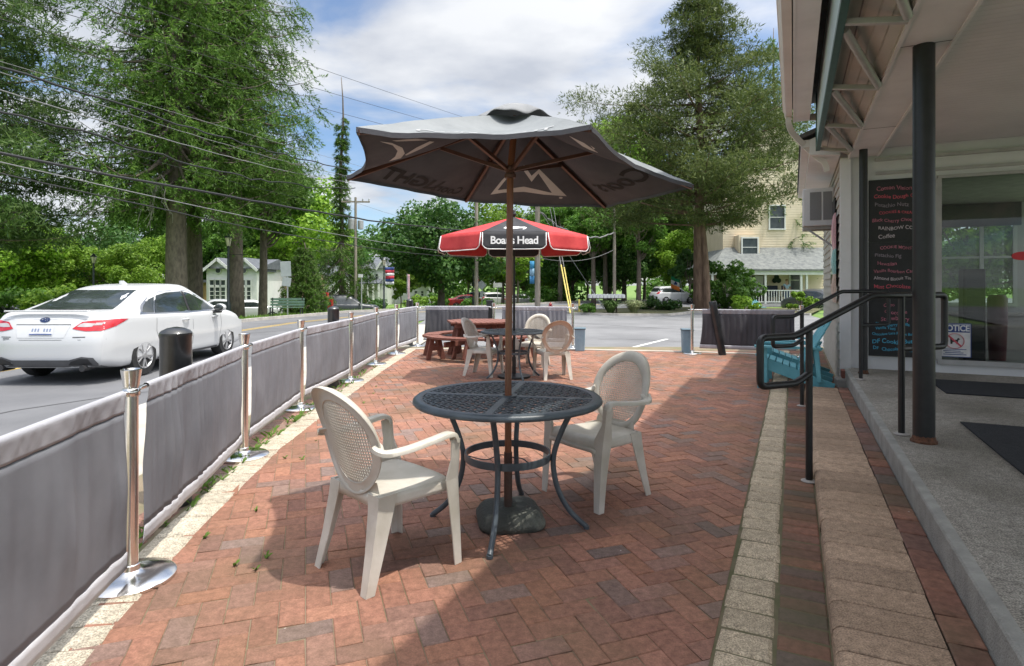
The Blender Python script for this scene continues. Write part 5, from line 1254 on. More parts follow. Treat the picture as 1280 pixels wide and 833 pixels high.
        for yw in P['wb']:
            wx = s * (.80 if detail else .815)
            mb = MB(); mb.lathe([(WR * .62, -.10), (WR * .93, -.105), (WR, -.075), (WR, .07), (WR * .94, .10), (WR * .68, .106), (WR * .60, .09)], k=40); ro = Matrix.Rotation(s * PI / 2, 3, 'Y'); mb.v = [ro @ q + Vector((wx, yw, WR)) for q in mb.v]
            wh = mb.build('wheel', M_tyre, r, smooth=True, angle=R(35))
            if not detail:
                mb = MB(); mb.lathe([(WR + .05, -.02), (WR + .05, .02)], k=30); mb.v = [ro @ q + Vector((s * .885, yw, WR + .01)) for q in mb.v]; mb.build('arch', M_blkp, body)
            mb = MB(); mb.lathe([(WR * .56, .06), (WR * .62, .095), (WR * .645, .110), (WR * .62, .113), (WR * .56, .085)], k=36); mb.v = [ro @ q + Vector((wx, yw, WR)) for q in mb.v]; rim = mb.build('rim', M_rim, wh, smooth=True, angle=R(40))
            if detail:
                mb = MB(); mb.lathe([(WR * .60, .03), (WR * .58, .04), (.02, .05)], k=32); mb.v = [ro @ q + Vector((wx, yw, WR)) for q in mb.v]; mb.build('brake_dish', M_rimd, wh)
                mb = MB()
                for q in range(5):
                    for dd in (-.13, .13):
                        a0 = 2 * PI * q / 5 + dd * .6; a1 = 2 * PI * q / 5 + dd * 1.6
                        mb.bar((.045 * math.cos(a0), .045 * math.sin(a0), .092), (WR * .59 * math.cos(a1), WR * .59 * math.sin(a1), .103), .026, .022, up=(0, 0, 1), bev=.004)
                mb.lathe([(.055, .07), (.055, .105), (.04, .112), (.01, .113)], k=20); mb.v = [ro @ q + Vector((wx, yw, WR)) for q in mb.v]; mb.build('spoke', M_rim, wh)
            else:
                mb = MB(); mb.lathe([(WR * .62, .085), (.02, .095)], k=20); mb.v = [ro @ q + Vector((wx, yw, WR)) for q in mb.v]; mb.build('hub_cap', M_rim, wh)
        # mirrors
        mb = MB(); mb.lathe([(.02, -.07), (.075, -.05), (.085, 0), (.08, .05), (.05, .075), (.01, .08)], k=16, sx=1.35, sy=.9)
        ro = Matrix.Rotation(PI / 2, 3, 'X'); zb2 = lerpt(P['belt'], .95) + .09; mb.v = [ro @ q + Vector((s * 1.02, .86, zb2)) for q in mb.v]; mb.bar((s * .86, .88, zb2 - .06), (s * .98, .87, zb2 - .03), .05, .03)
        mi = mb.build('mirror', paint if not detail else paint, r, smooth=True)
        if detail:
            mb = MB(); mb.lathe([(.074, 0), (.07, .006), (.01, .007)], k=16, sx=1.35, sy=.9); mb.v = [ro @ q + Vector((s * 1.02, .86 - .045 - .03, zb2)) for q in mb.v]; mb.build('mirror_glass', M_cgl, mi, smooth=True)
            mb = MB(); mb.box((s * .965, .86, zb2 - .085), (.14, .11, .05), bev=.015); mb.build('mirror_foot', M_blkp, mi)
        # lamps, laid on from a corner direction
        dr = Vector((-s * .42, 1, 0)).normalized(); sdv = Vector((dr.y, -dr.x, 0)) * (1 if s > 0 else -1)   # sideways, away from the car's middle
        def lamp(pts, name, m, parent, front=False, off=.006, sub=4):
            d_ = Vector((dr.x, -dr.y, 0)) if front else dr; sv = Vector((sdv.x, -sdv.y, 0)) if front else sdv
            o0 = Vector((s * .62, (L_ if front else -L_) , 0)) - d_ * 1.2
            return patch([o0 + sv * a + Vector((0, 0, z)) for a, z in pts], d_, (0, 0, 0), name, m, parent, off, sub)
        if P is SEDAN:
            tl = lamp([(-.10, .815), (.02, .79), (.22, .79), (.37, .85), (.49, .945), (.42, .955), (.12, .945), (-.03, .925), (-.15, .83)], 'tail_light', M_tail, r)
            if detail:
                lamp([(-.09, .855), (.0, .85), (.10, .853), (.14, .90), (.0, .91), (-.05, .895)], 'reversing_lens', M_lens, tl, off=.009)
                lamp([(.12, .872), (.22, .875), (.245, .91), (.15, .91)], 'indicator_lens', M_lens, tl, off=.009)
        else:
            lamp([(-.02, .95), (.30, .95), (.36, 1.22), (.10, 1.10)], 'tail_light', M_tail, r)
        lamp([(-.12, .66), (.10, .66), (.34, .74), (.36, .80), (.10, .78), (-.12, .72)], 'headlight', M_head, r, front=True)
    # rear glass, windscreen
    patch([(x, -3.2, z) for x, z in P['rg']], (0, 1, 0) if P is SUV else (0, 1, -.0), (0, 0, 0), 'rear_window', M_cgl, r, .005, sub=7)
    patch([(x, 3.2, z) for x, z in ((-.62, 1.06 if P is SEDAN else 1.15), (.62, 1.06 if P is SEDAN else 1.15), (.53, 1.40 if P is SEDAN else 1.60), (-.53, 1.40 if P is SEDAN else 1.60))], (0, -1, 0), (0, 0, 0), 'windscreen', M_cgl, r, .005, sub=7)
    def rear(pts, name, m, parent, off=.005, sub=3): return patch([(x, -3.2, z) for x, z in pts], (0, 1, 0), (0, 0, 0), name, m, parent, off, sub)
    def front(pts, name, m, parent, off=.005, sub=3): return patch([(x, 3.2, z) for x, z in pts], (0, -1, 0), (0, 0, 0), name, m, parent, off, sub)
    front([(-.45, .50), (.45, .50), (.5, .68), (-.5, .68)], 'grille', M_blkp, r)
    pl = rear([(-.17, .735), (.17, .735), (.17, .865), (-.17, .865)], 'number_plate', M_plate, r, .012, 1)
    if detail:
        rear([(-.34, .70), (.34, .70), (.40, .885), (-.40, .885)], 'plate_recess', mat('recess_white', (.57, .58, .59), .35, var=.02), r, .004)
        rear([(-.40, .882), (.40, .882), (.40, .893), (-.40, .893)], 'recess_edge', M_gryp, body, .006)
        rear([(-.165, .74), (.165, .74), (.165, .757), (-.165, .757)], 'plate_band', M_platet, pl, .014, 1)
        for q in range(7):
            if q != 3: x = -.13 + q * .043; rear([(x - .013, .785), (x + .013, .785), (x + .013, .83), (x - .013, .83)], 'plate_mark', mat('plate_ink', (.22, .26, .38), .6), pl, .014, 0)
        em = rear([(.075 * math.cos(a), .955 + .036 * math.sin(a)) for a in [2 * PI * q / 20 for q in range(20)]], 'emblem', mat('emblem_blue', (.015, .03, .09), .2, coat=.5), r, .006, 2)
        for (x, z, q) in ((-.035, .96, .013), (.0, .97, .008), (.02, .957, .007), (.035, .965, .007), (.012, .944, .007), (.04, .948, .007)):
            rear([(x + q * .4 * math.cos(a) if k_ % 2 else x + q * math.cos(a), z + (q * .4 if k_ % 2 else q) * math.sin(a)) for k_, a in enumerate([2 * PI * e_ / 8 for e_ in range(8)])], 'star', M_rim, em, .009, 0)
        rear([(-.60, .705), (-.44, .705), (-.44, .716), (-.60, .716)], 'badge', M_gryp, r, .004, 1); rear([(-.57, .68), (-.46, .68), (-.46, .692), (-.57, .692)], 'badge', M_gryp, r, .004, 1); rear([(.46, .70), (.62, .70), (.62, .713), (.46, .713)], 'badge', M_gryp, r, .004, 1)
        rear([(-.84, .665), (.84, .665), (.84, .671), (-.84, .671)], 'bumper_seam', M_gryp, body, .003, 5)
        rear([(-.80, .25), (-.72, .40), (-.58, .42), (-.42, .375), (.42, .375), (.58, .42), (.72, .40), (.80, .25)], 'lower_bumper', M_gryp, r, .006, 5)
        for s in (-1, 1):
            rear([(s * .40, .30), (s * .70, .30), (s * .66, .385), (s * .56, .395), (s * .44, .35)], 'bumper_vent', M_blkp, r, .010, 3)
            mb = MB(); mb.tube([(s * .60, -2.12, .25), (s * .60, -2.36, .25)], [.042, .045], 18, up=(0, 0, 1)); mb.build('exhaust', M_rimd, r, smooth=True, angle=R(40))
        mb = MB(); mb.bar((-.62, -2.235, 1.085), (.62, -2.235, 1.085), .07, .022, bev=.008); mb.build('lip_spoiler', paint, r)
        mb = MB(); mb.extr([(-.018, -.62, 1.48), (-.018, -.44, 1.49), (-.018, -.56, 1.55), (-.018, -.62, 1.545)], (.036, 0, 0)); mb.build('aerial', paint, r)
        rear([(-.63, 1.09), (.63, 1.09), (.63, 1.098), (-.63, 1.098)], 'glass_edge', M_blkp, body, .007, 3)
    return r
make_car('sedan', 'white four door sedan driving past with red wraparound tail lights', 'car', SEDAN, M_wp, (-6.88, 10.92, ZR + .002), facing(.0, 1), None, True)
CG = 'cars parked in the distance'
def far_car(name, label, P, paint, px, Y, rz, z=None): 
    q = D(px, 356, Y); z = terr(q.x, Y) + .01 if z is None else z; return make_car(name, label, 'car', P, paint, (q.x, Y, z), rz, CG)
far_car('suv', 'white SUV parked beyond the island, under the green white and orange flag', SUV, M_wp, 841, 46, R(-72), -.13).scale = (.8, .8, .8)
far_car('sedan', 'white sedan parked on the lawn behind the third big trunk', SEDAN, M_wp, 313, 43, R(-62))
far_car('sedan', 'pale sedan parked in front of the twin gabled house, left of the lamp post', SEDAN, M_sp, 272, 45, R(118))
far_car('suv', 'dark grey SUV parked beside the red newspaper boxes', SUV, M_gp, 433, 40, R(-75))
far_car('sedan', 'red car parked beyond the round maple', SEDAN, M_rp, 585, 66, R(-80))
far_car('suv', 'white SUV parked far off, right of the road sign post', SUV, M_wp, 622, 70, R(-70))
far_car('sedan', 'silver car parked far off near the blue banner', SEDAN, M_sp, 652, 70, R(-85))
far_car('suv', 'dark SUV parked far off behind the slim tree trunk', SUV, M_bp, 605, 72, R(-85))
far_car('sedan', 'dark car just showing beyond the porch railing', SEDAN, M_gp, 1022, 36, R(15), -.4)
far_car('sedan', 'dark car at the left edge, behind the white sedan', SEDAN, M_gp, 8, 34, R(-70))
# ---------------------------------------------------------------- street furniture
M_gal = mat('galvanised', (.30, .31, .32), .5, c2=(.40, .41, .42), scale=6)
M_lampb = mat('lamp_green_black', (.012, .02, .02), .4, c2=(.025, .035, .035), scale=6)
M_lampg = mat('lamp_glass', (.55, .50, .38), .3, c2=(.65, .60, .48))
M_pole = mat('pole_wood', (.23, .20, .165), .9, c2=(.34, .30, .25), scale=5, bump=.4, bscale=20, stretch=(3, 3, .3))
ZL = -.15
def lamp(label, px, ybase, ytop, banner=None):
    q = G(px, ybase, ZL); Y = q.y; h = EYE + (HZ - ytop) / F * Y - ZL
    r = thing('street_lamp', label, 'street lamp', q, 0, 'old style street lamps along the road')
    s = h / 3.6
    mb = MB(); mb.lathe([(.16 * s, 0), (.16 * s, .12 * s), (.11 * s, .16 * s), (.10 * s, .5 * s), (.06 * s, .56 * s), (.048 * s, h - .62 * s), (.07 * s, h - .60 * s), (.04 * s, h - .55 * s)], k=14); mb.build('post', M_lampb, r, smooth=True, angle=R(40))
    mb = MB(); mb.lathe([(.07 * s, h - .56 * s), (.15 * s, h - .20 * s), (.13 * s, h - .18 * s)], k=8); hd = mb.build('lantern', M_lampg, r)
    mb = MB(); mb.lathe([(.17 * s, h - .20 * s), (.165 * s, h - .17 * s), (.05 * s, h - .05 * s), (.02 * s, h), (.005, h + .02)], k=8)
    for k in range(4):
        a = PI / 4 + k * PI / 2; mb.tube([(.07 * s * math.cos(a), .07 * s * math.sin(a), h - .57 * s), (.15 * s * math.cos(a), .15 * s * math.sin(a), h - .19 * s)], .012, 5)
    mb.build('cap', M_lampb, hd)
    if banner:
        for z in (banner[1], banner[2]):
            mb = MB(); mb.tube([(0, 0, z), (banner[0], 0, z)], .014, 6); mb.build('banner_arm', M_lampb, r)
    return r, q, h
lamp('street lamp on the lawn far left, its head over the white car roof', 117, 396, 317)
r_, q_, h_ = lamp('tall street lamp with a lantern in front of the thick spruce trunk', 285.5, 393.5, 292, (.95, 3.0, 3.0))
r_, q_, h_ = lamp('short street lamp carrying a red and blue banner', 480, 388.5, 322, None)
def banner_flag(name, label, q, x0, x1, z0, z1, cols, group=None):
    "small printed banner: coloured bands"
    r = thing(name, label, 'banner', (q[0] + x0, q[1], q[2] + z0), 0, group); n = len(cols)
    for k, m_ in enumerate(cols):
        mb = MB(); za = z0 + (z1 - z0) * k / n; zb = z0 + (z1 - z0) * (k + 1) / n
        mb.grid(lambda u, v: Vector((q[0] + x0 + (x1 - x0) * u, q[1] + .04 * math.sin(u * 5 + k), q[2] + za + (zb - za) * v)), 6, 2)
        mb.v = [w_ - Vector(r.location) for w_ in mb.v]; mb.build('stripe', m_, r, smooth=True, solid=.01)
    return r
M_fr = mat('flag_red', (.42, .03, .05), .8); M_fb = mat('flag_blue', (.03, .06, .20), .8); M_fw = mat('flag_white', (.6, .6, .6), .8)
banner_flag('lamp_banner', 'red white and blue banner hung on the short street lamp', q_, .07, .58, 1.5, 2.5, [M_fw, M_fb, M_fr, M_fw, M_fr, M_fb])
r_, q_, h_ = lamp('distant street lamp in front of the round maple, left of the bare pole', 591.5, 382.5, 330)
banner_flag('lamp_banner', 'red and blue banner on the distant lamp by the bare pole', q_, .07, .42, 1.2, 2.1, [M_fw, M_fr, M_fb, M_fr, M_fw])
q = G(509, 387.5, ZL); r = thing('feather_flag', 'tall thin pink feather flag on the far lawn', 'flag', q)
mb = MB(); mb.tube([(0, 0, 0), (0, 0, 2.15)], .018, 8); mb.build('pole', M_gal, r)
mb = MB(); mb.grid(lambda u, v: Vector((.02 + .13 * u, .02 * math.sin(v * 9), .35 + 1.75 * v)), 3, 16); mb.build('cloth', mat('pink_flag', (.50, .22, .26), .8, c2=(.58, .50, .52), scale=3), r, smooth=True, solid=.008)
# litter bins by the fence corner
# utility poles
UG = 'wooden utility poles along the road'
def upole(label, px, Y, ztop, dia, arms=(), extra=None):
    q = D(px, HZ, Y); q.z = ZL; r = thing('utility_pole', label, 'utility pole', q, 0, UG)
    mb = MB(); mb.tube([(0, 0, -.2), (0, 0, ztop * .5), (0, 0, ztop)], [dia / 2, dia * .44, dia * .36], 14); mb.build('pole', M_pole, r, smooth=True, angle=R(60))
    for z, w_, a in arms:
        mb = MB(); mb.bar(Vector((-math.cos(a) * w_, -math.sin(a) * w_, z)), Vector((math.cos(a) * w_, math.sin(a) * w_, z)), .10, .10); ar = mb.build('crossarm', M_pole, r)
        for e in (-.95, -.5, .5, .95):
            mb = MB(); mb.lathe([(.03, 0), (.06, .04), (.04, .10), (.055, .14), (.02, .17)], (math.cos(a) * w_ * e, math.sin(a) * w_ * e, z + .05), 8); mb.build('insulator', M_gal, ar)
    return r
pa = upole('slim utility pole with a short crossarm on the left verge', 444.5, 40, 7.45, .22, [(7.15, .95, R(5))])
mb = MB(); mb.lathe([(.05, 5.25), (.22, 5.28), (.24, 5.95), (.05, 6.0)], (-.28, 0, 0), 14); mb.lathe([(.05, 5.25), (.2, 5.28), (.2, 5.85), (.05, 5.9)], (.34, 0, 0), 14); mb.build('transformer', M_gal, pa, smooth=True, angle=R(40))
pb = upole('bare utility pole left of the umbrella pole behind the red canopy', 595.5, 39.5, 11.6, .28, [(11.2, 1.2, R(20))])
pc = upole('thick utility pole with guy wires right of the umbrella pole', 672, 34, 10.6, .34, [(10.2, 1.2, R(-20))])
pd = upole('slim utility pole far right among the trees behind the letterboxes', 768, 45, 9.2, .26)
# wires: each its own cable
M_wire = mat('black_cable', (.018, .018, .02), .6); M_wire2 = mat('grey_cable', (.20, .20, .205), .5)
def wire(label, a, b, r, m, sag, n=40, wob=0):
    mb = MB(); a = Vector(a); b = Vector(b); pts = []
    for i in range(n + 1):
        t = i / n; q = a.lerp(b, t); q.z -= sag * 4 * t * (1 - t)
        if wob: q.z += wob * noise.noise(Vector((t * 26, sag * 5, 1.3))); q.x += wob * noise.noise(Vector((t * 22, 4.1, sag)))
        pts.append(q)
    mb.tube(pts, r, 6); return solo(mb, 'overhead_cable', m, label, 'cable', a, 'overhead cables above the road', smooth=True)
def seg(p0, p1, ext=.22):
    "world ends from two photo points with depths, run on past the first one"
    a = D(*p0); b = D(*p1); return a + (a - b) * ext, b
W_ = [((0, 66, 13), (444, 214, 39), .030, M_wire, .4, 'thick bundled cable, uppermost of the heavy ones at the left edge', .10),
      ((0, 74, 13.1), (444, 222, 39), .012, M_wire2, .4, 'thin pale cable riding along the uppermost heavy bundle', .03),
      ((0, 92, 13), (444, 229, 39), .016, M_wire2, .5, 'pale cable second below the heavy bundle at left', .04),
      ((0, 101, 13), (444, 236, 39), .030, M_wire, .9, 'heavy sagging dark cable that droops most across the spruces', .16),
      ((0, 134, 13), (444, 262, 39), .007, M_wire, .3, 'thin dark line between the two heavy bundles at left', 0),
      ((0, 169, 12), (595.5, 289, 39), .034, M_wire, .5, 'heavy black cable passing just over the white car to the bare pole', .06),
      ((0, 181, 12), (595.5, 318, 39), .013, M_wire2, .5, 'pale grey cable below the heavy black one over the car', 0),
      ((0, 187, 12), (595.5, 322, 39), .017, M_wire, .7, 'lowest black cable over the white car', .03),
      ((330, 58, 20), (595.5, 152, 39.5), .008, M_wire, .1, 'highest thin power line crossing the open sky', 0),
      ((330, 88, 20), (595.5, 168, 39.5), .008, M_wire, .1, 'second thin power line across the open sky', 0),
      ((330, 112, 20), (595.5, 186, 39.5), .008, M_wire, .1, 'third thin power line across the open sky', 0),
      ((330, 170, 20), (595.5, 248, 39.5), .006, M_wire2, .1, 'faint thin line below the three power lines in the sky', 0)]
for a, b, r0, m_, sg, lab, wb in W_:
    A, Bq = seg(a, b, .75 if a[0] == 330 else .3); wire(lab, A, Bq, r0, m_, sg, wob=wb)
wire('line from the slim pole crossarm to the bare pole', D(444, 253, 40), D(595.5, 290, 39.5), .010, M_wire2, .25)
wire('sagging cable from the thick pole towards the slim pole at right', D(672, 263, 34), D(768, 291, 45), .055, M_wire2, .9, wob=.1)
wire('low pale cable from behind the red umbrella to the slim pole', D(672, 322, 34), D(768, 312, 45), .02, M_wire2, .5)
wire('high cable from the bare pole to the thick pole', D(595.5, 286, 39.5), D(672, 262, 34), .02, M_wire2, .3)
M_guy = mat('yellow_guard', (.55, .45, .12), .6)
def guy(label, a, b, f0):
    a = Vector(a); b = Vector(b); r = thing('guy_wire', label, 'guy wire', b, 0, 'guy wires of the thick utility pole')
    mb = MB(r); mb.tube([a, b], .012, 6); mb.build('strand', M_wire2, r); mb = MB(r); mb.tube([a.lerp(b, f0), a.lerp(b, .97)], .032, 8); mb.build('guard', M_guy if f0 < .8 else M_gal, r); return r
guy('guy wire with a yellow sleeve, left of the pair', D(676, 200, 34), G(714.5, 400, -.1), .73)
guy('guy wire with a yellow sleeve, right of the pair', D(681, 200, 34), G(716.5, 398, -.1), .74)
guy('long grey guy wire slanting down to the ornamental grass', D(674, 262, 34), G(757, 389, -.06), .80)
# road signs, seen from behind
def sign(label, px, ybase, panels, m_=M_gal, dia=.05, ytop=None):
    q = G(px, ybase, ZL); Y = q.y; r = thing('road_sign', label, 'road sign', q, 0, 'road signs on the verges'); k = Y / F
    zt = EYE + (HZ - (ytop or min(p[1] for p in panels))) * k - ZL
    mb = MB(); mb.box((0, 0, zt / 2), (dia, dia, zt)); mb.build('post', M_gal, r)
    for (cx_, cy_, w_, h_, rot, mm) in [(p[0], (p[1] + p[2]) / 2, p[3], p[2] - p[1], p[4], p[5]) for p in panels]:
        mb = MB(); z = EYE + (HZ - cy_) * k - ZL
        mb.box((0, 0, 0), (w_ * k, .012, h_ * k), bev=.005); M3 = Matrix.Rotation(rot, 3, 'Y'); mb.v = [M3 @ w2 + Vector(((cx_ - px) * k, -.035, z)) for w2 in mb.v]; mb.build('panel', mm, r)
    return r
M_sgb = mat('sign_back', (.33, .35, .37), .5, c2=(.40, .42, .44), scale=3)
sign('two grey sign backs stacked on one post by the bench', 359.5, 394.5, [(357.5, 327, 346, 13, R(-3), M_sgb), (358.5, 347, 358, 11, R(8), M_sgb)])
sign('grey diamond sign beside the bare utility pole', 602.5, 383, [(602, 352, 361, 9, R(45), M_sgb), (602, 364, 371, 4, 0, M_sgb)])
sign('white rectangular street sign near the umbrella pole', 622, 381, [(622, 354, 359.5, 11, 0, M_fw)])
sign('low white sign in the bush behind the leaning post', 911, 389, [(911, 367.5, 376.5, 7, 0, mat('pinkish_sign', (.55, .48, .47), .7))])
sign('slim sign post left of the short lamp', 452, 388, [(451, 343, 347, 6, 0, M_fw)])
q = D(669, HZ, 33.4); q.z = 0
banner_flag('pole_banner', 'narrow blue banner on the thick utility pole', (q.x - .30, 33.6, 0), 0, .26, EYE + .05, EYE + 1.35, [mat('banner_blue', (.05, .22, .42), .7), mat('banner_pale', (.25, .42, .55), .7), mat('banner_blue2', (.05, .28, .50), .7)])
# bench
q = G(357, 396, ZL); r = thing('park_bench', 'green slatted park bench on the verge beside the sign post', 'bench', q, R(8)); s = q.y / F
M_bg = mat('bench_green', (.10, .17, .12), .6)
for k in range(3): mb = MB(); mb.box((0, -.02 + .14 * k, .43), (1.55, .11, .03)); mb.build('seat_slat', M_bg, r)
for k in range(3): mb = MB(); mb.box((0, .36 + .02 * k, .55 + .13 * k), (1.55, .025, .10)); mb.build('back_slat', M_bg, r)
for x in (-.68, .68): mb = MB(); mb.bar((x, -.05, 0), (x, -.02, .42), .05, .05); mb.bar((x, .38, 0), (x, .40, .88), .05, .05); mb.bar((x, -.05, .41), (x, .38, .41), .05, .04); mb.build('leg', M_blkp, r)
# newspaper boxes
for (px, y0, y1, m_, lab) in ((407.5, 366, 373, M_rp, 'upper red newspaper box on the verge by the dark SUV'), (413, 374, 388, M_rp, 'red newspaper box standing on the grass by the dark SUV'), (408, 375, 388, mat('box_green', (.02, .06, .035), .5), 'dark green newspaper box below the upper red one')):
    Y = 35.; a = D(px, y0, Y); b = D(px, y1, Y); r = thing('newspaper_box', lab, 'newspaper box', b, 0, 'newspaper boxes'); h = a.z - b.z
    mb = MB(); mb.box((0, 0, h / 2), (.27, .3, h), bev=.02); mb.build('case', m_, r); mb = MB(); mb.box((0, -.155, h * .62), (.2, .012, h * .3)); mb.build('door', M_cgl, r)
# hydrant
q = G(688, 388.5, ZL); r = thing('fire_hydrant', 'red fire hydrant beside the thick utility pole', 'fire hydrant', q, .3, scale=.74)
mb = MB(); mb.lathe([(.15, 0), (.15, .05), (.10, .07), (.10, .42), (.13, .44), (.13, .48), (.11, .52), (.06, .60), (.03, .62), (.03, .66), (.005, .665)], k=16); mb.build('barrel', M_rp, r, smooth=True, angle=R(35))
mb = MB(); mb.tube([(-.19, 0, .34), (.19, 0, .34)], .05, 10); mb.tube([(0, -.18, .30), (0, 0, .30)], .065, 10); mb.build('outlet', M_rp, r, smooth=True, angle=R(40))
q = G(724, 390, -.05); mb = MB(); mb.tube([(0, 0, 0), (0, 0, .60), (0, 0, .64)], [.05, .05, .03], 12); mb.v = [w_ + q for w_ in mb.v]; solo(mb, 'marker_post', M_guy, 'short yellow marker post beside the guy wires', 'post', q, smooth=True, angle=R(40))
# letterboxes
for px in (744, 770.5):
    q = G(px, 392 if px > 760 else 391, -.05); mb = MB(); mb.box((0, 0, .42), (.07, .07, .84)); mb.v = [w_ + q for w_ in mb.v]
    solo(mb, 'letterbox_post', mat('dark_post', (.05, .035, .025), .9), 'left post under the row of white letterboxes' if px < 760 else 'right post under the row of white letterboxes', 'post', q)
Yl = q.y; z0 = EYE + (HZ - 373.5) / F * Yl
for k in range(10):
    px = 737.5 + 4.55 * k; c = D(px, HZ, Yl); c.z = z0 + .03
    mb = MB(); pts = [(-.075, 0), (.075, 0), (.075, .12)] + [(.075 * math.cos(a), .12 + .075 * math.sin(a)) for a in [PI * e / 8 for e in range(1, 8)]] + [(-.075, .12)]
    mb.extr([(x, -.22, z) for x, z in pts], (0, .44, 0)); mb.v = [w_ + c for w_ in mb.v]; solo(mb, 'letterbox', mat('letterbox_white', (.55, .56, .57), .5), 'white letterbox in the row, number %d from the left' % (k + 1), 'letterbox', c, 'white letterboxes in a row', smooth=True, angle=R(40))
a = D(735, HZ, Yl); b = D(783, HZ, Yl); mb = MB(); mb.bar((a.x, Yl, z0 + .01), (b.x, Yl, z0 + .01), .3, .035); solo(mb, 'letterbox_shelf', mat('dark_post', (.05, .035, .025), .9), 'dark plank shelf carrying the white letterboxes', 'shelf', (a.x, Yl, z0))
# flag
q = G(853, 388, -.05); r = thing('flag', 'green white and orange flag with a dark clover, above the white SUV', 'flag', D(852, 382, 33))
base = r.location.copy(); a = D(852.5, 364, 33) - base; b = D(838.5, 345, 33) - base
mb = MB(); mb.tube([(0, 0, -.3), a, D(849.5, 344, 33) - base], .015, 8); mb.build('pole', M_gal, r)
tl, tr, bl, br = D(839, 344.5, 33) - base, D(849.5, 349, 33) - base, D(838.5, 360, 33) - base, D(849.5, 364.5, 33) - base
for k, m_ in enumerate((mat('flag_orange', (.60, .17, .03), .8), M_fw, mat('flag_green', (.01, .22, .10), .8))):
    mb = MB(); mb.grid(lambda u, v: bl.lerp(br, u).lerp(tl.lerp(tr, u), (k + v) / 3) + Vector((0, .05 * math.sin(u * 6), 0)), 8, 3); mb.build('stripe', m_, r, smooth=True, solid=.008)
c = bl.lerp(br, .5).lerp(tl.lerp(tr, .5), .5) - Vector((0, .06, 0)); mb = MB()
for e in range(3): aa = PI / 2 + e * 2 * PI / 3; mb.lathe([(.055, -.004), (.055, .004)], (.05 * math.cos(aa), .05 * math.sin(aa), 0), 10)
ro = Matrix.Rotation(PI / 2, 3, 'X'); mb.v = [ro @ w_ + c for w_ in mb.v]; mb.build('clover', M_fb, r)
# ---------------------------------------------------------------- houses
M_yel2 = mat('cream_clapboard', (.62, .52, .38), .7, c2=(.68, .58, .44), scale=1.5); M_shg = mat('grey_shingle', (.11, .12, .12), .9, c2=(.19, .20, .19), scale=4, bump=.6)
M_hw = mat('house_white', (.60, .61, .60), .6, c2=(.68, .68, .67), scale=1.5); M_dg = mat('house_glass', (.03, .04, .045), .1, c2=(.06, .07, .075), scale=3)
M_tanb = mat('tan_render', (.46, .32, .22), .8, c2=(.54, .38, .27), scale=2); M_slate = mat('slate_roof', (.08, .09, .105), .85, c2=(.13, .14, .16), scale=3)
def win(par, x, y, z, w_, h_, frame=M_hw, bars=1):
    f = MB(); t = .09
    for (cx_, cz, ww, hh) in ((x, z + h_ / 2 + t / 2, w_ + 2 * t, t), (x, z - h_ / 2 - t / 2, w_ + 2.6 * t, t), (x - w_ / 2 - t / 2, z, t, h_), (x + w_ / 2 + t / 2, z, t, h_)): f.box((cx_, y - .05, cz), (ww, .12, hh))
    for k in range(bars): f.box((x, y - .04, z - h_ / 2 + h_ * (k + 1) / (bars + 1)), (w_, .07, .05))
    fo = f.build('window', frame, par); g = MB(); g.box((x, y - .02, z), (w_, .05, h_)); g.build('pane', M_dg, fo); return fo
def courses(mb, x0, x1, y, z0, z1, step=.16):
    z = z0
    while z < z1: mb.extr([(x0, y, z), (x0, y - .03, z), (x0, y - .012, min(z + step, z1)), (x0, y, min(z + step, z1))], (x1 - x0, 0, 0)); z += step
# cream house with wrap-round porch
Yh = 40.; k_ = Yh / F
hx = lambda px: (px - CX) * k_; hz = lambda py: EYE + (HZ - py) * k_
hs = thing('house', 'cream clapboard house with white porch and grey shingled porch roof', 'house', (hx(970), Yh, -.15))
class HB(MB):
    def build(s, name, m, parent=hs, **k): s.inv = Matrix.Translation(-Vector(hs.location)); return MB.build(s, name, m, parent, **k)
def hwin(*a, **k):
    o = hs.location; return win(hs, a[0] - o.x, a[1] - o.y, a[2] - o.z, *a[3:], **k)
mb = HB(); x0, x1 = hx(922), hx(1060); mb.box(((x0 + x1) / 2, Yh + 6.3, 5.2), (x1 - x0, 7, 10.4)); courses(mb, x0, x1, Yh + 2.8, 0, 10.4, .18)
mb.extr([(x0, Yh + 2.8, 10.4), (x1, Yh + 2.8, 10.4), ((x0 + x1) / 2, Yh + 2.8, 13)], (0, 7, 0)); mb.build('wall', M_yel2)
mb = HB(); xm = (x0 + x1) / 2
mb.extr([(x0 - .3, Yh + 2.5, 10.2), (xm, Yh + 2.5, 13.15), (xm, Yh + 2.5, 13.4), (x0 - .3, Yh + 2.5, 10.45)], (0, 7.6, 0)); mb.extr([(x1 + .3, Yh + 2.5, 10.2), (xm, Yh + 2.5, 13.15), (xm, Yh + 2.5, 13.4), (x1 + .3, Yh + 2.5, 10.45)], (0, 7.6, 0)); mb.build('roof', M_shg)
mb = HB(); zr0, zr1 = hz(335) - .1, hz(310) + .2
ex0, ex1 = hx(886), hx(1062)
mb.add([(ex0, Yh - .35, zr0), (ex1, Yh - .35, zr0), (ex1, Yh + 2.79, zr1), (hx(925), Yh + 2.79, zr1), (ex0, Yh + 6, zr0), (hx(925), Yh + 6, zr1), (ex0, Yh - .35, zr0 - .12), (ex1, Yh - .35, zr0 - .12), (ex1, Yh + 2.79, zr0 - .12), (ex0, Yh + 6, zr0 - .12)], [(0, 1, 2, 3), (0, 3, 5, 4), (6, 7, 1, 0), (6, 0, 4, 9)]); mb.build('porch_roof', M_shg)
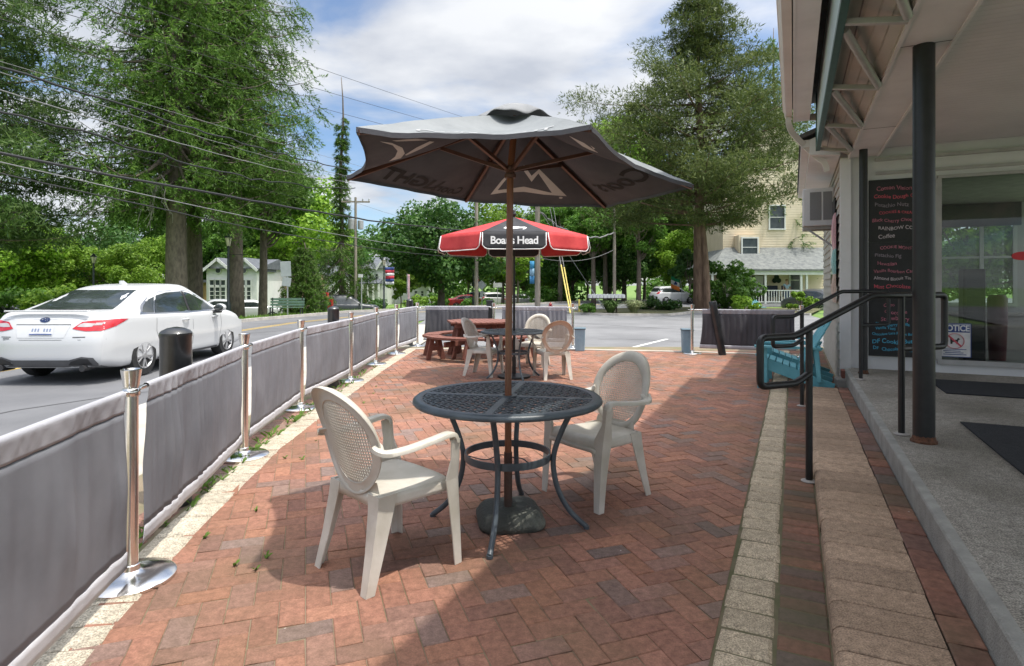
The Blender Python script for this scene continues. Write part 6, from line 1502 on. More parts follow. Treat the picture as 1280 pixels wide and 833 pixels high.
mb = HB(); mb.box(((ex0 + ex1) / 2 + .1, Yh - .1, zr0 - .24), (ex1 - ex0 - .3, .25, .28)); mb.box((ex0 + .15, Yh + 3, zr0 - .24), (.25, 6, .28)); mb.box(((ex0 + ex1) / 2, Yh + 1.3, zr0 - .12), (ex1 - ex0 - .5, 2.9, .05)); mb.build('porch_beam', M_hw)
zf = hz(379)
mb = HB(); mb.box(((ex0 + ex1) / 2, Yh + 1.4, zf - .15), (ex1 - ex0 - .4, 3.1, .22)); mb.build('porch_floor', mat('porch_deck', (.35, .35, .34), .8))
mb = HB(); mb.box(((ex0 + ex1) / 2, Yh + .2, zf / 2 - .3), (ex1 - ex0 - .8, .2, zf)); mb.build('lattice_skirt', mat('skirt', (.18, .18, .17), .9))
for px in (890, 921, 956, 1000.5, 1007.5, 1040): 
    mb = HB(); mb.box((hx(px), Yh - .08, (zf + zr0) / 2 - .1), (.13, .13, zr0 - zf - .1)); mb.build('porch_post', M_hw)
for (pa_, pb_) in ((921, 956), (956, 1000.5), (1007.5, 1040)):
    mb = HB(); xa, xb = hx(pa_) + .07, hx(pb_) - .07
    for z in (zf + .08, zf + .86): mb.box(((xa + xb) / 2, Yh - .08, z), (xb - xa, .06, .07))
    n = int((xb - xa) / .17)
    for q in range(1, n): mb.box((xa + (xb - xa) * q / n, Yh - .08, zf + .47), (.045, .04, .74))
    mb.build('railing', M_hw)
hwin(hx(994), Yh + 2.8, hz(266), .95 * 1.1, 1.5 * 1.1); hwin(hx(951), Yh + 1.9, hz(313), 1.05, 1.9, bars=2)
mb = HB(); mb.box((hx(951), Yh + 2.6, hz(313)), (1.5, 1.3, 2.4)); mb.build('dormer', M_yel2)
hwin(hx(950), Yh + 2.8, hz(352), .9, 1.3, bars=1); hwin(hx(1019), Yh + 2.8, hz(350), .8, 1.5, bars=1)
mb = HB(); mb.box((hx(969), Yh + 2.72, (zf + hz(344)) / 2), (.95, .14, hz(344) - zf)); dr_ = mb.build('door', M_blkp); mb = HB(); mb.box((hx(969), Yh + 2.64, hz(356)), (.62, .04, 1.25)); mb.build('door_glass', M_hw, dr_)
for px in (935, 993):                                              # dark wreaths
    c = Vector((hx(px), Yh + 2.68, hz(349))); r = thing('wreath', 'dark clover wreath on the porch wall ' + ('left of the door' if px < 950 else 'right of the door'), 'wreath', c, 0, 'clover wreaths on the porch wall')
    mb = MB()
    for e in range(3): aa = PI / 2 + e * 2 * PI / 3; mb.lathe([(.17, -.03), (.19, 0), (.15, .04)], (.17 * math.cos(aa), .17 * math.sin(aa), 0), 12)
    mb.v = [ro @ w_ for w_ in mb.v]; mb.build('wreath_leaf', mat('wreath', (.012, .03, .02), .9), r)
for (px, lab) in ((974, 'left dark porch chair behind the white railing'), (983, 'middle dark porch chair behind the white railing'), (997, 'right dark porch chair beside the porch post')):
    r = thing('porch_chair', lab, 'chair', (hx(px), Yh + 1.6, zf - .04), PI, 'dark porch chairs'); mbl = mat('porch_chair', (.02, .025, .05), .7)
    mb = MB(); mb.box((0, 0, .44), (.5, .5, .04)); mb.build('seat', mbl, r); mb = MB(); mb.box((0, -.24, .85), (.5, .04, .75), Matrix.Rotation(R(8), 3, 'X')); mb.build('backrest', mbl, r)
    for x in (-.22, .22):
        for y in (-.22, .22): mb = MB(); mb.box((x, y, .22), (.04, .04, .44)); mb.build('leg', mbl, r)
# small people: one continuous skinned body each, hair and clothes as children
def person(label, loc, rz, h, shirt, trousers, hair, walk=.0):
    r = thing('person', label, 'person', loc, rz); s = h / 1.7
    def skin(name, chains, m, parent):
        me = bpy.data.meshes.new(name); vs = []; es = []; rad = []
        for ch in chains:
            prev = None
            for (q, rr) in ch:
                if isinstance(q, int): prev = q; continue
                vs.append(tuple(x * s for x in q)); rad.append(rr * s)
                if prev is not None: es.append((prev, len(vs) - 1))
                prev = len(vs) - 1
        me.from_pydata(vs, es, []); o = bpy.data.objects.new(name, me); COL.objects.link(o); o.parent = parent
        md = o.modifiers.new('Skin', 'SKIN'); 
        for i, q in enumerate(me.skin_vertices[0].data): q.radius = (rad[i], rad[i]); q.use_root = (i == 0)
        sb = o.modifiers.new('s', 'SUBSURF'); sb.levels = sb.render_levels = 1; me.materials.append(m); return o
    w_ = walk
    skin('body', [[((0, 0, .92), .13), ((0, 0, 1.12), .12), ((0, 0, 1.35), .15), ((0, 0, 1.46), .06), ((0, .01, 1.55), .085), ((0, .015, 1.66), .08)],
                  [(0, 0), ((.10, 0, .85), .09), ((.10, w_ * .6 + .02, .48), .062), ((.10, w_, .08), .045), ((.10, w_ + .14, .04), .035)], [(0, 0), ((-.10, 0, .85), .09), ((-.10, -w_ * .6 + .02, .48), .062), ((-.10, -w_, .08), .045), ((-.10, -w_ + .14, .04), .035)],
                  [(2, 0), ((.20, 0, 1.38), .055), ((.25, -w_ * .3, 1.12), .042), ((.25, .10 - w_ * .5, .88), .034), ((.25, .14 - w_ * .5, .78), .026)], [(2, 0), ((-.20, 0, 1.38), .055), ((-.25, w_ * .3, 1.12), .042), ((-.25, .10 + w_ * .5, .88), .034), ((-.25, .14 + w_ * .5, .78), .026)]], mat('skin_tone', (.42, .26, .19), .6), r)
    skin('shirt', [[((0, 0, .98), .145), ((0, 0, 1.12), .137), ((0, 0, 1.35), .163), ((0, 0, 1.44), .07)], [(2, 0), ((.20, 0, 1.38), .067), ((.235, -w_ * .2, 1.2), .056)], [(2, 0), ((-.20, 0, 1.38), .067), ((-.235, w_ * .2, 1.2), .056)]], shirt, r)
    skin('trousers', [[((0, 0, .93), .145), ((0, 0, 1.0), .14)], [(0, 0), ((.10, 0, .85), .102), ((.10, w_ * .6 + .02, .48), .078), ((.10, w_, .12), .062)], [(0, 0), ((-.10, 0, .85), .102), ((-.10, -w_ * .6 + .02, .48), .078), ((-.10, -w_, .12), .062)]], trousers, r)
    mb = MB(); mb.lathe([(.02, -.06), (.085, -.05), (.10, .02), (.085, .07), (.03, .10)], (0, -.015, 1.665), 12); mb.v = [q * s for q in mb.v]; mb.build('hair', hair, r, smooth=True); return r
person('person in a pale blue top standing on the porch behind the railing', (hx(989.5), Yh + .7, zf - .04), PI, 1.62, mat('pale_blue_cloth', (.35, .48, .58), .8), mat('denim', (.06, .09, .16), .9), mat('fair_hair', (.25, .16, .08), .8))
q = D(457, 383.5, 60); q.z = terr(q.x, 60); person('small person in white top and brown trousers walking on the far path', q, R(100), 1.66, M_fw, mat('brown_cloth', (.16, .09, .05), .9), mat('dark_hair', (.03, .02, .015), .8), .2)
# teal garden seat by the porch shrubs
r = thing('rounded_chair', 'teal rounded garden chair among the shrubs before the cream house', 'chair', D(947.5, 388.5, 34), .4); mb = MB()
for k in range(7): a = -.9 + .3 * k; mb.bar((.12 * (k - 3) * .8, .1, .1), (.17 * (k - 3) * .75, .28, .62 - .02 * (k - 3) ** 2), .085, .02, up=(0, 1, 0)); 
mb.build('back_slat', M_teal, r); mb = MB(); mb.box((0, -.1, .2), (.62, .45, .04)); mb.build('seat', M_teal, r)
# white twin gabled house, beige building, white mansion
def simple_house(name, label, px0, px1, ybase, yeave, ypeak, Y, wall, roof, gables, depth=8, wins=(), rounds=(), porch=None):
    k = Y / F; X = lambda p: (p - CX) * k; Z = lambda y: EYE + (HZ - y) * k
    r = thing(name, label, 'house' if gables else 'building', ((X(px0) + X(px1)) / 2, Y, min(Z(ybase), -.15) if 0 else Z(ybase) - .3)); o = Vector(r.location)
    def fin(mb, nm, m, par=r): mb.inv = Matrix.Translation(-o); return mb.build(nm, m, par)
    mb = MB(); x0, x1 = X(px0), X(px1); mb.box(((x0 + x1) / 2, Y + depth / 2, (Z(ybase) - .5 + Z(yeave)) / 2), (x1 - x0, depth, Z(yeave) - Z(ybase) + .5))
    for g0, g1, yp in gables: mb.extr([(X(g0), Y - .02, Z(yeave) - .02), (X(g1), Y - .02, Z(yeave) - .02), (X((g0 + g1) / 2), Y - .02, Z(yp))], (0, depth / 2, 0))
    fin(mb, 'wall', wall)
    mb = MB()
    if gables: mb.extr([(x0 - .3, Y - .3, Z(yeave)), (x0 - .3, Y + depth / 2, Z(ypeak)), (x0 - .3, Y + depth + .3, Z(yeave))], (x1 - x0 + .6, 0, 0)) 
    else: mb.box(((x0 + x1) / 2, Y + depth / 2, Z(yeave) + .1), (x1 - x0 + .4, depth + .4, .25))
    for g0, g1, yp in gables:
        for e in (0, 1):
            ga = X(g0) - .25 if e == 0 else X(g1) + .25; gm = X((g0 + g1) / 2)
            mb.extr([(ga, Y - .3, Z(yeave) - .25), (gm, Y - .3, Z(yp) + .02), (gm, Y - .3, Z(yp) + .22), (ga, Y - .3, Z(yeave) - .05)], (0, depth / 2, 0))
    fin(mb, 'roof', roof)
    for g0, g1, yp in gables:
        mb = MB(); gm = X((g0 + g1) / 2)
        for e in (0, 1): ga = X(g0) - .25 if e == 0 else X(g1) + .25; mb.bar((ga, Y - .32, Z(yeave) - .2), (gm, Y - .32, Z(yp) + .08), .06, .22)
        fin(mb, 'barge_board', M_hw)
    for (cx_, cy_, w_, h_, n) in wins: win(r, X(cx_) - o.x, Y - o.y - .01, Z(cy_) - o.z, w_ * k, h_ * k, bars=n)
    for (cx_, cy_, rr) in rounds:
        mb = MB(); mb.tube([(X(cx_), Y - .12, Z(cy_)), (X(cx_), Y - .03, Z(cy_))], rr * k, 24, up=(0, 0, 1)); f = fin(mb, 'round_window', M_hw); mb = MB(); mb.tube([(X(cx_), Y - .15, Z(cy_)), (X(cx_), Y - .11, Z(cy_))], rr * k * .8, 24, up=(0, 0, 1)); fin(mb, 'pane', M_dg, f)
    if porch:
        p0_, p1_, yr, n = porch; mb = MB(); mb.extr([(X(p0_), Y - 1.8, Z(yr)), (X(p0_), Y, Z(yr) + .5), (X(p0_), Y, Z(yr) - .1), (X(p0_), Y - 1.8, Z(yr) - .1)], (X(p1_) - X(p0_), 0, 0)); fin(mb, 'porch_roof', roof)
        for q in range(n): mb = MB(); mb.box((X(p0_ + 1 + (p1_ - p0_ - 2) * q / (n - 1)), Y - 1.65, (Z(yr) + Z(ybase)) / 2 - .1), (.2, .2, Z(yr) - Z(ybase))); fin(mb, 'porch_post', M_hw)
    return r
ww = []
for g in (265.5, 272.5, 279.5): ww += [(g, 353.5, 5.2, 6, 0), (g, 367, 5.2, 15, 2)]
for g in (304.5, 311.5): ww += [(g, 353.5, 4.6, 6, 0), (g, 367, 4.6, 15, 2)]
simple_house('house', 'white house with twin gables and round attic windows', 258, 321, 380, 336, 322, 50, M_hw, M_slate, [(259, 287, 325.5), (294, 320, 325.5)], wins=ww, rounds=[(273.5, 338.5, 3.8), (305.5, 338.5, 3.8)])
simple_house('tan_building', 'low tan building with a small white doorway right of the white house', 323, 372, 381, 341, 330, 56, M_tanb, M_hw, [], wins=[(352, 370, 6, 16, 0)], porch=(337, 354, 353, 2))
simple_house('shed', 'small ochre building showing between the two spruce trunks', 248, 259, 374, 353, 350, 54, mat('ochre_wall', (.45, .30, .14), .8), M_slate, [])
simple_house('mansion', 'white two storey house with columned porch behind the hedge', 449, 484, 379, 336, 319, 75, M_hw, M_slate, [(473, 484, 326)], wins=[(458, 346, 3, 6.5, 1), (463, 346, 3, 6.5, 1), (471, 346, 3, 6.5, 1), (460, 369, 4, 9, 1)], porch=(450, 478, 354, 5), depth=12)
simple_house('outbuilding', 'white low wing right of the columned house', 484, 533, 378, 358, 350, 80, M_hw, M_slate, [], wins=[(492, 367, 3, 6, 1), (520, 367, 3, 6, 1), (528, 367, 3, 6, 1)])
simple_house('house', 'white house with blue grey roof behind the dead spruce', 392, 412, 378, 345, 331, 64, M_hw, M_slate, [(394, 404, 333)], wins=[(402, 369, 4, 8, 1), (408, 369, 4, 8, 1)])
# ---------------------------------------------------------------- trees
M_bark = mat('bark_grey_brown', (.10, .08, .065), .95, c2=(.19, .155, .125), scale=9, bump=1., bscale=14, stretch=(1, 1, .35))
M_barkr = mat('bark_red_brown', (.10, .062, .042), .95, c2=(.20, .13, .09), scale=8, bump=1., bscale=12, stretch=(1, 1, .2))
M_dead = mat('dead_twig', (.28, .26, .235), .9)
LF = dict(lime=leafmat('leaf_lime', (.10, .20, .02), (.18, .32, .03), (.27, .40, .055), .45), mid=leafmat('leaf_mid', (.06, .15, .02), (.10, .22, .03), (.16, .29, .05), .45), dark=leafmat('leaf_dark', (.035, .10, .02), (.06, .145, .03), (.10, .19, .04), .42),
          spruce=leafmat('needles_spruce', (.048, .11, .018), (.09, .175, .03), (.17, .275, .052), .4), pine=leafmat('needles_pine', (.06, .12, .035), (.10, .17, .05), (.16, .235, .07), .35), cedar=leafmat('needles_cedar', (.065, .10, .028), (.115, .155, .042), (.19, .225, .065), .35))
def quads(name, c, d, n, L_, W_, m, parent):
    "rhombic leaves: centres c, long axes d, widths along n x d"
    s = np.cross(n, d); s /= np.linalg.norm(s, axis=1, keepdims=True) + 1e-9
    L_ = L_[:, None]; W_ = W_[:, None]
    up = np.cross(d, s)
    vs = np.stack([c - d * L_ * .5, c + s * W_ * .5 - up * W_ * .12, c + d * L_ * .5, c - s * W_ * .5 - up * W_ * .12], 1).reshape(-1, 3)
    N_ = len(c); me = bpy.data.meshes.new(name); me.vertices.add(N_ * 4); me.vertices.foreach_set('co', vs.astype(np.float32).ravel())
    me.loops.add(N_ * 4); me.loops.foreach_set('vertex_index', np.arange(N_ * 4, dtype=np.int32)); me.polygons.add(N_)
    me.polygons.foreach_set('loop_start', np.arange(0, N_ * 4, 4, dtype=np.int32)); me.update(calc_edges=True); me.materials.append(m)
    o = bpy.data.objects.new(name, me); COL.objects.link(o); o.parent = parent; return o
def unit(a): return a / (np.linalg.norm(a, axis=1, keepdims=True) + 1e-9)
def rdir(n): return unit(rng.normal(0, 1, (n, 3)))
def broad(label, kind, h=9., w=7., nclump=70, per=260, leaf=.26, trunk=.16, base=.22, group=None, name='broadleaf_tree'):
    "broadleaf: forked trunk, limbs to uneven clumps of leaves"
    r = thing(name, label, 'tree', group=group or 'broadleaf trees of the far wood')
    zc = h * (1 + base) / 2; rz = h * (1 - base) / 2
    cl = []
    while len(cl) < nclump:
        v = rng.normal(0, 1, 3); v /= np.linalg.norm(v); q = rng.uniform(.25, 1) ** .55
        wob = 1 + .22 * noise.noise(Vector(v * 1.9) + Vector((h, w, 0)))
        p = v * q * wob * np.array([w / 2, w / 2, rz]); p[2] += zc
        if p[2] < h * base * .8: continue
        fz = (p[2] - h * base) / (h * (1 - base)); 
        if fz < .15: p[:2] *= .75
        cl.append((p, rng.uniform(.09, .17) * w * (1.05 - .35 * q)))
    cs = []; ds = []; ns = []; Ls = []
    for p, rr in cl:
        n = int(per * (rr / (.13 * w)) ** 1.6); d = rdir(n); q = rng.uniform(.35, 1, n) ** .4
        pos = p + d * (rr * q)[:, None] * np.array([1.15, 1.15, .8]); cs.append(pos)
        nn = unit(d * .9 + rng.normal(0, .55, (n, 3)) + np.array([0, 0, .45])); dd = unit(np.cross(nn, rdir(n))); ns.append(nn); ds.append(dd); Ls.append(rng.uniform(.65, 1.3, n) * leaf)
    c = np.concatenate(cs); L_ = np.concatenate(Ls)
    quads('crown', c, np.concatenate(ds), np.concatenate(ns), L_, L_ * .72, LF[kind], r)
    mb = MB(); th = h * base * 1.5
    mb.tube(cr([(0, 0, -.3), (.02 * h * .3, 0, th * .5), (0, .03, th), (.05, 0, h * .62)], 3), [trunk * (1.25 - .95 * i / 9) for i in range(10)], 10)
    for k in range(min(16, nclump)):
        p = Vector(cl[k][0]); z0 = min(p.z * .8, rng.uniform(.55, 1.5) * th); a = Vector((0, 0, z0)); m_ = a.lerp(p, .5) + Vector((0, 0, -.06 * h * .5))
        mb.tube(cr([a, m_, p], 4), [trunk * (.45 - .38 * i / 8) for i in range(9)], 6)
    mb.build('trunk', M_bark, r, smooth=True); return r
def conifer(label, kind, h=20., w=8., base=.15, whorls=34, per=9, droop=.25, dens=60, spray=.5, trunk=.4, bark=M_bark, top=.04, tuft=False, name='spruce_tree', seed=1, up=0., uneven=.3, side=None, group='tall conifers', nclump=9, clump=.6, twig=1.0):
    r = thing(name, label, 'tree', group=group); g = np.random.default_rng(seed)
    mb = MB(); n = 12
    mb.tube([(.12 * math.sin(i * .9 + seed) * (i / n), .1 * math.cos(i * 1.3) * (i / n), -.4 + (h + .4) * i / n) for i in range(n + 1)], [trunk * (1.18 if i == 0 else 1) * (1 - i / n) ** .85 + .02 for i in range(n + 1)], 14)
    for k in range(6): a = k * 1.05 + seed; mb.tube([(0, 0, .5), (trunk * .9 * math.cos(a), trunk * .9 * math.sin(a), .12), (trunk * 1.7 * math.cos(a), trunk * 1.7 * math.sin(a), -.2)], [trunk * .35, trunk * .3, trunk * .1], 6)
    C = []; Dd = []; Nn = []; Ls = []
    for i in range(whorls):
        f = (i + g.uniform(-.35, .35)) / whorls; f = min(max(f, 0), 1); z = h * (base + (1 - base - top * .2) * f)
        prof = (1 - f) ** .75 * .92 + .08 if not tuft else (1 - f ** 1.6) * .9 + .1
        if f < .12: prof *= .65 + f * 3
        for j in range(per if f < .8 else max(3, per - 3)):
            a = 2 * PI * j / per + g.uniform(-.4, .4) + i * 1.7; Lb = w / 2 * prof * g.uniform(1 - uneven, 1 + uneven * .7)
            if side is not None: Lb *= side(a, f)
            if Lb < .25: continue
            dir_ = np.array([math.cos(a), math.sin(a), 0.]); pts = []
            dr = droop * g.uniform(.6, 1.3) * (1 - .5 * f); upk = up * (1 if f < .7 else 1.4)
            for q in range(7):
                t = q / 6; pts.append(np.array([0, 0, z]) + dir_ * Lb * t + np.array([0, 0, Lb * (upk * t - dr * math.sin(t * 2.2) * 1.0 + .28 * dr * t ** 3)]))
            mb.tube([Vector(p) for p in pts], [max(.012, trunk * .16 * (1 - q / 6) * (Lb / (w / 2) + .3)) for q in range(7)], 5)
            pp = np.array(pts)
            def along(t):
                ix = np.clip((t * 6).astype(int), 0, 5); fr = (t * 6 - ix)[:, None]; return pp[ix] * (1 - fr) + pp[ix + 1] * fr, unit(pp[ix + 1] - pp[ix])
            rel = Lb / (w / 2)
            if tuft:                                              # rounded clumps of needles along the outer branch
                nc = max(3, int(nclump * rel)); t = g.uniform(.22, 1.05, nc) ** .8; cc, tg = along(np.minimum(t, 1)); cc = cc + g.normal(0, .10, (nc, 3)) * Lb * np.array([1, 1, .35])
                rr = g.uniform(.55, 1.25, nc) * clump * (.6 + .5 * rel); m_ = int(dens)
                v = unit(g.normal(0, 1, (nc * m_, 3))); q_ = g.uniform(.15, 1, nc * m_) ** .5
                pos = np.repeat(cc, m_, 0) + v * (np.repeat(rr, m_) * q_)[:, None] * np.array([1.25, 1.25, .55])
                C.append(pos); Dd.append(unit(v * .9 + np.array([0, 0, .35]) + np.repeat(tg, m_, 0) * .4)); Nn.append(unit(g.normal(0, .6, (nc * m_, 3)) + np.array([0, 0, 1.]))); Ls.append(g.uniform(.6, 1.3, nc * m_) * spray)
            else:                                                 # hanging side twigs, each a plume of short needles
                nb = max(4, int(dens * (.35 + .65 * rel))); t = g.uniform(.12, 1.0, nb) ** .8; p0, tg = along(t)
                sd = np.stack([-tg[:, 1], tg[:, 0], np.zeros(nb)], 1) * g.choice([-1, 1], nb)[:, None]
                d = unit(tg * g.uniform(.3, .9, (nb, 1)) + sd * g.uniform(.3, 1.0, (nb, 1)) + np.array([0, 0, -1]) * g.uniform(.25, 1.1, (nb, 1)))
                ll = (.30 + .85 * np.sin(np.clip(t, 0, .98) * PI * .85)) * g.uniform(.5, 1.2, nb) * twig * (.5 + .6 * rel); m_ = 9
                u_ = np.tile(np.linspace(.06, 1, m_), nb)[:, None]; pos = np.repeat(p0, m_, 0) + np.repeat(d * ll[:, None], m_, 0) * u_; pos[:, 2] -= (u_[:, 0] ** 2) * np.repeat(ll, m_) * .22
                C.append(pos); Dd.append(unit(np.repeat(d, m_, 0) * .9 + g.normal(0, .35, (nb * m_, 3)))); Nn.append(unit(g.normal(0, .4, (nb * m_, 3)) + np.array([0, 0, 1.]))); Ls.append(g.uniform(.6, 1.2, nb * m_) * spray)
    mb.build('trunk', bark, r, smooth=True)
    # every spray is a fan of three narrow blades
    C = np.concatenate(C); Dd = np.concatenate(Dd); Nn = np.concatenate(Nn); Ls = np.concatenate(Ls); k3 = 2 if tuft else 3
    c3 = np.repeat(C, k3, 0); n3 = np.repeat(Nn, k3, 0); l3 = np.repeat(Ls, k3) * g.uniform(.6, 1.1, len(C) * k3)
    d3 = unit(np.repeat(Dd, k3, 0) + g.normal(0, .45 if not tuft else .8, (len(C) * k3, 3))); c3 = c3 + d3 * l3[:, None] * .4
    quads('crown', c3, d3, unit(n3 + g.normal(0, .4, n3.shape)), l3, l3 * (.17 if not tuft else .17), LF[kind], r); return r
def at(root, px, Y, z=None, rz=0, s=1., label=None):
    q = D(px, HZ, Y); sc_ = s if isinstance(s, tuple) else (s, s, s)
    return place(root, (q.x, Y, terr(q.x, Y) if z is None else z), rz, label or root['label'], sc_)
# the big roadside conifers
sp1 = conifer('tall dense spruce with a stout bare lower trunk right behind the white car', 'spruce', h=25, w=10.5, base=.27, whorls=36, per=8, droop=.36, dens=30, spray=.26, trunk=.50, seed=3, uneven=.45, twig=1.25); at(sp1, 221, 28, s=1.)
sp2 = conifer('tall spruce whose trunk stands just right behind the stoutest one', 'spruce', h=26, w=9.5, base=.30, whorls=32, per=8, droop=.38, dens=26, spray=.27, trunk=.45, seed=8, uneven=.45, twig=1.25); at(sp2, 243, 32.5, rz=1.1)
sp3 = conifer('tall spruce with its rooted trunk behind the tall street lamp', 'spruce', h=25, w=9.5, base=.32, whorls=33, per=8, droop=.28, dens=27, spray=.27, trunk=.40, seed=15, uneven=.5, twig=1.2); at(sp3, 295, 31.5, rz=.4)
pn = conifer('feathery white pine leaning in from the left edge of the photo', 'pine', h=22, w=12.5, base=.20, whorls=20, per=6, droop=.10, dens=46, spray=.34, trunk=.42, tuft=True, up=.08, nclump=15, clump=.62, seed=21, uneven=.35, name='pine_tree'); at(pn, -40, 25)
ds = conifer('thin half dead spruce with a bare spire above the far corner', 'spruce', h=17.0, w=4.4, base=.06, whorls=40, per=7, droop=.5, dens=12, spray=.24, twig=.6, trunk=.2, seed=30, side=lambda a, f: (1.0 if f < .30 else .33 if f < .85 else .12), name='spruce_tree'); at(ds, 427, 41)
cd = conifer('big red cedar with a double trunk and open ragged crown beside the cream house', 'cedar', h=20.5, w=9.4, base=.22, whorls=26, per=6, droop=.05, dens=100, nclump=9, clump=.72, spray=.27, trunk=.30, bark=M_barkr, tuft=True, up=.16, seed=41, uneven=.55, name='cedar_tree', side=lambda a, f: (1.3 if f < .45 else .95 if f < .7 else .66)); at(cd, 874, 31.5, rz=5.3)
mb = MB(); mb.tube(cr([(.38, .1, -.3), (.37, .1, 1.5), (.32, .05, 3.2), (.15, 0, 5.2)], 4), [.24, .23, .22, .21, .2, .2, .19, .18, .17, .16, .15, .13, .11], 12); mb.build('trunk', M_barkr, cd, smooth=True)
sp4 = conifer('distant dark spruce rising behind the cedar above the porch house', 'pine', h=24, w=9, base=.1, whorls=24, per=6, droop=.12, dens=14, spray=.36, twig=1.1, trunk=.3, seed=51, up=.05); at(sp4, 968, 46, s=(1, 1, .9))
cs = conifer('bushy dwarf conifer behind the park bench', 'spruce', h=3.75, w=2.7, base=.0, whorls=26, per=11, droop=.12, dens=10, spray=.17, twig=.35, trunk=.09, seed=61, up=.15, name='conifer_shrub', uneven=.15); at(cs, 380, 31)
# dead hanging twigs on the stout spruce
mb = MB()
for k in range(16):
    p = D(196 + rng.normal(0, 5), 225 + rng.normal(0, 6), 26.5); pts = [p]; dx = rng.normal(-.15, .5); L0 = rng.uniform(.8, 2.6)
    for q in range(5): pts.append(pts[-1] + Vector((dx * .2 + rng.normal(0, .1), rng.normal(0, .08), -L0 / 5 + rng.normal(0, .05))))
    mb.tube(cr(pts, 2), [.03 * (1 - i / 11) + .008 for i in range(11)], 5)
for k in range(6):
    p = D(150, 236 + k * 3, 26); pts = [p]
    for q in range(5): pts.append(pts[-1] + Vector((-.45 + rng.normal(0, .08), 0, -.28 + rng.normal(0, .14))))
    mb.tube(cr(pts, 2), [.022 * (1 - i / 11) + .007 for i in range(11)], 5)
mb.v = [q - Vector(sp1.location) for q in mb.v]; tw = mb.build('dead_branch', M_dead, sp1); tw['kind'] = 'stuff'
# broadleaf prototypes
bA = broad('round dark green maple on the far lawn with a single short trunk', 'dark', h=7.9, w=9.2, nclump=95, per=250, leaf=.26, trunk=.26, base=.22); at(bA, 551, 42)
bB = broad('lime green tree behind the red umbrella, left half', 'lime', h=11, w=9, nclump=80, per=240, leaf=.30); at(bB, 628, 62, s=1.05)
bC = broad('mid green tree over the bare pole on the skyline', 'mid', h=12, w=9, nclump=80, per=240, leaf=.32); at(bC, 505, 92, s=.92)
BG = [(bC, 462, 95, .95, 'mid green tree right behind the columned white house'), (bA, 410, 74, 1.2, 'dark tree behind the thin half dead spruce'), (bB, 368, 61, 1.3, 'light green tree between the spruces and the thin spruce'), (bC, 335, 64, 1.0, 'mid green tree rising behind the tan building'),
      (bC, 300, 66, .95, 'mid green tree directly behind the twin gabled house'), (bA, 265, 68, 1.15, 'dark tree filling the gap between spruce trunks'), (bB, 200, 50, .62, 'light green tree low behind the stout spruce trunk'), (bB, 150, 44, .55, 'light green low tree above the white car roof'), (bA, 105, 48, .95, 'dark low tree behind the far left lamp'),
      (bB, 60, 42, .62, 'light green low tree over the car rear window'), (bB, 12, 40, .75, 'light green tree at the left edge of the photo'), (bC, -30, 46, .9, 'mid green tree cut off by the left edge'), (bC, 175, 62, .95, 'mid green tree deep between pine and spruce'),
      (bC, 585, 70, .82, 'mid green tree behind the round maple'), (bB, 690, 60, .92, 'lime green tree behind the thick utility pole'), (bC, 735, 66, 1.0, 'mid green tree behind the guy wires'), (bB, 762, 57, 1.6, 'tall lime green tree rising over the right side of the grey umbrella'),
      (bA, 715, 54, .9, 'dark tree behind the fire hydrant'), (bB, 805, 60, 1.0, 'lime green tree right of the slim far pole'), (bC, 845, 56, .92, 'mid green tree behind the flag'), (bB, 845, 50, .60, 'low lime green tree behind the white SUV'), (bB, 905, 64, .95, 'lime green tree seen beneath the cedar boughs'), (bA, 780, 52, .85, 'dark tree behind the letterboxes'),
      (bC, 925, 68, 1.15, 'mid green tree left of the cream house'), (bA, 655, 74, 1.1, 'dark tree far behind the umbrella pole'), (bB, 540, 80, .9, 'light green tree left behind the maple'), (bC, 1010, 80, 1.3, 'mid green tree behind the cream house')]
for i, (pr_, px, Y, s, lab) in enumerate(BG): at(copy_tree(pr_), px, Y, rz=i * 1.37, s=(s, s, s * rng.uniform(.94, 1.06)), label=lab)
# trees behind the shop, seen through its windows
for i, (p, t, s) in enumerate(((4.1, 19, .5), (6.6, 21, .6))):
    o = copy_tree(bB); q = B(p, t, -.15); place(o, q, i * 2., 'light green tree through the rear shop window, ' + ('left' if i == 0 else 'right'), s)
yt = broad('small lime green street tree beside the short lamp', 'lime', h=2.85, w=2.3, nclump=34, per=150, leaf=.15, trunk=.045, base=.30); at(yt, 501, 39)
ba2 = broad('brown leaning trunk tree right of the tall lamp', 'mid', h=11.5, w=6.5, nclump=55, per=220, leaf=.30, trunk=.24, base=.5); at(ba2, 328, 37, rz=.6)
ba3 = broad('slim young tree seen just right of the black umbrella pole', 'lime', h=5.2, w=3.4, nclump=34, per=200, leaf=.20, trunk=.09, base=.35); at(ba3, 647, 46)
for i, (px, Y, s, lab) in enumerate(((700, 50, .8, 'dark trunked tree right behind the hydrant'), (742, 47, .72, 'dark trunked tree behind the left letterboxes'), (757, 49, .76, 'dark trunked tree just left of the slim far pole'), (798, 46, .7, 'dark trunked tree between letterboxes and white SUV'))):
    at(copy_tree(ba2), px, Y, rz=i * 1.9, s=s, label=lab)
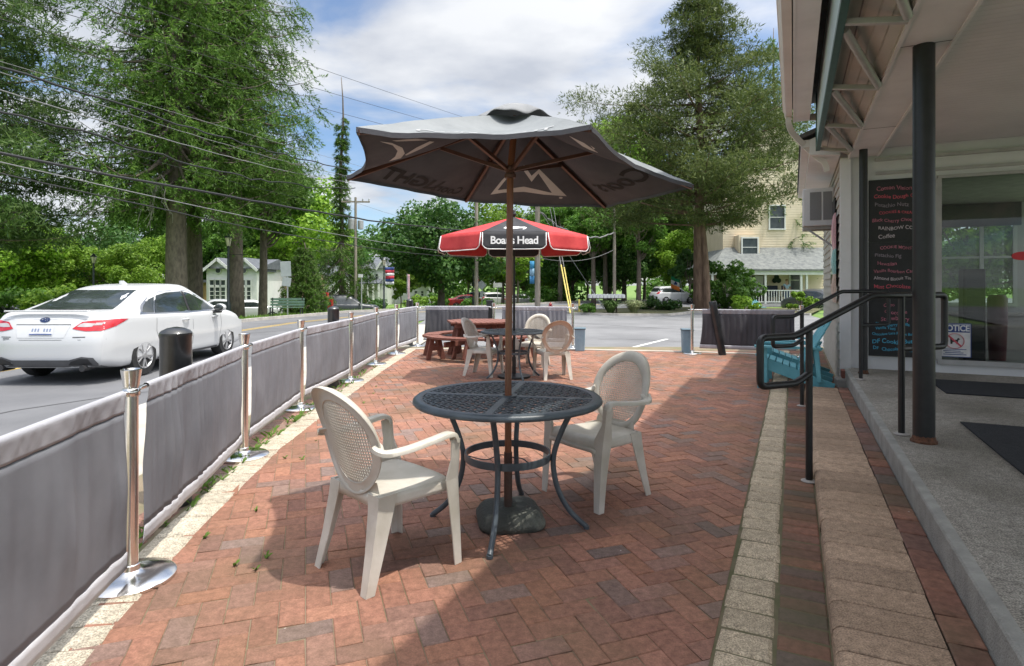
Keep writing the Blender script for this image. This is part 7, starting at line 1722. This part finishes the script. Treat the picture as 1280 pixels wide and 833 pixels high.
# the far wood closing the horizon: one mass
n = 520; ax = rng.uniform(-150, 120, n); ay = 92 + rng.uniform(0, 26, n) + np.abs(ax) * -.12; az = rng.uniform(-1.5, 8.5, n) + 2.5 * np.sin(ax * .11); m_ = 150
v = rdir(n * m_); rr = np.repeat(rng.uniform(1.2, 2.8, n), m_) * rng.uniform(.4, 1, n * m_) ** .4
pos = np.repeat(np.stack([ax, ay, az], 1), m_, 0) + v * rr[:, None] * np.array([1.2, 1, .8]); nn = unit(v + rng.normal(0, .5, v.shape) + np.array([0, 0, .4])); ls = rng.uniform(.45, .95, len(pos))
fw = quads('far_wood', pos, unit(np.cross(nn, rdir(len(pos)))), nn, ls, ls * .75, LF['mid'], None); tag(fw, 'green wood closing the view behind the houses and cars', 'wood', kind='stuff')
# shrubs
def shrub(label, kind, px, y, Y, w, h, n=20, leaf=.16, per=170, z=None, name='shrub'):
    o = broad(label, kind, h=h, w=w, nclump=n, per=per, leaf=leaf, trunk=.05, base=.02, group='shrubs', name=name); o['category'] = 'shrub'
    o.location = (D(px, HZ, Y).x, Y, (max(-.12, terr(D(px, HZ, Y).x, Y)) if Y < 33 else terr(D(px, HZ, Y).x, Y)) if z is None else z); return o
shrub('large leafy shrub round the cedar trunk in front of the porch', 'mid', 906, None, 34, 3.8, 2.7, 46, .20)
shrub('dark leafy bush hanging on the cedar trunk', 'dark', 862, None, 32.5, 2.2, 2.1, 22, .2, z=1.3)
shrub('bright lime bush by the porch steps', 'lime', 1001, None, 32, 1.5, 1.05, 16, .14)
shrub('lime bush low under the large porch shrub', 'lime', 930, None, 31, 2.0, .85, 16, .13)
shrub('low green bush beside the yellow marker post', 'mid', 735, None, 28.6, 1.2, .62, 14, .1)
shrub('low dark bush at the island edge before the white SUV', 'dark', 825, None, 32.5, 2.6, .75, 18, .13)
shrub('rounded lime hedge bush under the columned house', 'lime', 528, None, 58, 3.6, 1.5, 18, .22)
shrub('clipped dark hedge before the columned house', 'dark', 462, None, 60, 4.4, 1.6, 20, .2, name='hedge')
shrub('brownish olive bush beside the white low wing', 'mid', 545, None, 62, 3.0, 1.7, 16, .22)
shrub('low green bush at the foot of the far trees behind the maple', 'mid', 600, None, 58, 4, 1.2, 16, .22)
shrub('leafy undergrowth bush left of the far left lamp', 'lime', 85, None, 34, 5, 2.6, 30, .22)
shrub('leafy undergrowth bush above the car boot', 'mid', 30, None, 33, 5, 2.4, 30, .22)
shrub('leafy undergrowth bush right of the far left lamp', 'mid', 160, None, 36, 5.2, 2.3, 30, .22)
shrub('low hedge bush behind the slim far pole', 'mid', 690, None, 52, 6, 1.3, 20, .24)
def ograss(label, px, Y, w, h, m, n=900):
    o = D(px, HZ, Y); o.z = -.06; a = rng.uniform(0, 6.28, n); d = np.stack([np.cos(a), np.sin(a), np.zeros(n)], 1); ln = rng.uniform(.6, 1.1, n) * h; sp_ = rng.uniform(.15, 1, n) * w / 2
    mb = MB()
    for i in range(n):
        u_ = Vector(d[i]); s_ = Vector((-u_.y, u_.x, 0)) * .012; b0 = u_ * rng.uniform(0, .12); p1 = b0 + u_ * sp_[i] * .45 + Vector((0, 0, ln[i] * .8)); p2 = b0 + u_ * sp_[i] + Vector((0, 0, ln[i] * (.95 - .35 * sp_[i] / w * 2)))
        mb.add([b0 - s_, b0 + s_, p1 + s_, p1 - s_, p2], [(0, 1, 2, 3), (3, 2, 4)])
    mb.v = [q + o for q in mb.v]; return solo(mb, 'ornamental_grass', m, label, 'grass clump', o, 'ornamental grass clumps by the letterboxes')
ograss('green mound of ornamental grass under the letterboxes', 763, 28.6, 1.5, .75, leafmat('grass_green', (.06, .12, .03), (.10, .18, .05), (.16, .24, .08), .3))
ograss('pale striped clump of ornamental grass right of the letterboxes', 792, 29.2, 1.5, .72, leafmat('grass_pale', (.22, .28, .12), (.34, .38, .20), (.48, .50, .30), .3))
